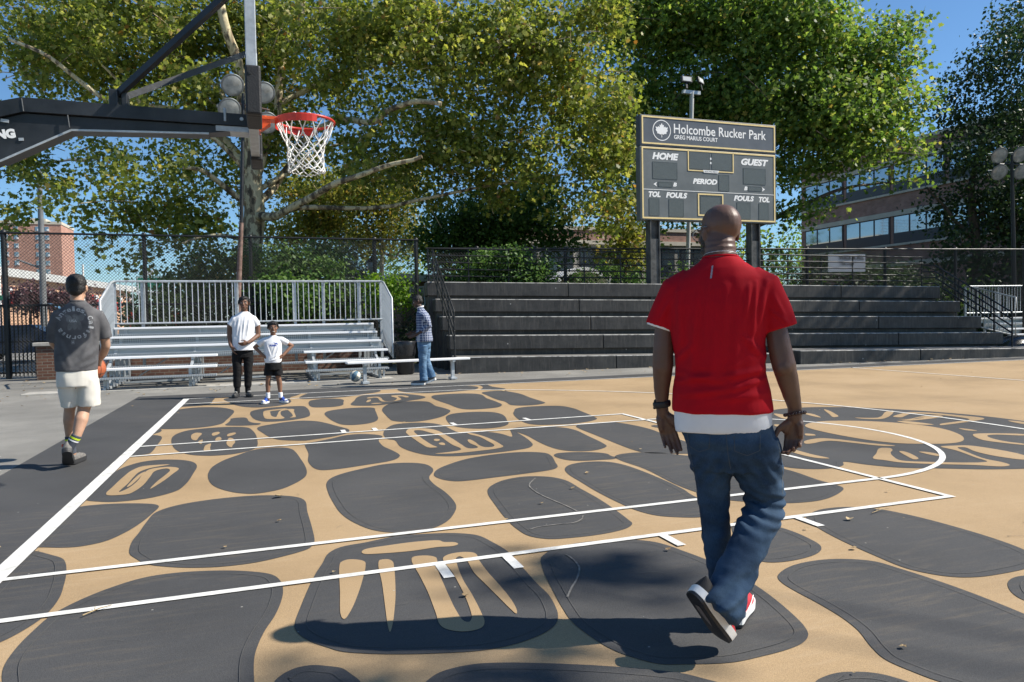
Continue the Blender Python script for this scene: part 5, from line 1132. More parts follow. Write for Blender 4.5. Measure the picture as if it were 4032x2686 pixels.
def bark(name, pale, mid, dark, scale=2.2):
    m, nt, b = new_mat(name); L = nt.links.new
    tc = N(nt, "ShaderNodeTexCoord"); mp = N(nt, "ShaderNodeMapping"); mp.inputs["Scale"].default_value = (1, 1, .45); L(tc.outputs["Object"], mp.inputs[0])
    n1 = N(nt, "ShaderNodeTexNoise"); n1.inputs["Scale"].default_value = scale * 2; n1.inputs["Detail"].default_value = 6; L(mp.outputs[0], n1.inputs["Vector"])
    r = nt.nodes.new("ShaderNodeValToRGB"); r.color_ramp.interpolation = 'CONSTANT'; e = r.color_ramp.elements
    while len(e) < 5: e.new(.5)
    for el, (p, c) in zip(e, [(0, dark), (.40, mid), (.48, pale), (.58, tuple(.8 * x for x in pale)), (.64, mid)]): el.position = p; el.color = (*c, 1)
    L(n1.outputs["Fac"], r.inputs[0]); L(r.outputs[0], b.inputs["Base Color"]); b.inputs["Roughness"].default_value = .85
    bp = N(nt, "ShaderNodeBump"); bp.inputs["Strength"].default_value = .5; bp.inputs["Distance"].default_value = .03; L(n1.outputs["Fac"], bp.inputs["Height"]); L(bp.outputs[0], b.inputs["Normal"])
    return m
M['bark_plane'] = bark("mottled plane bark", (.58, .49, .30), (.25, .19, .115), (.085, .065, .042))
M['bark_dark'] = bark("dark bark", (.10, .08, .06), (.06, .048, .036), (.03, .025, .02))
M['bark_pale'] = bark("pale bark", (.45, .42, .35), (.28, .25, .2), (.12, .1, .08))

LEAF5 = np.array([(0, -.5, 0), (.16, -.32, .02), (.50, -.30, .06), (.33, -.02, .03), (.46, .22, .07), (.17, .20, .02), (0, .55, .04), (-.17, .20, .02), (-.46, .22, .07), (-.33, -.02, .03), (-.50, -.30, .06), (-.16, -.32, .02)])
LEAF4 = np.array([(0, -.5, 0), (.34, -.05, .08), (0, .55, .03), (-.34, -.05, .08)])
LEAFN = np.array([(0, -.5, 0), (.12, 0, .02), (0, .5, 0), (-.12, 0, .02)])
def leaf_mesh(name, P, size, shape, upb=.55, droop=.3, seed=1, out=None):
    """one mesh of many single leaves: P (n,3) positions; normals lean upward and outward"""
    r = np.random.default_rng(seed); n = len(P)
    nr = r.normal(size=(n, 3)); nr /= np.linalg.norm(nr, axis=1, keepdims=True)
    nr[:, 2] = nr[:, 2] + upb
    if out is not None: nr += out * .5
    nr /= np.linalg.norm(nr, axis=1, keepdims=True)
    t = r.normal(size=(n, 3)); t[:, 2] -= droop
    t -= nr * (t * nr).sum(1, keepdims=True); t /= np.linalg.norm(t, axis=1, keepdims=True) + 1e-9
    s = np.cross(t, nr)
    sz = size * r.uniform(.55, 1.25, n)
    k = len(shape)
    V = P[:, None, :] + sz[:, None, None] * (shape[None, :, 0:1] * s[:, None, :] + shape[None, :, 1:2] * t[:, None, :] + shape[None, :, 2:3] * nr[:, None, :] * r.uniform(-.5, 2.2, n)[:, None, None])
    me = bpy.data.meshes.new(name)
    me.vertices.add(n * k); me.vertices.foreach_set("co", V.reshape(-1).astype(np.float32))
    me.loops.add(n * k); me.loops.foreach_set("vertex_index", np.arange(n * k, dtype=np.int32))
    me.polygons.add(n); me.polygons.foreach_set("loop_start", np.arange(0, n * k, k, dtype=np.int32))
    me.update(calc_edges=True)
    return me
KD = 5.0
def clumps(blobs, per_m3, clump_r, leaves, seed, hole=.0, nscale=.45):
    """leaf positions in small sprays scattered through ellipsoids (x, y, z, rx, ry, rz); noise opens gaps"""
    r = np.random.default_rng(seed); out = []; outn = []
    for (cx, cy, cz, rx, ry, rz) in blobs:
        vol = 4.19 * rx * ry * rz
        m = max(3, int(vol * per_m3 * KD))
        d = r.normal(size=(m, 3)); d /= np.linalg.norm(d, axis=1, keepdims=True)
        rad = r.random(m) ** (1 / 2.2)
        c = np.array([cx, cy, cz]) + d * rad[:, None] * np.array([rx, ry, rz])
        if hole > 0:
            keep = np.array([mnoise.noise(Vector(p * nscale)) + .45 * mnoise.noise(Vector(p * nscale * 2.7)) > hole - .68 for p in c])
            c = c[keep]; d = d[keep]
        m = len(c)
        if m == 0: continue
        q = r.normal(size=(m, leaves, 3)) * np.array([clump_r, clump_r, clump_r * .62])
        p = c[:, None, :] + q
        out.append(p.reshape(-1, 3)); outn.append(np.repeat(d, leaves, axis=0))
    print("leaves", sum(len(o) for o in out))
    return np.concatenate(out), np.concatenate(outn)
def view_pt(xd, yd, dist):
    """world point seen at (xd, yd) of a 2354-wide print, at a distance along the optical axis: used once, to copy where each bough stands"""
    f = 1643.2
    return CAM_POS + dist * (fwd + (xd - 1177) / f * r2 - (yd - 784) / f * u2)
def vb(xd, yd, dist, rp, ry=None, flat=.85):
    p = view_pt(xd, yd, dist); r_ = rp * dist / 1643.2
    return (p.x, p.y, p.z, r_, ry or r_, r_ * flat)
def limbs(b, specs, n=8):
    for pts, r0, r1 in specs:
        P = smooth_open([Vector(p) if isinstance(p, Vector) else view_pt(*p) for p in pts], 4)
        m = len(P)
        # slight crook
        P = [p + Vector((mnoise.noise(p * .9), mnoise.noise(p * .9 + Vector((7, 0, 0))), mnoise.noise(p * .9 + Vector((0, 9, 0))))) * .10 * (1 if 0 < i < m - 1 else 0) for i, p in enumerate(P)]
        b.tube(P, [r0 + (r1 - r0) * (i / (m - 1)) ** .8 for i in range(m)], n)
def twigs(b, P, seed, count, L=1.4, r=.018):
    r_ = np.random.default_rng(seed)
    idx = r_.integers(0, len(P), count)
    for i in idx:
        p = Vector(P[i]); d = Vector(r_.normal(size=3)); d.z = abs(d.z) * .4; d.normalize(); l = L * r_.uniform(.5, 1.3)
        b.tube([p - d * l * .5, p + Vector((0, 0, .06)), p + d * l * .5], [r, r * .8, r * .35], 5)
def tree(name, loc, label, cat, crown_me, leafm, limb_mb, barkm, group=None):
    e = empty(name, loc, 0, label, cat, group)
    inv = Vector(loc)
    if limb_mb is not None:
        limb_mb.v = [tuple(Vector(v) - inv) for v in limb_mb.v]
        limb_mb.build("trunk", barkm, e, recalc=False)
    o = link_mesh("crown", crown_me, leafm, e)
    co = np.empty(len(crown_me.vertices) * 3, dtype=np.float32); crown_me.vertices.foreach_get("co", co)
    co = co.reshape(-1, 3) - np.array(loc, dtype=np.float32); crown_me.vertices.foreach_set("co", co.reshape(-1)); crown_me.update()
    return e

# the big plane tree behind the metal stand
D = 23.5
bl_ = []
for (x, y, r_, dd) in [(110, 60, 150, 0), (290, 40, 150, -1), (450, 100, 130, 1), (620, 50, 140, 1.5), (760, 110, 150, 0), (910, 80, 150, -1), (1050, 110, 165, -.5), (1200, 120, 160, 0), (1330, 210, 145, .5),
        (70, 190, 100, 0), (230, 160, 95, 1), (370, 170, 90, 1.5), (40, 350, 75, -1), (180, 330, 70, .5), (350, 380, 90, -2), (255, 440, 70, -2.5), (400, 490, 85, -1.5), (215, 540, 55, -2.5), (330, 590, 55, -2), (450, 580, 55, -1), (60, 470, 60, 0),
        (690, 300, 90, 1), (850, 330, 115, -.5), (990, 330, 125, 0), (1140, 350, 125, .5), (1270, 380, 115, 0), (1380, 340, 105, 1), (1430, 440, 60, -1.5), (1400, 500, 50, -1), (520, 420, 70, 2), (700, 400, 60, 2), (640, 200, 80, 2.5),
        (500, 250, 80, 2.5), (1010, 440, 70, 1), (1150, 450, 70, 1), (420, 330, 60, 1), (1300, 480, 55, .5), (900, 440, 60, 1.5), (30, 520, 50, -1), (130, 450, 50, -2), (300, 500, 70, -2), (470, 500, 70, -1), (180, 500, 45, -2.5), (520, 620, 45, -1), (270, 600, 40, -2.5), (600, 330, 80, 1), (560, 120, 90, 2), (150, 120, 110, 2), (330, 250, 80, -1), (470, 200, 90, -1), (1420, 250, 70, 0), (1360, 520, 50, -1), (1400, 50, 85, 0), (1330, 40, 95, 0), (15, 300, 65, 0), (80, 390, 65, 0), (165, 400, 55, -1), (20, 420, 55, 0)]:
    bl_.append(vb(x, y, D + dd, r_, r_ * .0134 * .95))
P1, O1 = clumps(bl_, 2.15, .235, 16, 3, hole=.60, nscale=.8)
top_ = [vb(x, y, D + dd, r_, r_ * .0134 * 1.3) for (x, y, r_, dd) in [(150, -170, 170, 1), (420, -190, 180, 0), (700, -200, 190, 1), (980, -190, 190, 0), (1230, -130, 160, 0), (560, -430, 180, 1), (850, -440, 190, 1), (1130, -360, 140, 0), (700, -640, 150, 1)]]
P2, O2 = clumps(top_, .12, .5, 12, 4)
bk_ = [vb(x, y, D + 3.6 + dd, r_, .95) for (x, y, r_, dd) in [(80, 40, 120, 0), (230, 80, 120, 0), (400, 60, 120, .5), (560, 60, 110, 1), (720, 60, 120, .5), (880, 60, 120, 0), (1040, 60, 120, 0), (1200, 80, 120, 0), (1340, 140, 110, 0), (130, 200, 90, 0), (300, 230, 90, 0), (450, 250, 100, 0), (640, 220, 110, .5), (800, 230, 110, 0), (960, 240, 120, 0), (1120, 250, 120, 0), (1280, 280, 110, 0), (1400, 330, 90, 0),
        (500, 390, 90, 0), (680, 360, 90, 0), (840, 390, 90, 0), (1000, 400, 90, 0), (1160, 400, 90, 0), (400, 380, 80, 0), (330, 480, 70, 0), (430, 520, 80, 0), (1350, 430, 70, 0), (250, 360, 70, 0)]]
P3, O3 = clumps(bk_, 2.0, .36, 12, 6, hole=.34, nscale=.6)
me1 = leaf_mesh("crown", np.concatenate([P1, P2, P3]), .165, LEAF5, .55, .5, 5, np.concatenate([O1, O2, O3]))
lb_ = MB()
T0 = D + .2
limbs(lb_, [([(576, 730, T0), (577, 640, T0), (579, 560, T0), (580, 480, T0), (579, 400, T0)], .44, .30),
            ([(579, 405, T0), (574, 330, T0), (560, 250, T0 - .3), (545, 150, T0 - .5), (518, 50, T0 - 1), (480, -120, T0 - 1), (500, -300, T0)], .27, .09),
            ([(582, 500, T0), (640, 492, T0 - .8), (720, 448, T0 - 1.6), (800, 410, T0 - 2), (880, 385, T0 - 2.4), (970, 360, T0 - 2.5)], .16, .06),
            ([(582, 470, T0), (640, 420, T0 + 1), (700, 330, T0 + 1), (770, 279, T0), (850, 281, T0 - 1), (890, 255, T0 - 1.5), (950, 233, T0 - 2), (1015, 239, T0 - 2.3)], .15, .07),
            ([(580, 420, T0), (615, 330, T0 + .5), (640, 240, T0 + .8), (655, 120, T0 + 1), (690, 30, T0 + 1), (740, -200, T0 + 1)], .20, .07),
            ([(576, 480, T0), (520, 430, T0 - .7), (470, 395, T0 - 1.4), (420, 385, T0 - 2)], .13, .05),
            ([(576, 420, T0), (545, 370, T0 - .5), (500, 325, T0 - 1), (470, 308, T0 - 1.3)], .11, .06),
            ([(572, 400, T0), (520, 320, T0 + 1), (420, 260, T0 + 1), (330, 245, T0), (245, 231, T0 - 1), (180, 180, T0 - 1.5), (115, 130, T0 - 2), (20, 90, T0 - 2)], .14, .05),
            ([(330, 245, T0), (270, 180, T0 - .6), (235, 150, T0 - 1)], .07, .035),
            ([(566, 300, T0), (500, 200, T0 + 1), (430, 160, T0 + 1), (370, 140, T0 + 1)], .10, .05),
            ([(580, 560, T0), (540, 545, T0 - 1), (490, 540, T0 - 2), (420, 560, T0 - 2.5)], .09, .03),
            ([(582, 440, T0), (660, 400, T0 + 1), (740, 350, T0 + 1.5), (840, 320, T0 + 1.5)], .10, .04),
            ([(560, 250, T0), (610, 130, T0 + 2), (700, 60, T0 + 3), (850, -60, T0 + 2), (1000, -180, T0 + 1)], .13, .05),
            ([(640, 240, T0 + .8), (760, 180, T0 + 1.5), (950, 120, T0 + 1), (1150, 100, T0 + .5), (1300, 130, T0)], .11, .035),
            ([(660, 480, T0 - 1), (900, 470, T0), (1100, 430, T0 + .5), (1300, 400, T0)], .09, .03)])
twigs(lb_, P1, 8, 260, 1.5, .016)
base1 = view_pt(576, 730, T0); loc1 = (base1.x, base1.y, 0)
lb_.tube([Vector((base1.x, base1.y, -.05)), Vector((base1.x, base1.y, .5)), base1], [.62, .5, .45], 12)
tree("plane_tree", loc1, "huge plane tree with mottled pale bark spreading over the metal bleacher", "tree", me1, M['leaf_plane'], lb_, M['bark_plane'])

# the green tree behind the scoreboard
D = 30
bl_ = [vb(x, y, D + dd, r_, r_ * .018 * .95) for (x, y, r_, dd) in [(1480, 60, 130, 1), (1425, 30, 90, 1), (2060, 70, 60, 0), (1610, 30, 140, 1), (1740, 40, 150, 0), (1870, 90, 140, -.5), (1990, 150, 115, 0), (2050, 260, 95, 0), (1930, 270, 140, -1), (1780, 240, 150, 0), (1620, 220, 130, 1),
        (1480, 240, 100, 2), (1965, 350, 85, -1), (1850, 400, 55, 0), (2065, 370, 75, .5), (1830, 500, 60, -1), (1800, 400, 60, -1), (1680, 380, 80, 1), (1560, 370, 90, 1.5), (1450, 360, 80, 2), (1890, 480, 34, 0), (1800, 570, 45, -1), (1560, 480, 60, 0), (1420, 470, 60, -1), (1470, 560, 45, -1.5), (1640, 540, 45, 0), (1780, 600, 40, -1)]]
P1, O1 = clumps(bl_, 2.0, .38, 13, 13, hole=.48, nscale=.6)
top_ = [vb(x, y, D + 1, r_) for (x, y, r_) in [(1500, -120, 150), (1700, -150, 170), (1880, -90, 140), (1700, -330, 140)]]
P2, O2 = clumps(top_, .12, .55, 12, 14)
bk_ = [vb(x, y, D + 4 + dd, r_, 1.4) for (x, y, r_, dd) in [(1440, 60, 110, 0), (1560, 80, 120, 0), (1700, 60, 130, 0), (1850, 100, 120, 0), (1960, 170, 100, 0), (1480, 230, 110, 0), (1620, 240, 120, 0), (1780, 240, 130, 0), (1920, 280, 110, 0), (1450, 380, 90, 0), (1580, 390, 90, 0), (1720, 400, 90, 0), (1840, 390, 55, 0), (1480, 500, 70, 0)]]
P3, O3 = clumps(bk_, 1.1, .46, 12, 16, hole=.34, nscale=.5)
me1 = leaf_mesh("crown", np.concatenate([P1, P2, P3]), .19, LEAF5, .5, .5, 15, np.concatenate([O1, O2, O3]))
lb_ = MB(); T0 = D + .5
limbs(lb_, [([(1735, 690, T0), (1735, 560, T0), (1725, 430, T0), (1730, 280, T0), (1745, 120, T0), (1740, -100, T0)], .36, .12), ([(1730, 420, T0), (1790, 370, T0), (1850, 330, T0 - 1), (1900, 270, T0 - 1)], .16, .05), ([(1728, 330, T0), (1660, 230, T0), (1640, 120, T0), (1600, 0, T0)], .15, .05),
            ([(1735, 260, T0), (1800, 150, T0), (1880, 90, T0), (1950, 60, T0)], .13, .04), ([(1730, 480, T0), (1640, 430, T0), (1540, 400, T0), (1450, 370, T0)], .14, .04), ([(1735, 520, T0), (1850, 470, T0 - 1), (1950, 430, T0 - 1), (2050, 420, T0)], .12, .04), ([(1728, 300, T0), (1560, 180, T0 + 1), (1480, 130, T0 + 1)], .11, .04)])
twigs(lb_, P1, 9, 160, 1.8, .02)
p = view_pt(1735, 690, T0); lb_.tube([Vector((p.x, p.y, 0)), p], [.45, .37], 10)
tree("plane_tree", (p.x, p.y, 0), "tall fresh green tree behind the scoreboard and the right half of the stand", "tree", me1, M['leaf_green'], lb_, M['bark_dark'])

# dark green trees at the right edge, neighbours' shade put into the leaf colour
D = 33
for (bl0, lab, sd, base) in [([(2240, 170, 75, 0), (2320, 140, 95, 0), (2400, 70, 120, 1), (2200, 250, 60, 0), (2310, 290, 110, 0), (2430, 250, 130, 1), (2220, 360, 75, -1), (2330, 420, 90, -1)], "tall dark green tree with a ragged top at the right edge", 23, (2330, 690)),
                             ([(2280, 500, 90, 0), (2390, 480, 110, 0), (2190, 480, 70, 1), (2200, 580, 75, 0), (2320, 600, 80, 0), (2400, 610, 70, 0)], "low dark thicket-like tree beneath the tall one at the right edge", 25, (2240, 690))]:
    bl_ = [vb(x, y, D + dd, r_, r_ * .02 * 1.1) for (x, y, r_, dd) in bl0]
    P1, O1 = clumps(bl_, 1.25, .40, 14, sd, hole=.40, nscale=.5)
    me1 = leaf_mesh("crown", P1, .20, LEAF4, .4, .8, sd + 1, O1)
    lb_ = MB(); bx_, by_ = base
    limbs(lb_, [([(bx_, by_, D), (bx_ + 5, by_ - 120, D), (bx_ - 5, by_ - 260, D), (bx_ + 30, by_ - 400, D)], .3, .08), ([(bx_, by_ - 140, D), (bx_ - 60, by_ - 200, D), (bx_ - 110, by_ - 260, D)], .12, .04), ([(bx_, by_ - 180, D), (bx_ + 60, by_ - 230, D), (bx_ + 100, by_ - 300, D)], .12, .04)])
    p = view_pt(bx_, by_, D); lb_.tube([Vector((p.x, p.y, 0)), p], [.4, .3], 10)
    tree("dark_tree", (p.x, p.y, 0), lab, "tree", me1, M['leaf_dark'], lb_, M['bark_dark'])

# trees deeper in the park
def simple_tree(name, lab, blobs, Dd, base, leafm, barkm, dens, cr, size, seed, shape=LEAF4, r0=.16, hole=.4, group=None, lv=12, cat="tree"):
    bl_ = [vb(x, y, Dd + dd, r_) for (x, y, r_, dd) in blobs]
    P1, O1 = clumps(bl_, dens * 2.4, cr, lv, seed, hole=hole - .12, nscale=.6)
    me1 = leaf_mesh("crown", P1, size, shape, .5, .4, seed + 1, O1)
    lb_ = MB(); bx_, by_ = base; cx_, cy_ = blobs[0][0], blobs[0][1]
    sp_ = [([(bx_, by_, Dd), (bx_ + (cx_ - bx_) * .4, by_ + (cy_ - by_) * .5, Dd), (cx_, cy_, Dd)], r0, r0 * .3)]
    for (x, y, r_, dd) in blobs[1:]: sp_.append(([(bx_ + (cx_ - bx_) * .4, by_ + (cy_ - by_) * .5, Dd), ((bx_ + x) / 2 + 8, (by_ + 2 * y) / 3, Dd + dd * .5), (x, y, Dd + dd)], r0 * .5, r0 * .15))
    limbs(lb_, sp_, 6)
    p = view_pt(bx_, by_, Dd); lb_.tube([Vector((p.x, p.y, 0)), p], [r0 * 1.2, r0], 8)
    return tree(name, (p.x, p.y, 0), lab, cat, me1, leafm, lb_, barkm, group)
simple_tree("yellowing_tree", "yellowing tree with slender pale trunks behind the right end of the bleacher railing", [(880, 470, 75, 0), (800, 440, 70, 0), (930, 540, 60, 0), (850, 560, 60, 0), (920, 420, 60, 1)], 36, (875, 690), M['leaf_yellow'], M['bark_pale'], 1.5, .4, .2, 31)
simple_tree("yellowing_tree", "yellow and olive tree directly right of the big plane trunk", [(720, 490, 80, 0), (680, 440, 60, 0), (770, 530, 60, 0), (660, 530, 60, 1), (760, 450, 60, 0)], 38, (720, 690), M['leaf_yellow'], M['bark_pale'], 1.4, .4, .2, 33)
simple_tree("dark_tree", "dense dark green tree below the plane boughs, left of the scoreboard", [(1130, 500, 90, 0), (1040, 520, 75, 0), (1230, 510, 80, 0), (1130, 570, 80, 0), (1040, 590, 60, 0), (1300, 560, 50, 0), (980, 560, 50, 0), (1230, 440, 60, 1)], 32, (1120, 690), M['leaf_bush'], M['bark_dark'], 1.6, .38, .2, 35, hole=.3)
simple_tree("yellowing_tree", "young yellow-green tree whose boughs hang left of the scoreboard post", [(1420, 480, 50, 0), (1440, 540, 45, 0), (1400, 590, 40, 0), (1450, 590, 40, 0)], 26, (1440, 690), M['leaf_yellow'], M['bark_dark'], 2.6, .3, .17, 37, LEAF5, .09)
simple_tree("shrub", "large glossy dark green bush behind the middle of the bleacher railing", [(660, 610, 60, 0), (740, 640, 55, 0), (620, 660, 55, -1), (700, 690, 60, -1), (780, 690, 50, 0), (560, 600, 45, 1), (740, 590, 45, 1)], 21.5, (690, 715), M['leaf_bush'], M['bark_dark'], 9, .22, .13, 39, LEAF4, .07, hole=.3, cat="shrub")
simple_tree("shrub", "dark bush between the fence post and the big plane trunk", [(470, 610, 50, 0), (420, 640, 45, 0), (510, 660, 50, 0), (450, 690, 50, 0), (390, 680, 40, 0)], 22.5, (460, 715), M['leaf_bush'], M['bark_dark'], 7, .22, .13, 41, LEAF4, .06, cat="shrub")
simple_tree("shrub", "bright lime green bush at the right end of the bleacher railing", [(905, 660, 36, 0), (880, 690, 40, 0), (925, 700, 32, 0), (860, 650, 28, 0)], 20.6, (895, 725), M['leaf_lime'], M['bark_dark'], 14, .17, .10, 43, LEAF4, .05, hole=.25, cat="shrub")
simple_tree("shrub", "small yellow-green bush beside the white van", [(735, 715, 30, 0), (760, 725, 28, 0), (710, 725, 25, 0)], 22, (740, 738), M['leaf_yellow'], M['bark_dark'], 14, .15, .10, 45, LEAF4, .04, cat="shrub")
simple_tree("spruce_tree", "small blue grey spruce behind the black park lamp", [(800, 620, 38, 0), (790, 580, 24, 0), (820, 655, 45, 0), (785, 545, 12, 0)], 30, (805, 700), M['leaf_spruce'], M['bark_dark'], 8, .28, .16, 47, LEAFN, .08, hole=.2, lv=18)
simple_tree("shrub", "pale-leaved climbing shrub behind the left half of the stand rail", [(1120, 610, 40, 0), (1180, 600, 42, 0), (1080, 630, 36, 0), (1240, 630, 40, 0), (1150, 645, 42, 0), (1210, 650, 38, 0)], 21.5, (1160, 680), M['leaf_bush'], M['bark_dark'], 13, .18, .11, 49, LEAF4, .05, hole=.3, cat="shrub")
simple_tree("shrub", "sparse shrub seen through the rails below the scoreboard", [(1400, 620, 40, 0), (1460, 640, 40, 0), (1350, 650, 35, 0), (1560, 640, 45, 0), (1640, 640, 40, 0)], 24, (1450, 690), M['leaf_bush'], M['bark_dark'], 4, .2, .12, 51, LEAF4, .05, hole=.45, cat="shrub")
simple_tree("shrub", "low dark yew hedge plant behind the rails at right", [(1900, 610, 40, 0), (1980, 620, 42, 0), (2060, 640, 45, 0), (1840, 640, 40, 0), (2130, 660, 40, 0)], 30, (1980, 690), M['leaf_dark'], M['bark_dark'], 5, .28, .15, 53, LEAFN, .06, hole=.3, cat="shrub", lv=16)
for i, (x, y, lab) in enumerate([(70, 680, "purple-leaved street tree left of the grey lamp pole"), (165, 690, "purple-leaved street tree right of the grey lamp pole")]):
    simple_tree("plum_tree", lab, [(x, y, 38, 0), (x + 28, y + 6, 28, 0), (x - 30, y + 8, 28, 0), (x + 5, y + 22, 32, 0)], 44, (x, 735), M['leaf_plum'], M['bark_dark'], 2.4, .35, .2, 55 + i * 2, LEAF4, .09, hole=.25, group="purple street trees")
# trees just out of the picture on the sunny side: they shade the right end of the stand and dapple the near court
def side_tree(loc, blobs, seed, leafm, lab, dens=.5, cr=.45):
    P1, O1 = clumps(blobs, dens, cr, 12, seed, hole=.42, nscale=.5)
    me1 = leaf_mesh("crown", P1, .24, LEAF4, .5, .4, seed + 1, O1)
    lb_ = MB(); x, y = loc; top = blobs[0]
    V = Vector; limbs(lb_, [([V((x, y, -.05)), V((x + .1, y, 2.5)), V(top[:3])], .3, .1)] + [([V((x + .1, y, 2.4)), V(((x + q[0]) / 2, (y + q[1]) / 2, q[2] * .8)), V(q[:3])], .12 if q[3] > 1 else .03, .04 if q[3] > 1 else .012) for q in blobs[1:]])
    tree("unseen_tree", (x, y, 0), lab, "tree", me1, leafm, lb_, M['bark_dark'])

# hedge and undergrowth behind the fences, and the woods that close the view
def mass(name, boxes, size, leafm, lab, seed, n, shape=LEAF4):
    r = np.random.default_rng(seed); out = []
    tot = sum(q[3] * q[4] * q[5] for q in boxes)
    for (x, y, z, sx, sy, sz) in boxes:
        m = int(n * sx * sy * sz / tot); c = r.random((m // 14 + 1, 3)) * np.array([sx, sy, sz]) + np.array([x, y, z])
        c[:, 2] *= .72 + .30 * np.array([mnoise.noise(Vector((p[0] * .35, p[1] * .35, seed))) for p in c]) + .1
        out.append((c[:, None, :] + r.normal(size=(len(c), 14, 3)) * size * np.array([2.2, 2.2, 1.6])).reshape(-1, 3))
    P_ = np.concatenate(out); P_[:, 2] = np.abs(P_[:, 2])
    o = link_mesh(name, leaf_mesh(name, P_, size, shape, .5, .4, seed), leafm); tag(o, lab, "hedge" if "hedge" in name else "woods" if "wood" in name else "undergrowth", kind="stuff")
mass("undergrowth", [(-2.6, 16.6, 0, 7.2, 2.4, 2.5), (5.9, 17.5, 0, 3, 2, 1.4)], .13, M['leaf_dark'], "dark leafy undergrowth behind the brick wall and bleacher", 81, 26000)
mass("undergrowth", [(7, 17.5, 0, 14, 4, 2.9), (21, 16, 0, 12, 4, 3.0)], .2, M['leaf_dark'], "dark undergrowth behind the fence of the concrete stand", 83, 16000)
mass("woods", [(-2, 52, 0, 22, 6, 9), (20, 56, 0, 24, 6, 12), (44, 56, 0, 40, 6, 13)], .42, M['leaf_green'], "far off woods closing the view between the trunks", 85, 24000)
# ---------------------------------------------------------------- people
from mathutils.bvhtree import BVHTree
from mathutils import Euler
class Solid:
    """closed shapes that overlap; fuse() turns them into one continuous skin"""
    def __init__(s): s.b = MB()
    def cap(s, p0, r0, p1, r1, n=18):
        p0, p1 = Vector(p0), Vector(p1); d = p1 - p0; L = max(d.length, 1e-5); d = d / L
        pts, rs = [], []
        for k in range(6): a = math.pi / 2 * (1 - k / 5.0); pts.append(p0 - d * r0 * math.sin(a)); rs.append(max(r0 * math.cos(a), .0004))
        for k in range(1, 4): pts.append(p0 + d * L * k / 4); rs.append(r0 + (r1 - r0) * k / 4)
        for k in range(6): a = math.pi / 2 * k / 5.0; pts.append(p1 + d * r1 * math.sin(a)); rs.append(max(r1 * math.cos(a), .0004))
        s.b.tube(pts, rs, n); return s
    def chain(s, pts, rs):
        for i in range(len(pts) - 1): s.cap(pts[i], rs[i], pts[i + 1], rs[i + 1])
        return s
    def ell(s, c, r, M3=None, n=20):
        M4 = (M3.to_4x4() if M3 is not None else Matrix.Identity(4)); M4.translation = Vector(c)
        prof = [(max(math.sin(math.pi * k / 14), .002), -math.cos(math.pi * k / 14)) for k in range(15)]
        b = MB(); b.lathe(prof, n); s.b.add([M4 @ Vector((v[0] * r[0], v[1] * r[1], v[2] * r[2])) for v in b.v], b.f); return s
    def loft(s, rings, n=36, p=2.4):
        """rings: (cx, cy, cz, rx, ry) or with a tilt direction (.., (tx, ty)) lifting the ring edge"""
        vs = []
        for g in rings:
            cx, cy, cz, rx, ry = g[:5]; t = g[5] if len(g) > 5 else (0, 0)
            for k in range(n):
                a = 2 * math.pi * k / n; c, q = math.cos(a), math.sin(a)
                x = math.copysign(abs(c) ** (2 / p), c) * rx; y = math.copysign(abs(q) ** (2 / p), q) * ry
                vs.append((cx + x, cy + y, cz + t[0] * x + t[1] * y))
        m = len(rings)
        fs = [(i * n + k, i * n + (k + 1) % n, (i + 1) * n + (k + 1) % n, (i + 1) * n + k) for i in range(m - 1) for k in range(n)]
        fs += [tuple(range(n))[::-1], tuple(range((m - 1) * n, m * n))]
        s.b.add(vs, fs); return s
    def tubeE(s, pts, rs, n=24):
        s.b.tube(pts, rs, n); return s
    def fuse(s, voxel, smooth=6, factor=.5):
        me = s.b.mesh("solid")
        bm = bmesh.new(); bm.from_mesh(me); bmesh.ops.recalc_face_normals(bm, faces=bm.faces[:]); bm.to_mesh(me); bm.free()
        o = bpy.data.objects.new("solid", me); COL.objects.link(o)
        r_ = o.modifiers.new("r", 'REMESH'); r_.mode = 'VOXEL'; r_.voxel_size = voxel; r_.use_smooth_shade = True
        sm = o.modifiers.new("s", 'SMOOTH'); sm.factor = factor; sm.iterations = smooth
        bpy.context.view_layer.update()
        out = bpy.data.meshes.new_from_object(o.evaluated_get(bpy.context.evaluated_depsgraph_get()))
        bpy.data.objects.remove(o); bpy.data.meshes.remove(me)
        return out
def displace(me, fn):
    n = len(me.vertices); co = np.empty(n * 3, dtype=np.float32); me.vertices.foreach_get("co", co); co = co.reshape(-1, 3)
    nr = np.empty(n * 3, dtype=np.float32); me.vertex_normals.foreach_get("vector", nr); nr = nr.reshape(-1, 3)
    d = fn(co, nr)
    co = co + nr * d[:, None]
    me.vertices.foreach_set("co", co.astype(np.float32).reshape(-1)); me.update(); return me
def vnoise(co, sc, seed=0.0):
    s = np.array(sc); return np.array([mnoise.noise(Vector(p * s) + Vector((seed, seed * 1.7, 0))) for p in co])
def ridges(co, nr, lines, side=-1):
    """folds in cloth: lines of (x0, z0, x1, z1, width, height) on the side of the garment that faces +-y"""
    d = np.zeros(len(co)); w8 = np.clip(nr[:, 1] * side * 1.5 + .3, 0, 1)
    for x0, z0, x1, z1, w, h in lines:
        ax, az = x1 - x0, z1 - z0; L2 = ax * ax + az * az
        t = np.clip(((co[:, 0] - x0) * ax + (co[:, 2] - z0) * az) / L2, 0, 1)
        dx = co[:, 0] - x0 - t * ax; dz = co[:, 2] - z0 - t * az
        dist = np.hypot(dx, dz); tap = np.sin(np.pi * (.12 + .76 * t))
        sg = np.where(ax * dz - az * dx > 0, 1, -1)
        d += h * tap * (np.exp(-(dist / w) ** 2) - .55 * np.exp(-((dist - 1.7 * w) / w) ** 2) * .7) * w8
    return d
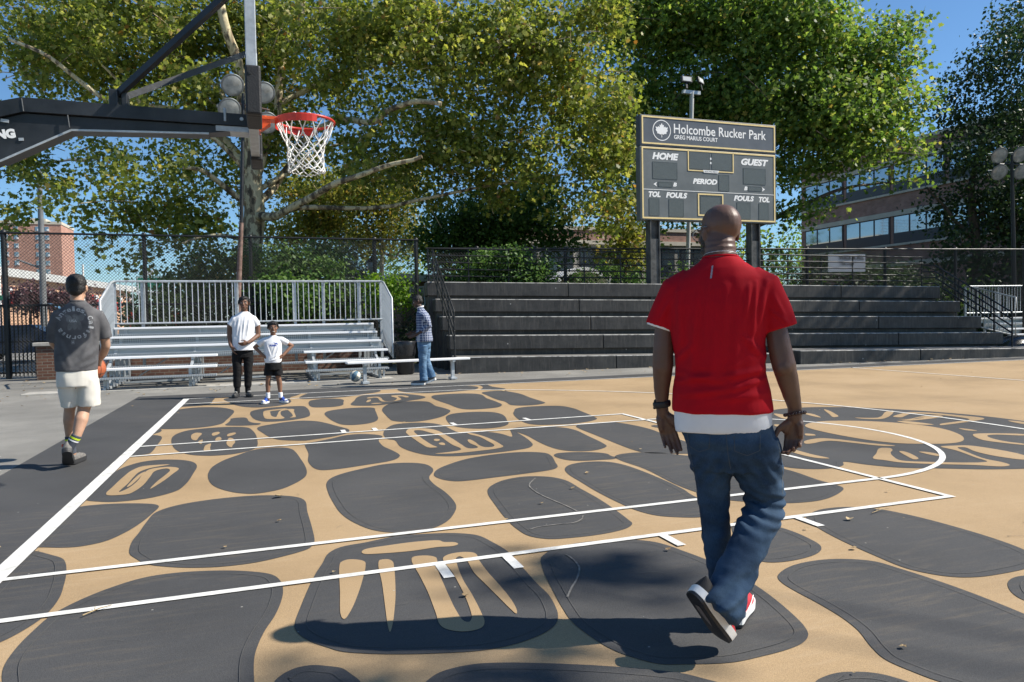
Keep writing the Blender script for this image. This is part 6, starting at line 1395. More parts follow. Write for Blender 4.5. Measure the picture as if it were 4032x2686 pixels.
def head_parts(S, c, s=1.0, yaw=0.0, pitch=0.0, jaw=1.0):
    """skull, face, nose, lips and ears; the head looks along +y before it is turned"""
    Q = Matrix.Rotation(yaw, 3, 'Z') @ Matrix.Rotation(pitch, 3, 'X'); c = Vector(c)
    def P(x, y, z): return c + Q @ Vector((x * s, y * s, z * s))
    def E(p, r): S.ell(P(*p), tuple(q * s for q in r), Q)
    E((0, -.012, .030), (.0755, .093, .083)); E((0, .030, .0), (.066, .062, .075)); E((0, .035, -.045), (.056, .056, .055)); E((0, .052, -.083), (.036 * jaw, .038, .027))
    E((.03, .03, -.065), (.03, .045, .03)); E((-.03, .03, -.065), (.03, .045, .03))
    S.cap(P(0, .090, .012), .009 * s, P(0, .108, -.026), .014 * s); E((0, .098, -.030), (.019, .014, .011))
    E((0, .090, -.056), (.024, .011, .008)); E((0, .088, -.068), (.021, .011, .008))
    E((.030, .080, .022), (.026, .014, .009)); E((-.030, .080, .022), (.026, .014, .009))
    E((.042, .062, -.022), (.022, .022, .020)); E((-.042, .062, -.022), (.022, .022, .020))
    for e in (1, -1): E((e * .076, -.004, -.008), (.010, .019, .031)); E((e * .080, -.012, .002), (.008, .012, .022))
    return P, Q
def hand_parts(S, w, d, nrm, thumb, s=1.0, curl=(.35, .45, .35), spread=.06, tcurl=.3, mirror=1):
    """palm, four jointed fingers of unequal length and a thumb that leaves the side of the palm"""
    w, d, nrm, thumb = Vector(w), Vector(d).normalized(), Vector(nrm).normalized(), Vector(thumb)
    thumb = (thumb - d * thumb.dot(d)).normalized(); nrm = thumb.cross(d) * (1 if thumb.cross(d).dot(nrm) > 0 else -1)
    def P(a, t, n): return w + (d * a + thumb * t + nrm * n) * s
    for t, r_ in ((.026, .015), (.009, .0155), (-.009, .0155), (-.026, .014)): S.cap(P(.012, t * .75, .0), .015 * s, P(.082 - abs(t - .005) * .22, t, 0), r_ * s * .82)
    S.cap(P(.02, .022, .010), .017 * s, P(.05, .030, .012), .014 * s); S.cap(P(.02, -.022, .008), .015 * s, P(.06, -.026, .008), .012 * s)
    fl = [(.044, .027, .021, .0095), (.048, .031, .022, .0097), (.044, .029, .022, .0092), (.034, .021, .019, .0082)]
    for i, (t, L) in enumerate(zip((.027, .009, -.010, -.028), fl)):
        p = P(.084 - abs(t - .005) * .22, t, 0); a = 0; r_ = L[3] * s
        sp = spread * (1.2 - i * .8)
        for k in range(3):
            a += curl[k] * (.8 + .16 * i)
            dr = (d * math.cos(a) + nrm * math.sin(a) + thumb * sp * (1 if k == 0 else .3)).normalized()
            q = p + dr * L[k] * s; S.cap(p, r_ * (1 - .07 * k), q, r_ * (1 - .07 * (k + 1))); p = q
    p = P(.018, .028, .010); a = 0
    for k, (l, r_) in enumerate(((.040, .0135), (.032, .0112), (.026, .0098))):
        dr = (d * (.62 + .18 * k) + thumb * (.66 - .32 * k * (1 + tcurl)) + nrm * (.30 + tcurl * .3 * k)).normalized()
        q = p + dr * l * s; S.cap(p, r_ * s, q, r_ * s * .9); p = q
def skin(name, c, rough=.56):
    return mat(name, c, rough, .12, 14, bump=.08, bscale=220, spec=.45)
def cloth(name, c, var=.10, rough=.85, weave=420, bump=.25, col2=None, scale=7):
    m = mat(name, c, rough, var, scale, bump=bump, bscale=weave, spec=.2, col2=col2)
    return m
def denim(name, base, pale):
    m, nt, b = new_mat(name); L = nt.links.new
    tc = N(nt, "ShaderNodeTexCoord")
    n1 = N(nt, "ShaderNodeTexNoise"); n1.inputs["Scale"].default_value = 6; n1.inputs["Detail"].default_value = 7; L(tc.outputs["Object"], n1.inputs["Vector"])
    mp = N(nt, "ShaderNodeMapping"); mp.inputs["Scale"].default_value = (420, 420, 90); L(tc.outputs["Object"], mp.inputs[0])
    n2 = N(nt, "ShaderNodeTexNoise"); n2.inputs["Scale"].default_value = 1; L(mp.outputs[0], n2.inputs["Vector"])
    ad = N(nt, "ShaderNodeMath", operation='MULTIPLY_ADD'); L(n2.outputs["Fac"], ad.inputs[0]); ad.inputs[1].default_value = .35; L(n1.outputs["Fac"], ad.inputs[2])
    c = ramp(nt, ad.outputs[0], [(.5, base), (.85, pale)]); L(c, b.inputs["Base Color"]); b.inputs["Roughness"].default_value = .85; b.inputs["Specular IOR Level"].default_value = .2
    bp = N(nt, "ShaderNodeBump"); bp.inputs["Strength"].default_value = .3; bp.inputs["Distance"].default_value = .003; L(n2.outputs["Fac"], bp.inputs["Height"]); L(bp.outputs[0], b.inputs["Normal"])
    return m
M['hair'] = mat("black hair", (.010, .009, .009), .5, .4, 60, bump=.8, bscale=130)
M['eye'] = mat("eye white", (.7, .68, .64), .25)
M['pupil'] = mat("dark pupil", (.012, .009, .008), .2)
M['denim_dark'] = denim("dark blue denim", (.012, .028, .056), (.045, .085, .145))
M['denim_mid'] = denim("washed blue denim", (.055, .12, .22), (.16, .26, .38))
def person(me, m, o, rz, label, group=None):
    ob = link_mesh("person", me, m); ob.location = (o[0], o[1], 0); ob.rotation_euler = (0, 0, rz); return tag(ob, label, "person", group)
def shoe(parent, heel, axis, sole_n, L, w, upper, mid, outs, stripe=None, high=0.0, lace=None, low=1.0):
    """trainer: heel point on the ground line, axis to the toe, sole normal pointing away from the foot"""
    a = Vector(axis).normalized(); dn = Vector(sole_n); dn = (dn - a * dn.dot(a)).normalized(); up = -dn; sd = a.cross(up)
    Q = Matrix((a, sd, up)).transposed().to_4x4(); Q.translation = Vector(heel)
    xs = [0, .04, .12, .3, .5, .68, .82, .92, .98, 1.0]; hw = [.26, .36, .40, .38, .40, .47, .47, .38, .22, .06]; off = [0, 0, 0, .01, .02, .03, .02, 0, -.02, -.03]
    zr = [.06, .03, .01, .0, 0, 0, .012, .03, .05, .07]
    hts = [.085, .095, .092, .080, .072, .056, .046, .040, .034, .026]
    X2 = list(1 - np.cos(np.linspace(0, math.pi, 26)) ); X2 = [min(1, max(0, x / 2)) for x in X2]
    crv = lambda a: [float(v) for v in np.interp(X2, xs, np.array(a))]
    def sm3(a):
        for _ in range(2): a = [a[0]] + [(a[i - 1] + 2 * a[i] + a[i + 1]) / 4 for i in range(1, len(a) - 1)] + [a[-1]]
        return a
    hts, hw, off, zr, xs = sm3(crv(hts)), [w_ * max(.12, min(1, (x_ / .07) ** .5 if x_ < .07 else 1, ((1 - x_) / .10) ** .5 if x_ > .9 else 1)) for w_, x_ in zip(sm3(crv([.37, .38] + hw[2:-2] + [.36, .30])), X2)], sm3(crv(off)), sm3(crv(zr)), X2
    def ring(f, z, k=1.0): return (xs[f] * L, hw[f] * w * k, z)
    def slab(z0, z1, k0, k1, name, m):
        b = MB(); vs = []; n = len(xs)
        for side in (1, -1):
            for i in range(n):
                vs.append((xs[i] * L, off[i] * w + side * hw[i] * w * k0, z0 + zr[i] * L * .55)); vs.append((xs[i] * L, off[i] * w + side * hw[i] * w * k1, z1 + zr[i] * L * .4))
        fs = []
        for i in range(n - 1):
            l, r = 2 * i, 2 * n + 2 * i
            fs += [(l, l + 2, l + 3, l + 1), (r, r + 1, r + 3, r + 2), (l, r, r + 2, l + 2), (l + 1, l + 3, r + 3, r + 1)]
        fs += [(0, 1, 2 * n + 1, 2 * n), (2 * n - 2, 4 * n - 2, 4 * n - 1, 2 * n - 1)]
        b.add(vs, fs, 0, False).xf(Q); return b.build(name, m, parent_)
    b = Solid()
    rings = []
    vs = []; n = 20; m_ = len(xs)
    for i in range(m_):
        h = (hts[i] * (low if xs[i] < .45 else 1 - (1 - low) * max(0, .7 - xs[i]) / .25) + (high if xs[i] < .4 else high * .35 if xs[i] < .5 else 0)) * (L / .29)
        for k in range(n):
            t = math.pi * k / (n - 1)
            vs.append((xs[i] * L * .985 + .002, off[i] * w + math.cos(t) * hw[i] * w * .93 * (1 if math.sin(t) < .5 else .97), .018 * L / .29 + zr[i] * L * .4 + math.sin(t) ** .7 * h * (1 - .0 * i)))
    fs = [(i * n + k, i * n + k + 1, (i + 1) * n + k + 1, (i + 1) * n + k) for i in range(m_ - 1) for k in range(n - 1)]
    fs += [tuple(range(n)), tuple(range((m_ - 1) * n, m_ * n))[::-1]] + [tuple([i * n, (i + 1) * n, (i + 1) * n + n - 1, i * n + n - 1]) for i in range(m_ - 1)]
    u = MB().add(vs, fs, 0, True).xf(Q); so_ = u.build("shoe", upper, parent); parent_ = so_
    k = L / .29
    slab(.004 * k, .034 * k, 1.02, 1.05, "midsole", mid); slab(-.008 * k, .0035 * k, .95, 1.0, "outsole", outs)
    if lace:
        b = MB()
        for i in range(5):
            x = L * (.36 + .075 * i); z = (.098 - .009 * i) * k + high * .25
            b.tube([(x, -.024 * k, z - .006), (x + .01, 0, z + .002), (x, .024 * k, z - .006)], .004 * k, 5)
        b.xf(Q); b.build("lace", lace, so_)
    if stripe:
        for sgn in (1, -1):
            b = MB(); pts = [(.30, .030, .0015), (.36, .024, .009), (.46, .027, .010), (.62, .046, .005), (.74, .066, .001)]
            tp = [(x * L, sgn * (np.interp(x, xs, hw) * w * .955 * math.cos(min(1.2, max(0, (z + hh - .03) / .075))) ** .35 + .0015), (z + hh) * k) for x, z, hh in pts]; bt = [(x * L, sgn * (np.interp(x, xs, hw) * w * .97 + .0012), (z - hh) * k) for x, z, hh in pts]
            b.add([v for p in zip(tp, bt) for v in p], [(2 * i, 2 * i + 1, 2 * i + 3, 2 * i + 2) for i in range(len(pts) - 1)]); b.xf(Q); b.build("side_stripe", stripe, so_)
    return so_
def decal(parts, surf, name, m, parent, dirn=(0, 1, 0), off=.0025):
    """flat print laid on cloth: (x, z) shapes dropped along dirn onto the garment"""
    bv = BVHTree.FromPolygons([v.co[:] for v in surf.vertices], [p.vertices[:] for p in surf.polygons]); dv = Vector(dirn)
    b = MB()
    for vs, fs in parts:
        out = []
        for x, z in vs:
            h = bv.ray_cast(Vector((x, 0, z)) - dv * 1.5, dv)
            p = h[0] if h[0] is not None else Vector((x, 0, z)); out.append(p - dv * off)
        b.add(out, fs)
    return b.build(name, m, parent, recalc=False)
def finer(vs, fs, cut=1):
    """split faces so that a print can follow the cloth"""
    bm = bmesh.new(); V = [bm.verts.new((x, 0, z)) for x, z in vs]
    for f in fs:
        try: bm.faces.new([V[i] for i in f])
        except ValueError: pass
    bmesh.ops.triangulate(bm, faces=bm.faces[:])
    for _ in range(cut): bmesh.ops.subdivide_edges(bm, edges=[e for e in bm.edges if e.calc_length() > .012], cuts=1); bmesh.ops.triangulate(bm, faces=bm.faces[:])
    bm.verts.index_update(); out = [(v.co.x, v.co.z) for v in bm.verts], [tuple(v.index for v in f.verts) for f in bm.faces]; bm.free(); return out
def flat_text(body, x0, z0, x1, z1, shear=0, bold=.02):
    vs, fs = text_faces(body, x1 - x0, z1 - z0, shear, bold); return finer([(v[0] + x0, v[2] + z0) for v in vs], fs)

# ---- the man in the red shirt ------------------------------------------------
RX = math.atan2(-.58017, .81449); RO = (3.08, -3.60)
M['skin_red'] = skin("dark brown skin", (.125, .066, .046), .46)
S = Solid()
P, Q = head_parts(S, (-.010, .045, 1.630), 1.0, R(34), R(-5), 1.15)
S.chain([(-.010, .020, 1.60), (-.010, .0, 1.535), (-.012, -.02, 1.46)], [.060, .063, .075]); S.cap((-.06, -.02, 1.46), .03, (-.12, -.02, 1.41), .03); S.cap((.04, -.02, 1.46), .03, (.10, -.02, 1.41), .03)
S.loft([(.010, 0, .80, .13, .09), (-.015, 0, .95, .165, .11), (-.018, -.005, 1.15, .155, .105), (-.015, -.01, 1.35, .165, .09), (-.012, -.01, 1.42, .11, .065)])
S.chain([(-.165, -.01, 1.375), (-.236, -.015, 1.24), (-.243, -.02, 1.137), (-.245, -.018, 1.075), (-.252, .005, .987), (-.2535, .02, .922), (-.252, .03, .875)], [.036, .040, .043, .043, .034, .0265, .026])
S.chain([(.140, -.01, 1.375), (.203, -.02, 1.22), (.213, -.03, 1.155), (.228, -.035, 1.085), (.250, -.01, 1.0), (.272, .015, .91), (.272, .02, .865)], [.038, .043, .045, .046, .039, .0275, .027])
S.cap((.226, -.05, 1.075), .036, (.228, -.045, 1.09), .036)
hand_parts(S, (-.250, .03, .872), (.26, .06, -1), (.3, -1, .1), (1, .15, .2), 1.0, (.22, .38, .30), .05, .25)
hand_parts(S, (.272, .02, .862), (-.05, .05, -1), (-.35, -1, -.1), (-1, .25, .0), 1.0, (.55, .85, .6), .02, .1)
S.chain([(-.070, 0, .78), (-.046, .02, .47), (.012, .02, .09)], [.058, .042, .034]); S.chain([(.10, 0, .78), (.15, .05, .49), (.0, -.29, .24)], [.062, .045, .034])
me = S.fuse(.0046, 5)
displace(me, lambda c, n: .0011 * vnoise(c, (34, 34, 34), 3) + (c[:, 1] < 0) * (c[:, 2] > 1.5) * .0028 * (np.exp(-((c[:, 2] - 1.562) / .006) ** 2) + .8 * np.exp(-((c[:, 2] - 1.585) / .006) ** 2)))
man = person(me, M['skin_red'], RO, RX, "bald man walking away in a red T-shirt, dark jeans, black watch and glasses")
# shirt
M['red_cloth'] = cloth("red jersey", (.42, .003, .012), .10, .85, 500, .06)
S = Solid()
S.loft([(-.008, 0, .893, .201, .150, (.0, .0)), (-.010, 0, .925, .199, .150), (-.014, -.005, .985, .192, .146), (-.016, -.008, 1.045, .181, .140), (-.016, -.012, 1.11, .179, .136), (-.022, -.016, 1.19, .186, .132), (-.022, -.018, 1.26, .197, .128),
        (-.020, -.020, 1.33, .208, .122), (-.016, -.020, 1.39, .205, .110), (-.012, -.020, 1.435, .178, .096), (-.010, -.018, 1.475, .130, .082), (-.009, -.012, 1.505, .088, .072), (-.009, -.008, 1.522, .074, .066)], 44, 2.35)
S.tubeE([(-.120, -.012, 1.425), (-.185, -.014, 1.385), (-.222, -.016, 1.32), (-.250, -.018, 1.242)], [.066, .073, .064, (.066, .050)])
S.tubeE([(.100, -.012, 1.425), (.155, -.014, 1.390), (.186, -.018, 1.32), (.216, -.022, 1.226)], [.066, .074, .068, (.070, .056)])
me = S.fuse(.0062, 5)
FL = [(.01, 1.40, .0, 1.12, .016, .005), (-.06, 1.42, -.075, 1.15, .014, .0045), (.20, 1.20, .13, 1.06, .013, .007), (.165, 1.42, .13, 1.22, .012, .007), (.10, 1.40, .085, 1.28, .010, .005), (.125, 1.41, .105, 1.15, .009, .006), (-.17, 1.38, -.165, 1.18, .012, .005), (-.10, 1.36, -.13, 1.0, .016, .005), (-.03, 1.33, -.045, 1.0, .022, .004), (.05, 1.25, .03, .95, .02, .004),
      (-.19, 1.02, -.02, 1.055, .012, .006), (-.17, .97, .05, 1.0, .014, .006), (.17, 1.075, -.02, 1.04, .012, .006), (.16, 1.035, .04, 1.0, .011, .005), (.17, .975, -.06, .955, .014, .004), (-.19, 1.06, .02, 1.02, .013, .005), (.15, 1.12, .08, 1.2, .012, .006), (-.19, 1.10, -.12, 1.17, .012, .005), (.19, 1.36, .235, 1.26, .010, .004), (-.2, 1.36, -.25, 1.27, .010, .004), (.18, 1.30, .24, 1.25, .008, .004)]
displace(me, lambda c, n: 1.25 * ridges(c, n, FL) + .0030 * vnoise(c, (9, 9, 5), 3) + .0016 * vnoise(c, (22, 22, 11), 5))
shirt = link_mesh("shirt", me, M['red_cloth'], man)
b = MB(); b.tube([(-.009 + .069 * math.cos(a), -.010 + .060 * math.sin(a), 1.521 - .006 * math.sin(a)) for a in [2 * math.pi * k / 30 for k in range(30)]], (.005), 8, closed=True); b.build("collar", M['red_cloth'], shirt)
M['reflect'] = mat("silver reflective print", (.50, .47, .46), .3, .1, 50, metal=.5)
pts = [];
for k in range(9):
    z = 1.483 - k * .0058; x = -.040 - k * .0007
    pts.append(([(x - .0035, z), (x + .0035, z + .002), (x + .0035, z - .0022), (x - .0035, z - .0042)], [(0, 1, 2, 3)]))
decal(pts, me, "reflective_strip", M['reflect'], shirt)
M['white_cloth'] = cloth("white cotton", (.80, .80, .82), .05, .85, 500, .05)
S = Solid()
S.loft([(-.008, 0, .815, .188, .136, (.03, .0)), (-.008, 0, .845, .192, .140), (-.009, 0, .90, .192, .142), (-.01, 0, 1.0, .165, .12)], 44, 2.35)
me = S.fuse(.006, 4); displace(me, lambda c, n: .0035 * vnoise(c, (12, 12, 7), 8)); link_mesh("undershirt", me, M['white_cloth'], man)
S = Solid(); S.tubeE([(-.2425, -.018, 1.262), (-.2515, -.0185, 1.236)], [(.060, .047), (.063, .0475)]); S.cap((-.24, -.018, 1.27), .03, (-.24, -.018, 1.26), .03)
link_mesh("undershirt_sleeve", S.fuse(.005, 3), M['white_cloth'], man)
# jeans, one trouser mesh
S = Solid()
S.loft([(.030, 0, .655, .155, .112), (.030, -.005, .72, .176, .124), (.022, -.008, .78, .184, .130), (.004, 0, .84, .184, .126), (.002, 0, .90, .170, .115)], 40, 2.3)
S.tubeE([(-.070, 0, .76), (-.055, .005, .68), (-.046, .012, .60), (-.047, .018, .54), (-.046, .020, .46), (-.040, .018, .37), (-.022, .012, .27), (-.002, .008, .16), (.012, .008, .075), (.014, .010, .045)], [(.086, .108), (.083, .098), (.073, .088), (.068, .080), (.061, .073), (.059, .071), (.060, .070), (.061, .070), (.065, .073), (.064, .072)], 28)
S.tubeE([(.105, 0, .77), (.118, .005, .70), (.134, .015, .63), (.152, .030, .56), (.155, .035, .505), (.138, -.02, .452), (.098, -.105, .395), (.058, -.180, .335), (.020, -.245, .275), (-.004, -.285, .230), (-.022, -.312, .200), (-.036, -.326, .182)], [(.112, .118), (.104, .110), (.094, .104), (.083, .092), (.080, .082), (.076, .078), (.072, .072), (.072, .072), (.074, .074), (.080, .078), (.088, .080), (.090, .078)], 28)
me = S.fuse(.0065, 4)
def jn(c, n):
    d = .006 * vnoise(c, (7, 7, 12), 2) + .005 * vnoise(c, (15, 15, 30), 4) + .0018 * vnoise(c, (34, 34, 60), 6)
    # stacked folds behind the bent knee and at the cuffs
    w = np.exp(-((c[:, 2] - .50) / .07) ** 2) * (c[:, 0] > .05); d += w * .007 * np.sin(c[:, 2] * 150 + c[:, 0] * 55 + 2 * vnoise(c, (9, 9, 9), 7))
    w = np.exp(-((c[:, 2] - .26) / .06) ** 2) * (c[:, 1] < -.12); d += w * .009 * np.sin(c[:, 2] * 95 - c[:, 0] * 60 + 2.5 * vnoise(c, (8, 8, 8), 9))
    w = np.exp(-((c[:, 2] - .12) / .07) ** 2) * (c[:, 1] > -.1); d += w * .006 * np.sin(c[:, 2] * 120 + c[:, 0] * 40)
    w = np.exp(-((c[:, 2] - .66) / .06) ** 2); d += w * .004 * np.sin(c[:, 2] * 80 + np.abs(c[:, 0] - .02) * 120)
    return d
displace(me, jn); tr = link_mesh("trousers", me, M['denim_dark'], man)
M['stitch'] = mat("seam thread", (.045, .065, .09), .8)
def seam(pts):
    vs = []; fs = []
    for i, (x, z) in enumerate(pts):
        x2, z2 = pts[min(i + 1, len(pts) - 1)]; x1, z1 = pts[max(i - 1, 0)]; dx, dz = x2 - x1, z2 - z1; l = math.hypot(dx, dz) or 1; nx, nz = -dz / l * .0018, dx / l * .0018
        vs += [(x + nx, z + nz), (x - nx, z - nz)]
    return vs, [(2 * i, 2 * i + 1, 2 * i + 3, 2 * i + 2) for i in range(len(pts) - 1)]
def dense(p, k=6): return [(v.x, v.y) for v in smooth_open([(x, z, 0) for x, z in p], k)]
lp_ = lambda a: [(a[i][0] + (a[i + 1][0] - a[i][0]) * t / 8, a[i][1] + (a[i + 1][1] - a[i][1]) * t / 8) for i in range(len(a) - 1) for t in range(8)] + [a[-1]]
decal([seam(lp_([(.135, .815), (.132, .755), (.085, .735), (.038, .752), (.036, .81)])), seam(lp_([(-.055, .81), (-.060, .755), (-.10, .738), (-.14, .757), (-.145, .81)])), seam(lp_([(.005, .83), (.012, .74), (.022, .675)])), 
       seam(lp_([(.205, .78), (.222, .66), (.222, .55)])), seam(lp_([(-.148, .78), (-.125, .66), (-.105, .5), (-.09, .35)]))], me, "seam", M['stitch'], tr, off=.0015)
# watch, bracelet, glasses, beard, chain, shoes
b = MB(); b.tube([(-.2535 + .0335 * math.cos(a), .02 + .030 * math.sin(a), .913 + .006 * math.cos(a)) for a in [2 * math.pi * k / 28 for k in range(28)]], [(.0135, .004)] * 28, 8, closed=True)
b.box((-.283, .03, .912), (.012, .036, .040), Matrix.Rotation(.1, 3, 'Y'), 0, .004); b.build("watch", M['rubber'], man)
M['bead'] = mat("dark wooden bead", (.045, .022, .018), .25, .5, 60)
b = MB()
for k in range(20):
    a = 2 * math.pi * k / 20; c = Vector((.2725 + .0375 * math.cos(a), .015 + .034 * math.sin(a), .884 + .008 * math.cos(a + .6)))
    b.lathe([(.0075 * max(math.sin(math.pi * i / 6), .03), -.0075 * math.cos(math.pi * i / 6)) for i in range(7)], 8, Matrix.Translation(c))
b.build("bead_bracelet", M['bead'], man)
b = MB(); b.tube([P(-.083, -.03, .016), P(-.083, .0, .021), P(-.079, .06, .020), P(-.066, .102, .016)], .0022, 6); b.tube([P(.083, -.03, .016), P(.083, .0, .021), P(.079, .06, .020), P(.066, .102, .016)], .0022, 6)
for e in (-1, 1): b.tube([P(e * .036 + .028 * math.cos(a), .106 - .0 * math.cos(a), .004 + .022 * math.sin(a)) for a in [2 * math.pi * k / 20 for k in range(20)]], .002, 6, closed=True)
b.tube([P(-.01, .112, .01), P(.01, .112, .01)], .002, 6); b.build("glasses", M['dark_steel'], man)
S = Solid(); E3 = lambda p, r_: S.ell(P(*p), r_, Q)
E3((0, .062, -.092), (.038, .036, .026)); E3((.043, .028, -.068), (.024, .046, .030)); E3((-.043, .028, -.068), (.024, .046, .030)); E3((-.064, .020, -.030), (.012, .026, .030)); E3((.064, .020, -.030), (.012, .026, .030)); E3((0, .094, -.048), (.026, .010, .006))
link_mesh("beard", S.fuse(.004, 2), M['hair'], man)
b = MB(); b.tube([(-.009 + .0665 * math.cos(a), -.005 + .064 * math.sin(a), 1.531 - .012 * math.sin(a)) for a in [2 * math.pi * k / 40 for k in range(40)]], [.0012 + .0006 * (k % 2) for k in range(40)], 6, closed=True); b.build("neck_chain", M['galv'], man)
M['shoe_black'] = mat("black knit shoe", (.014, .013, .014), .7, .4, 60, bump=.3, bscale=300); M['shoe_red'] = mat("red knit shoe", (.50, .016, .03), .7, .15, 60, bump=.3, bscale=300)
M['foam'] = mat("white foam sole", (.78, .77, .75), .6, .08, 20); M['outsole'] = mat("dark rubber outsole", (.016, .018, .024), .55, .3, 30, bump=.3, bscale=150)
s1 = shoe(man, (-.122, -.365, .258), (.40, .47, -.785), (-.56, -.56, -.61), .295, .108, M['shoe_black'], M['foam'], M['outsole'], M['sign_white'], low=.72)
b = MB(); a_ = Vector((.40, .47, -.785)).normalized(); dn = Vector((-.56, -.56, -.61)); dn = (dn - a_ * dn.dot(a_)).normalized(); sd_ = a_.cross(-dn); h_ = Vector((-.122, -.365, .258))
def so(x, y, z): return h_ + a_ * x + sd_ * y - dn * z
b.add([so(x, y, -.0095) for x, y in ((.06, -.012), (.09, -.018), (.15, -.012), (.19, .0), (.15, .010), (.09, .012), (.06, .010))], [tuple(range(7))]); b.build("arch_patch", mat("grey rubber patch", (.16, .14, .14), .6), s1)
for sg in (1, -1):
    b = MB(); vs = []
    for x, z0, z1 in ((.10, .033, .05), (.14, .032, .066), (.18, .031, .07), (.22, .031, .05), (.25, .034, .042)):
        hw_ = np.interp(x / .295, [.3, .5, .68, .82, .92], [.38, .40, .47, .47, .38]) * .105
        vs += [so(x, sg * (hw_ * .985 + .001), z0), so(x, sg * (hw_ * .93 + .001), z1)]
    b.add(vs, [(2 * i, 2 * i + 1, 2 * i + 3, 2 * i + 2) for i in range(4)]); b.build("side_panel", M['shoe_red'], s1)
s2 = shoe(man, (.020, -.035, .008), (.22, 1, -.01), (0, 0, -1), .295, .105, M['shoe_red'], M['foam'], M['outsole'], M['sign_white'])

# ---- the player with the ball at the left -------------------------------------
LO, LR = (-.43, 1.5), math.atan2(.22275, .97488)
M['skin_fair'] = skin("light tan skin", (.46, .27, .18))
S = Solid()
P, Q = head_parts(S, (.084, .02, 1.655), 1.06, R(-12), R(-3))
S.chain([(.085, .01, 1.60), (.085, .0, 1.54), (.08, 0, 1.46)], [.055, .056, .07])
S.loft([(.065, 0, .74, .12, .08), (.06, 0, .95, .125, .08), (.07, 0, 1.2, .14, .09), (.08, 0, 1.38, .13, .075)])
S.chain([(.22, 0, 1.37), (.296, .03, 1.19), (.305, .06, 1.11), (.285, .16, 1.03), (.265, .235, .985)], [.05, .042, .040, .036, .027])
S.chain([(-.07, 0, 1.37), (-.11, .05, 1.15), (-.03, .2, 1.02), (.06, .30, .97)], [.05, .042, .036, .027])
hand_parts(S, (.265, .24, .98), (-.1, .42, -.55), (-.85, .1, -.4), (-.1, .6, .5), .95, (.3, .35, .3), .12, .2)
hand_parts(S, (.065, .30, .965), (.5, .45, -.45), (.5, .2, -.6), (-.1, .4, .6), .95, (.3, .35, .3), .12, .2)
S.chain([(.13, 0, .78), (.118, .03, .58), (.100, -.01, .50), (.080, -.055, .43), (.040, -.10, .29), (-.022, -.088, .20), (-.045, -.02, .12)], [.085, .060, .052, .058, .038, .034, .032])
S.chain([(.01, 0, .78), (.0, .08, .57), (-.012, .09, .50), (-.018, .09, .42), (-.018, .11, .27), (.0, .12, .10)], [.08, .052, .046, .048, .034, .034])
me = S.fuse(.006, 4)
pl_ = person(me, M['skin_fair'], LO, LR, "young man seen from behind in a charcoal T-shirt and cream shorts holding an orange ball")
M['char_cloth'] = cloth("washed charcoal cotton", (.085, .085, .093), .18, .9, 400, .15, col2=(.125, .124, .130))
S = Solid()
S.loft([(.058, 0, .885, .172, .130), (.060, 0, .95, .176, .132), (.064, 0, 1.05, .178, .130), (.068, 0, 1.15, .176, .124), (.075, -.005, 1.25, .180, .118), (.082, -.008, 1.34, .190, .110), (.086, -.008, 1.41, .180, .098), (.088, -.005, 1.47, .130, .082), (.088, 0, 1.51, .085, .068), (.088, 0, 1.53, .066, .060)], 44, 2.4)
S.tubeE([(.16, 0, 1.42), (.235, .0, 1.385), (.282, .01, 1.29), (.297, .03, 1.185)], [.072, .078, .066, .063]); S.tubeE([(.02, 0, 1.42), (-.055, 0, 1.385), (-.098, .01, 1.29), (-.112, .03, 1.155)], [.072, .078, .066, .062])
me = S.fuse(.008, 5)
displace(me, lambda c, n: ridges(c, n, [(.20, 1.2, .10, 1.02, .02, .008), (.22, 1.08, .06, .96, .02, .008), (.22, .98, .10, .92, .016, .007), (-.08, 1.2, .0, .95, .02, .006), (.2, 1.38, .22, 1.2, .014, .006)]) + .004 * vnoise(c, (8, 8, 6), 3) + .002 * vnoise(c, (18, 18, 12), 6))
sh = link_mesh("shirt", me, M['char_cloth'], pl_)
M['print_grey'] = mat("cracked pale print", (.36, .37, .38), .8, .35, 40); M['print_dim'] = mat("faded grey print", (.125, .128, .135), .85, .35, 14)
parts = []
def arc_text(txt, cx, cz, r_, a0, a1, size):
    out = []
    for i, ch in enumerate(txt):
        if ch == ' ': continue
        a = a0 + (a1 - a0) * i / max(1, len(txt) - 1)
        w = size * (.45 if ch in 'il.' else .75)
        vs, fs = text_faces(ch, w, size * (1.0 if ch.isupper() or ch in 'lf' else .72) if ch != '.' else size * .2, 0, .02)
        c_, s_ = math.cos(a - math.pi / 2), math.sin(a - math.pi / 2)
        pp = [((v[0] - w / 2) * c_ - (v[2]) * s_ + cx + r_ * math.cos(a), (v[0] - w / 2) * s_ + (v[2]) * c_ + cz + r_ * math.sin(a)) for v in vs]
        out.append(finer(pp, fs))
    return out
parts = arc_text("Angeles.", .055, 1.325, .112, R(158), R(42), .044) + arc_text("California", .055, 1.325, .112, R(22), R(-152), .044)
parts += [flat_text("USA", .016, 1.335, .074, 1.360, 0, .03)] + [flat_text("H", .028, 1.135, .046, 1.17, 0, .02)]
dim = []
for (cx, cz, rx, rz_, a) in ((.10, 1.355, .035, .03, .4), (.125, 1.375, .03, .014, .5), (.005, 1.37, .03, .014, -.5), (.015, 1.34, .025, .03, 0), (.055, 1.30, .022, .055, 0), (.09, 1.29, .02, .05, .2), (.02, 1.28, .02, .04, -.3), (.06, 1.375, .02, .018, 0)):
    n = 18; dim.append(finer([(cx + rx * math.cos(t) * math.cos(a) - rz_ * math.sin(t) * math.sin(a), cz + .02 + rx * math.cos(t) * math.sin(a) + rz_ * math.sin(t) * math.cos(a)) for t in [2 * math.pi * k / n for k in range(n)]], [tuple(range(n))], 2))
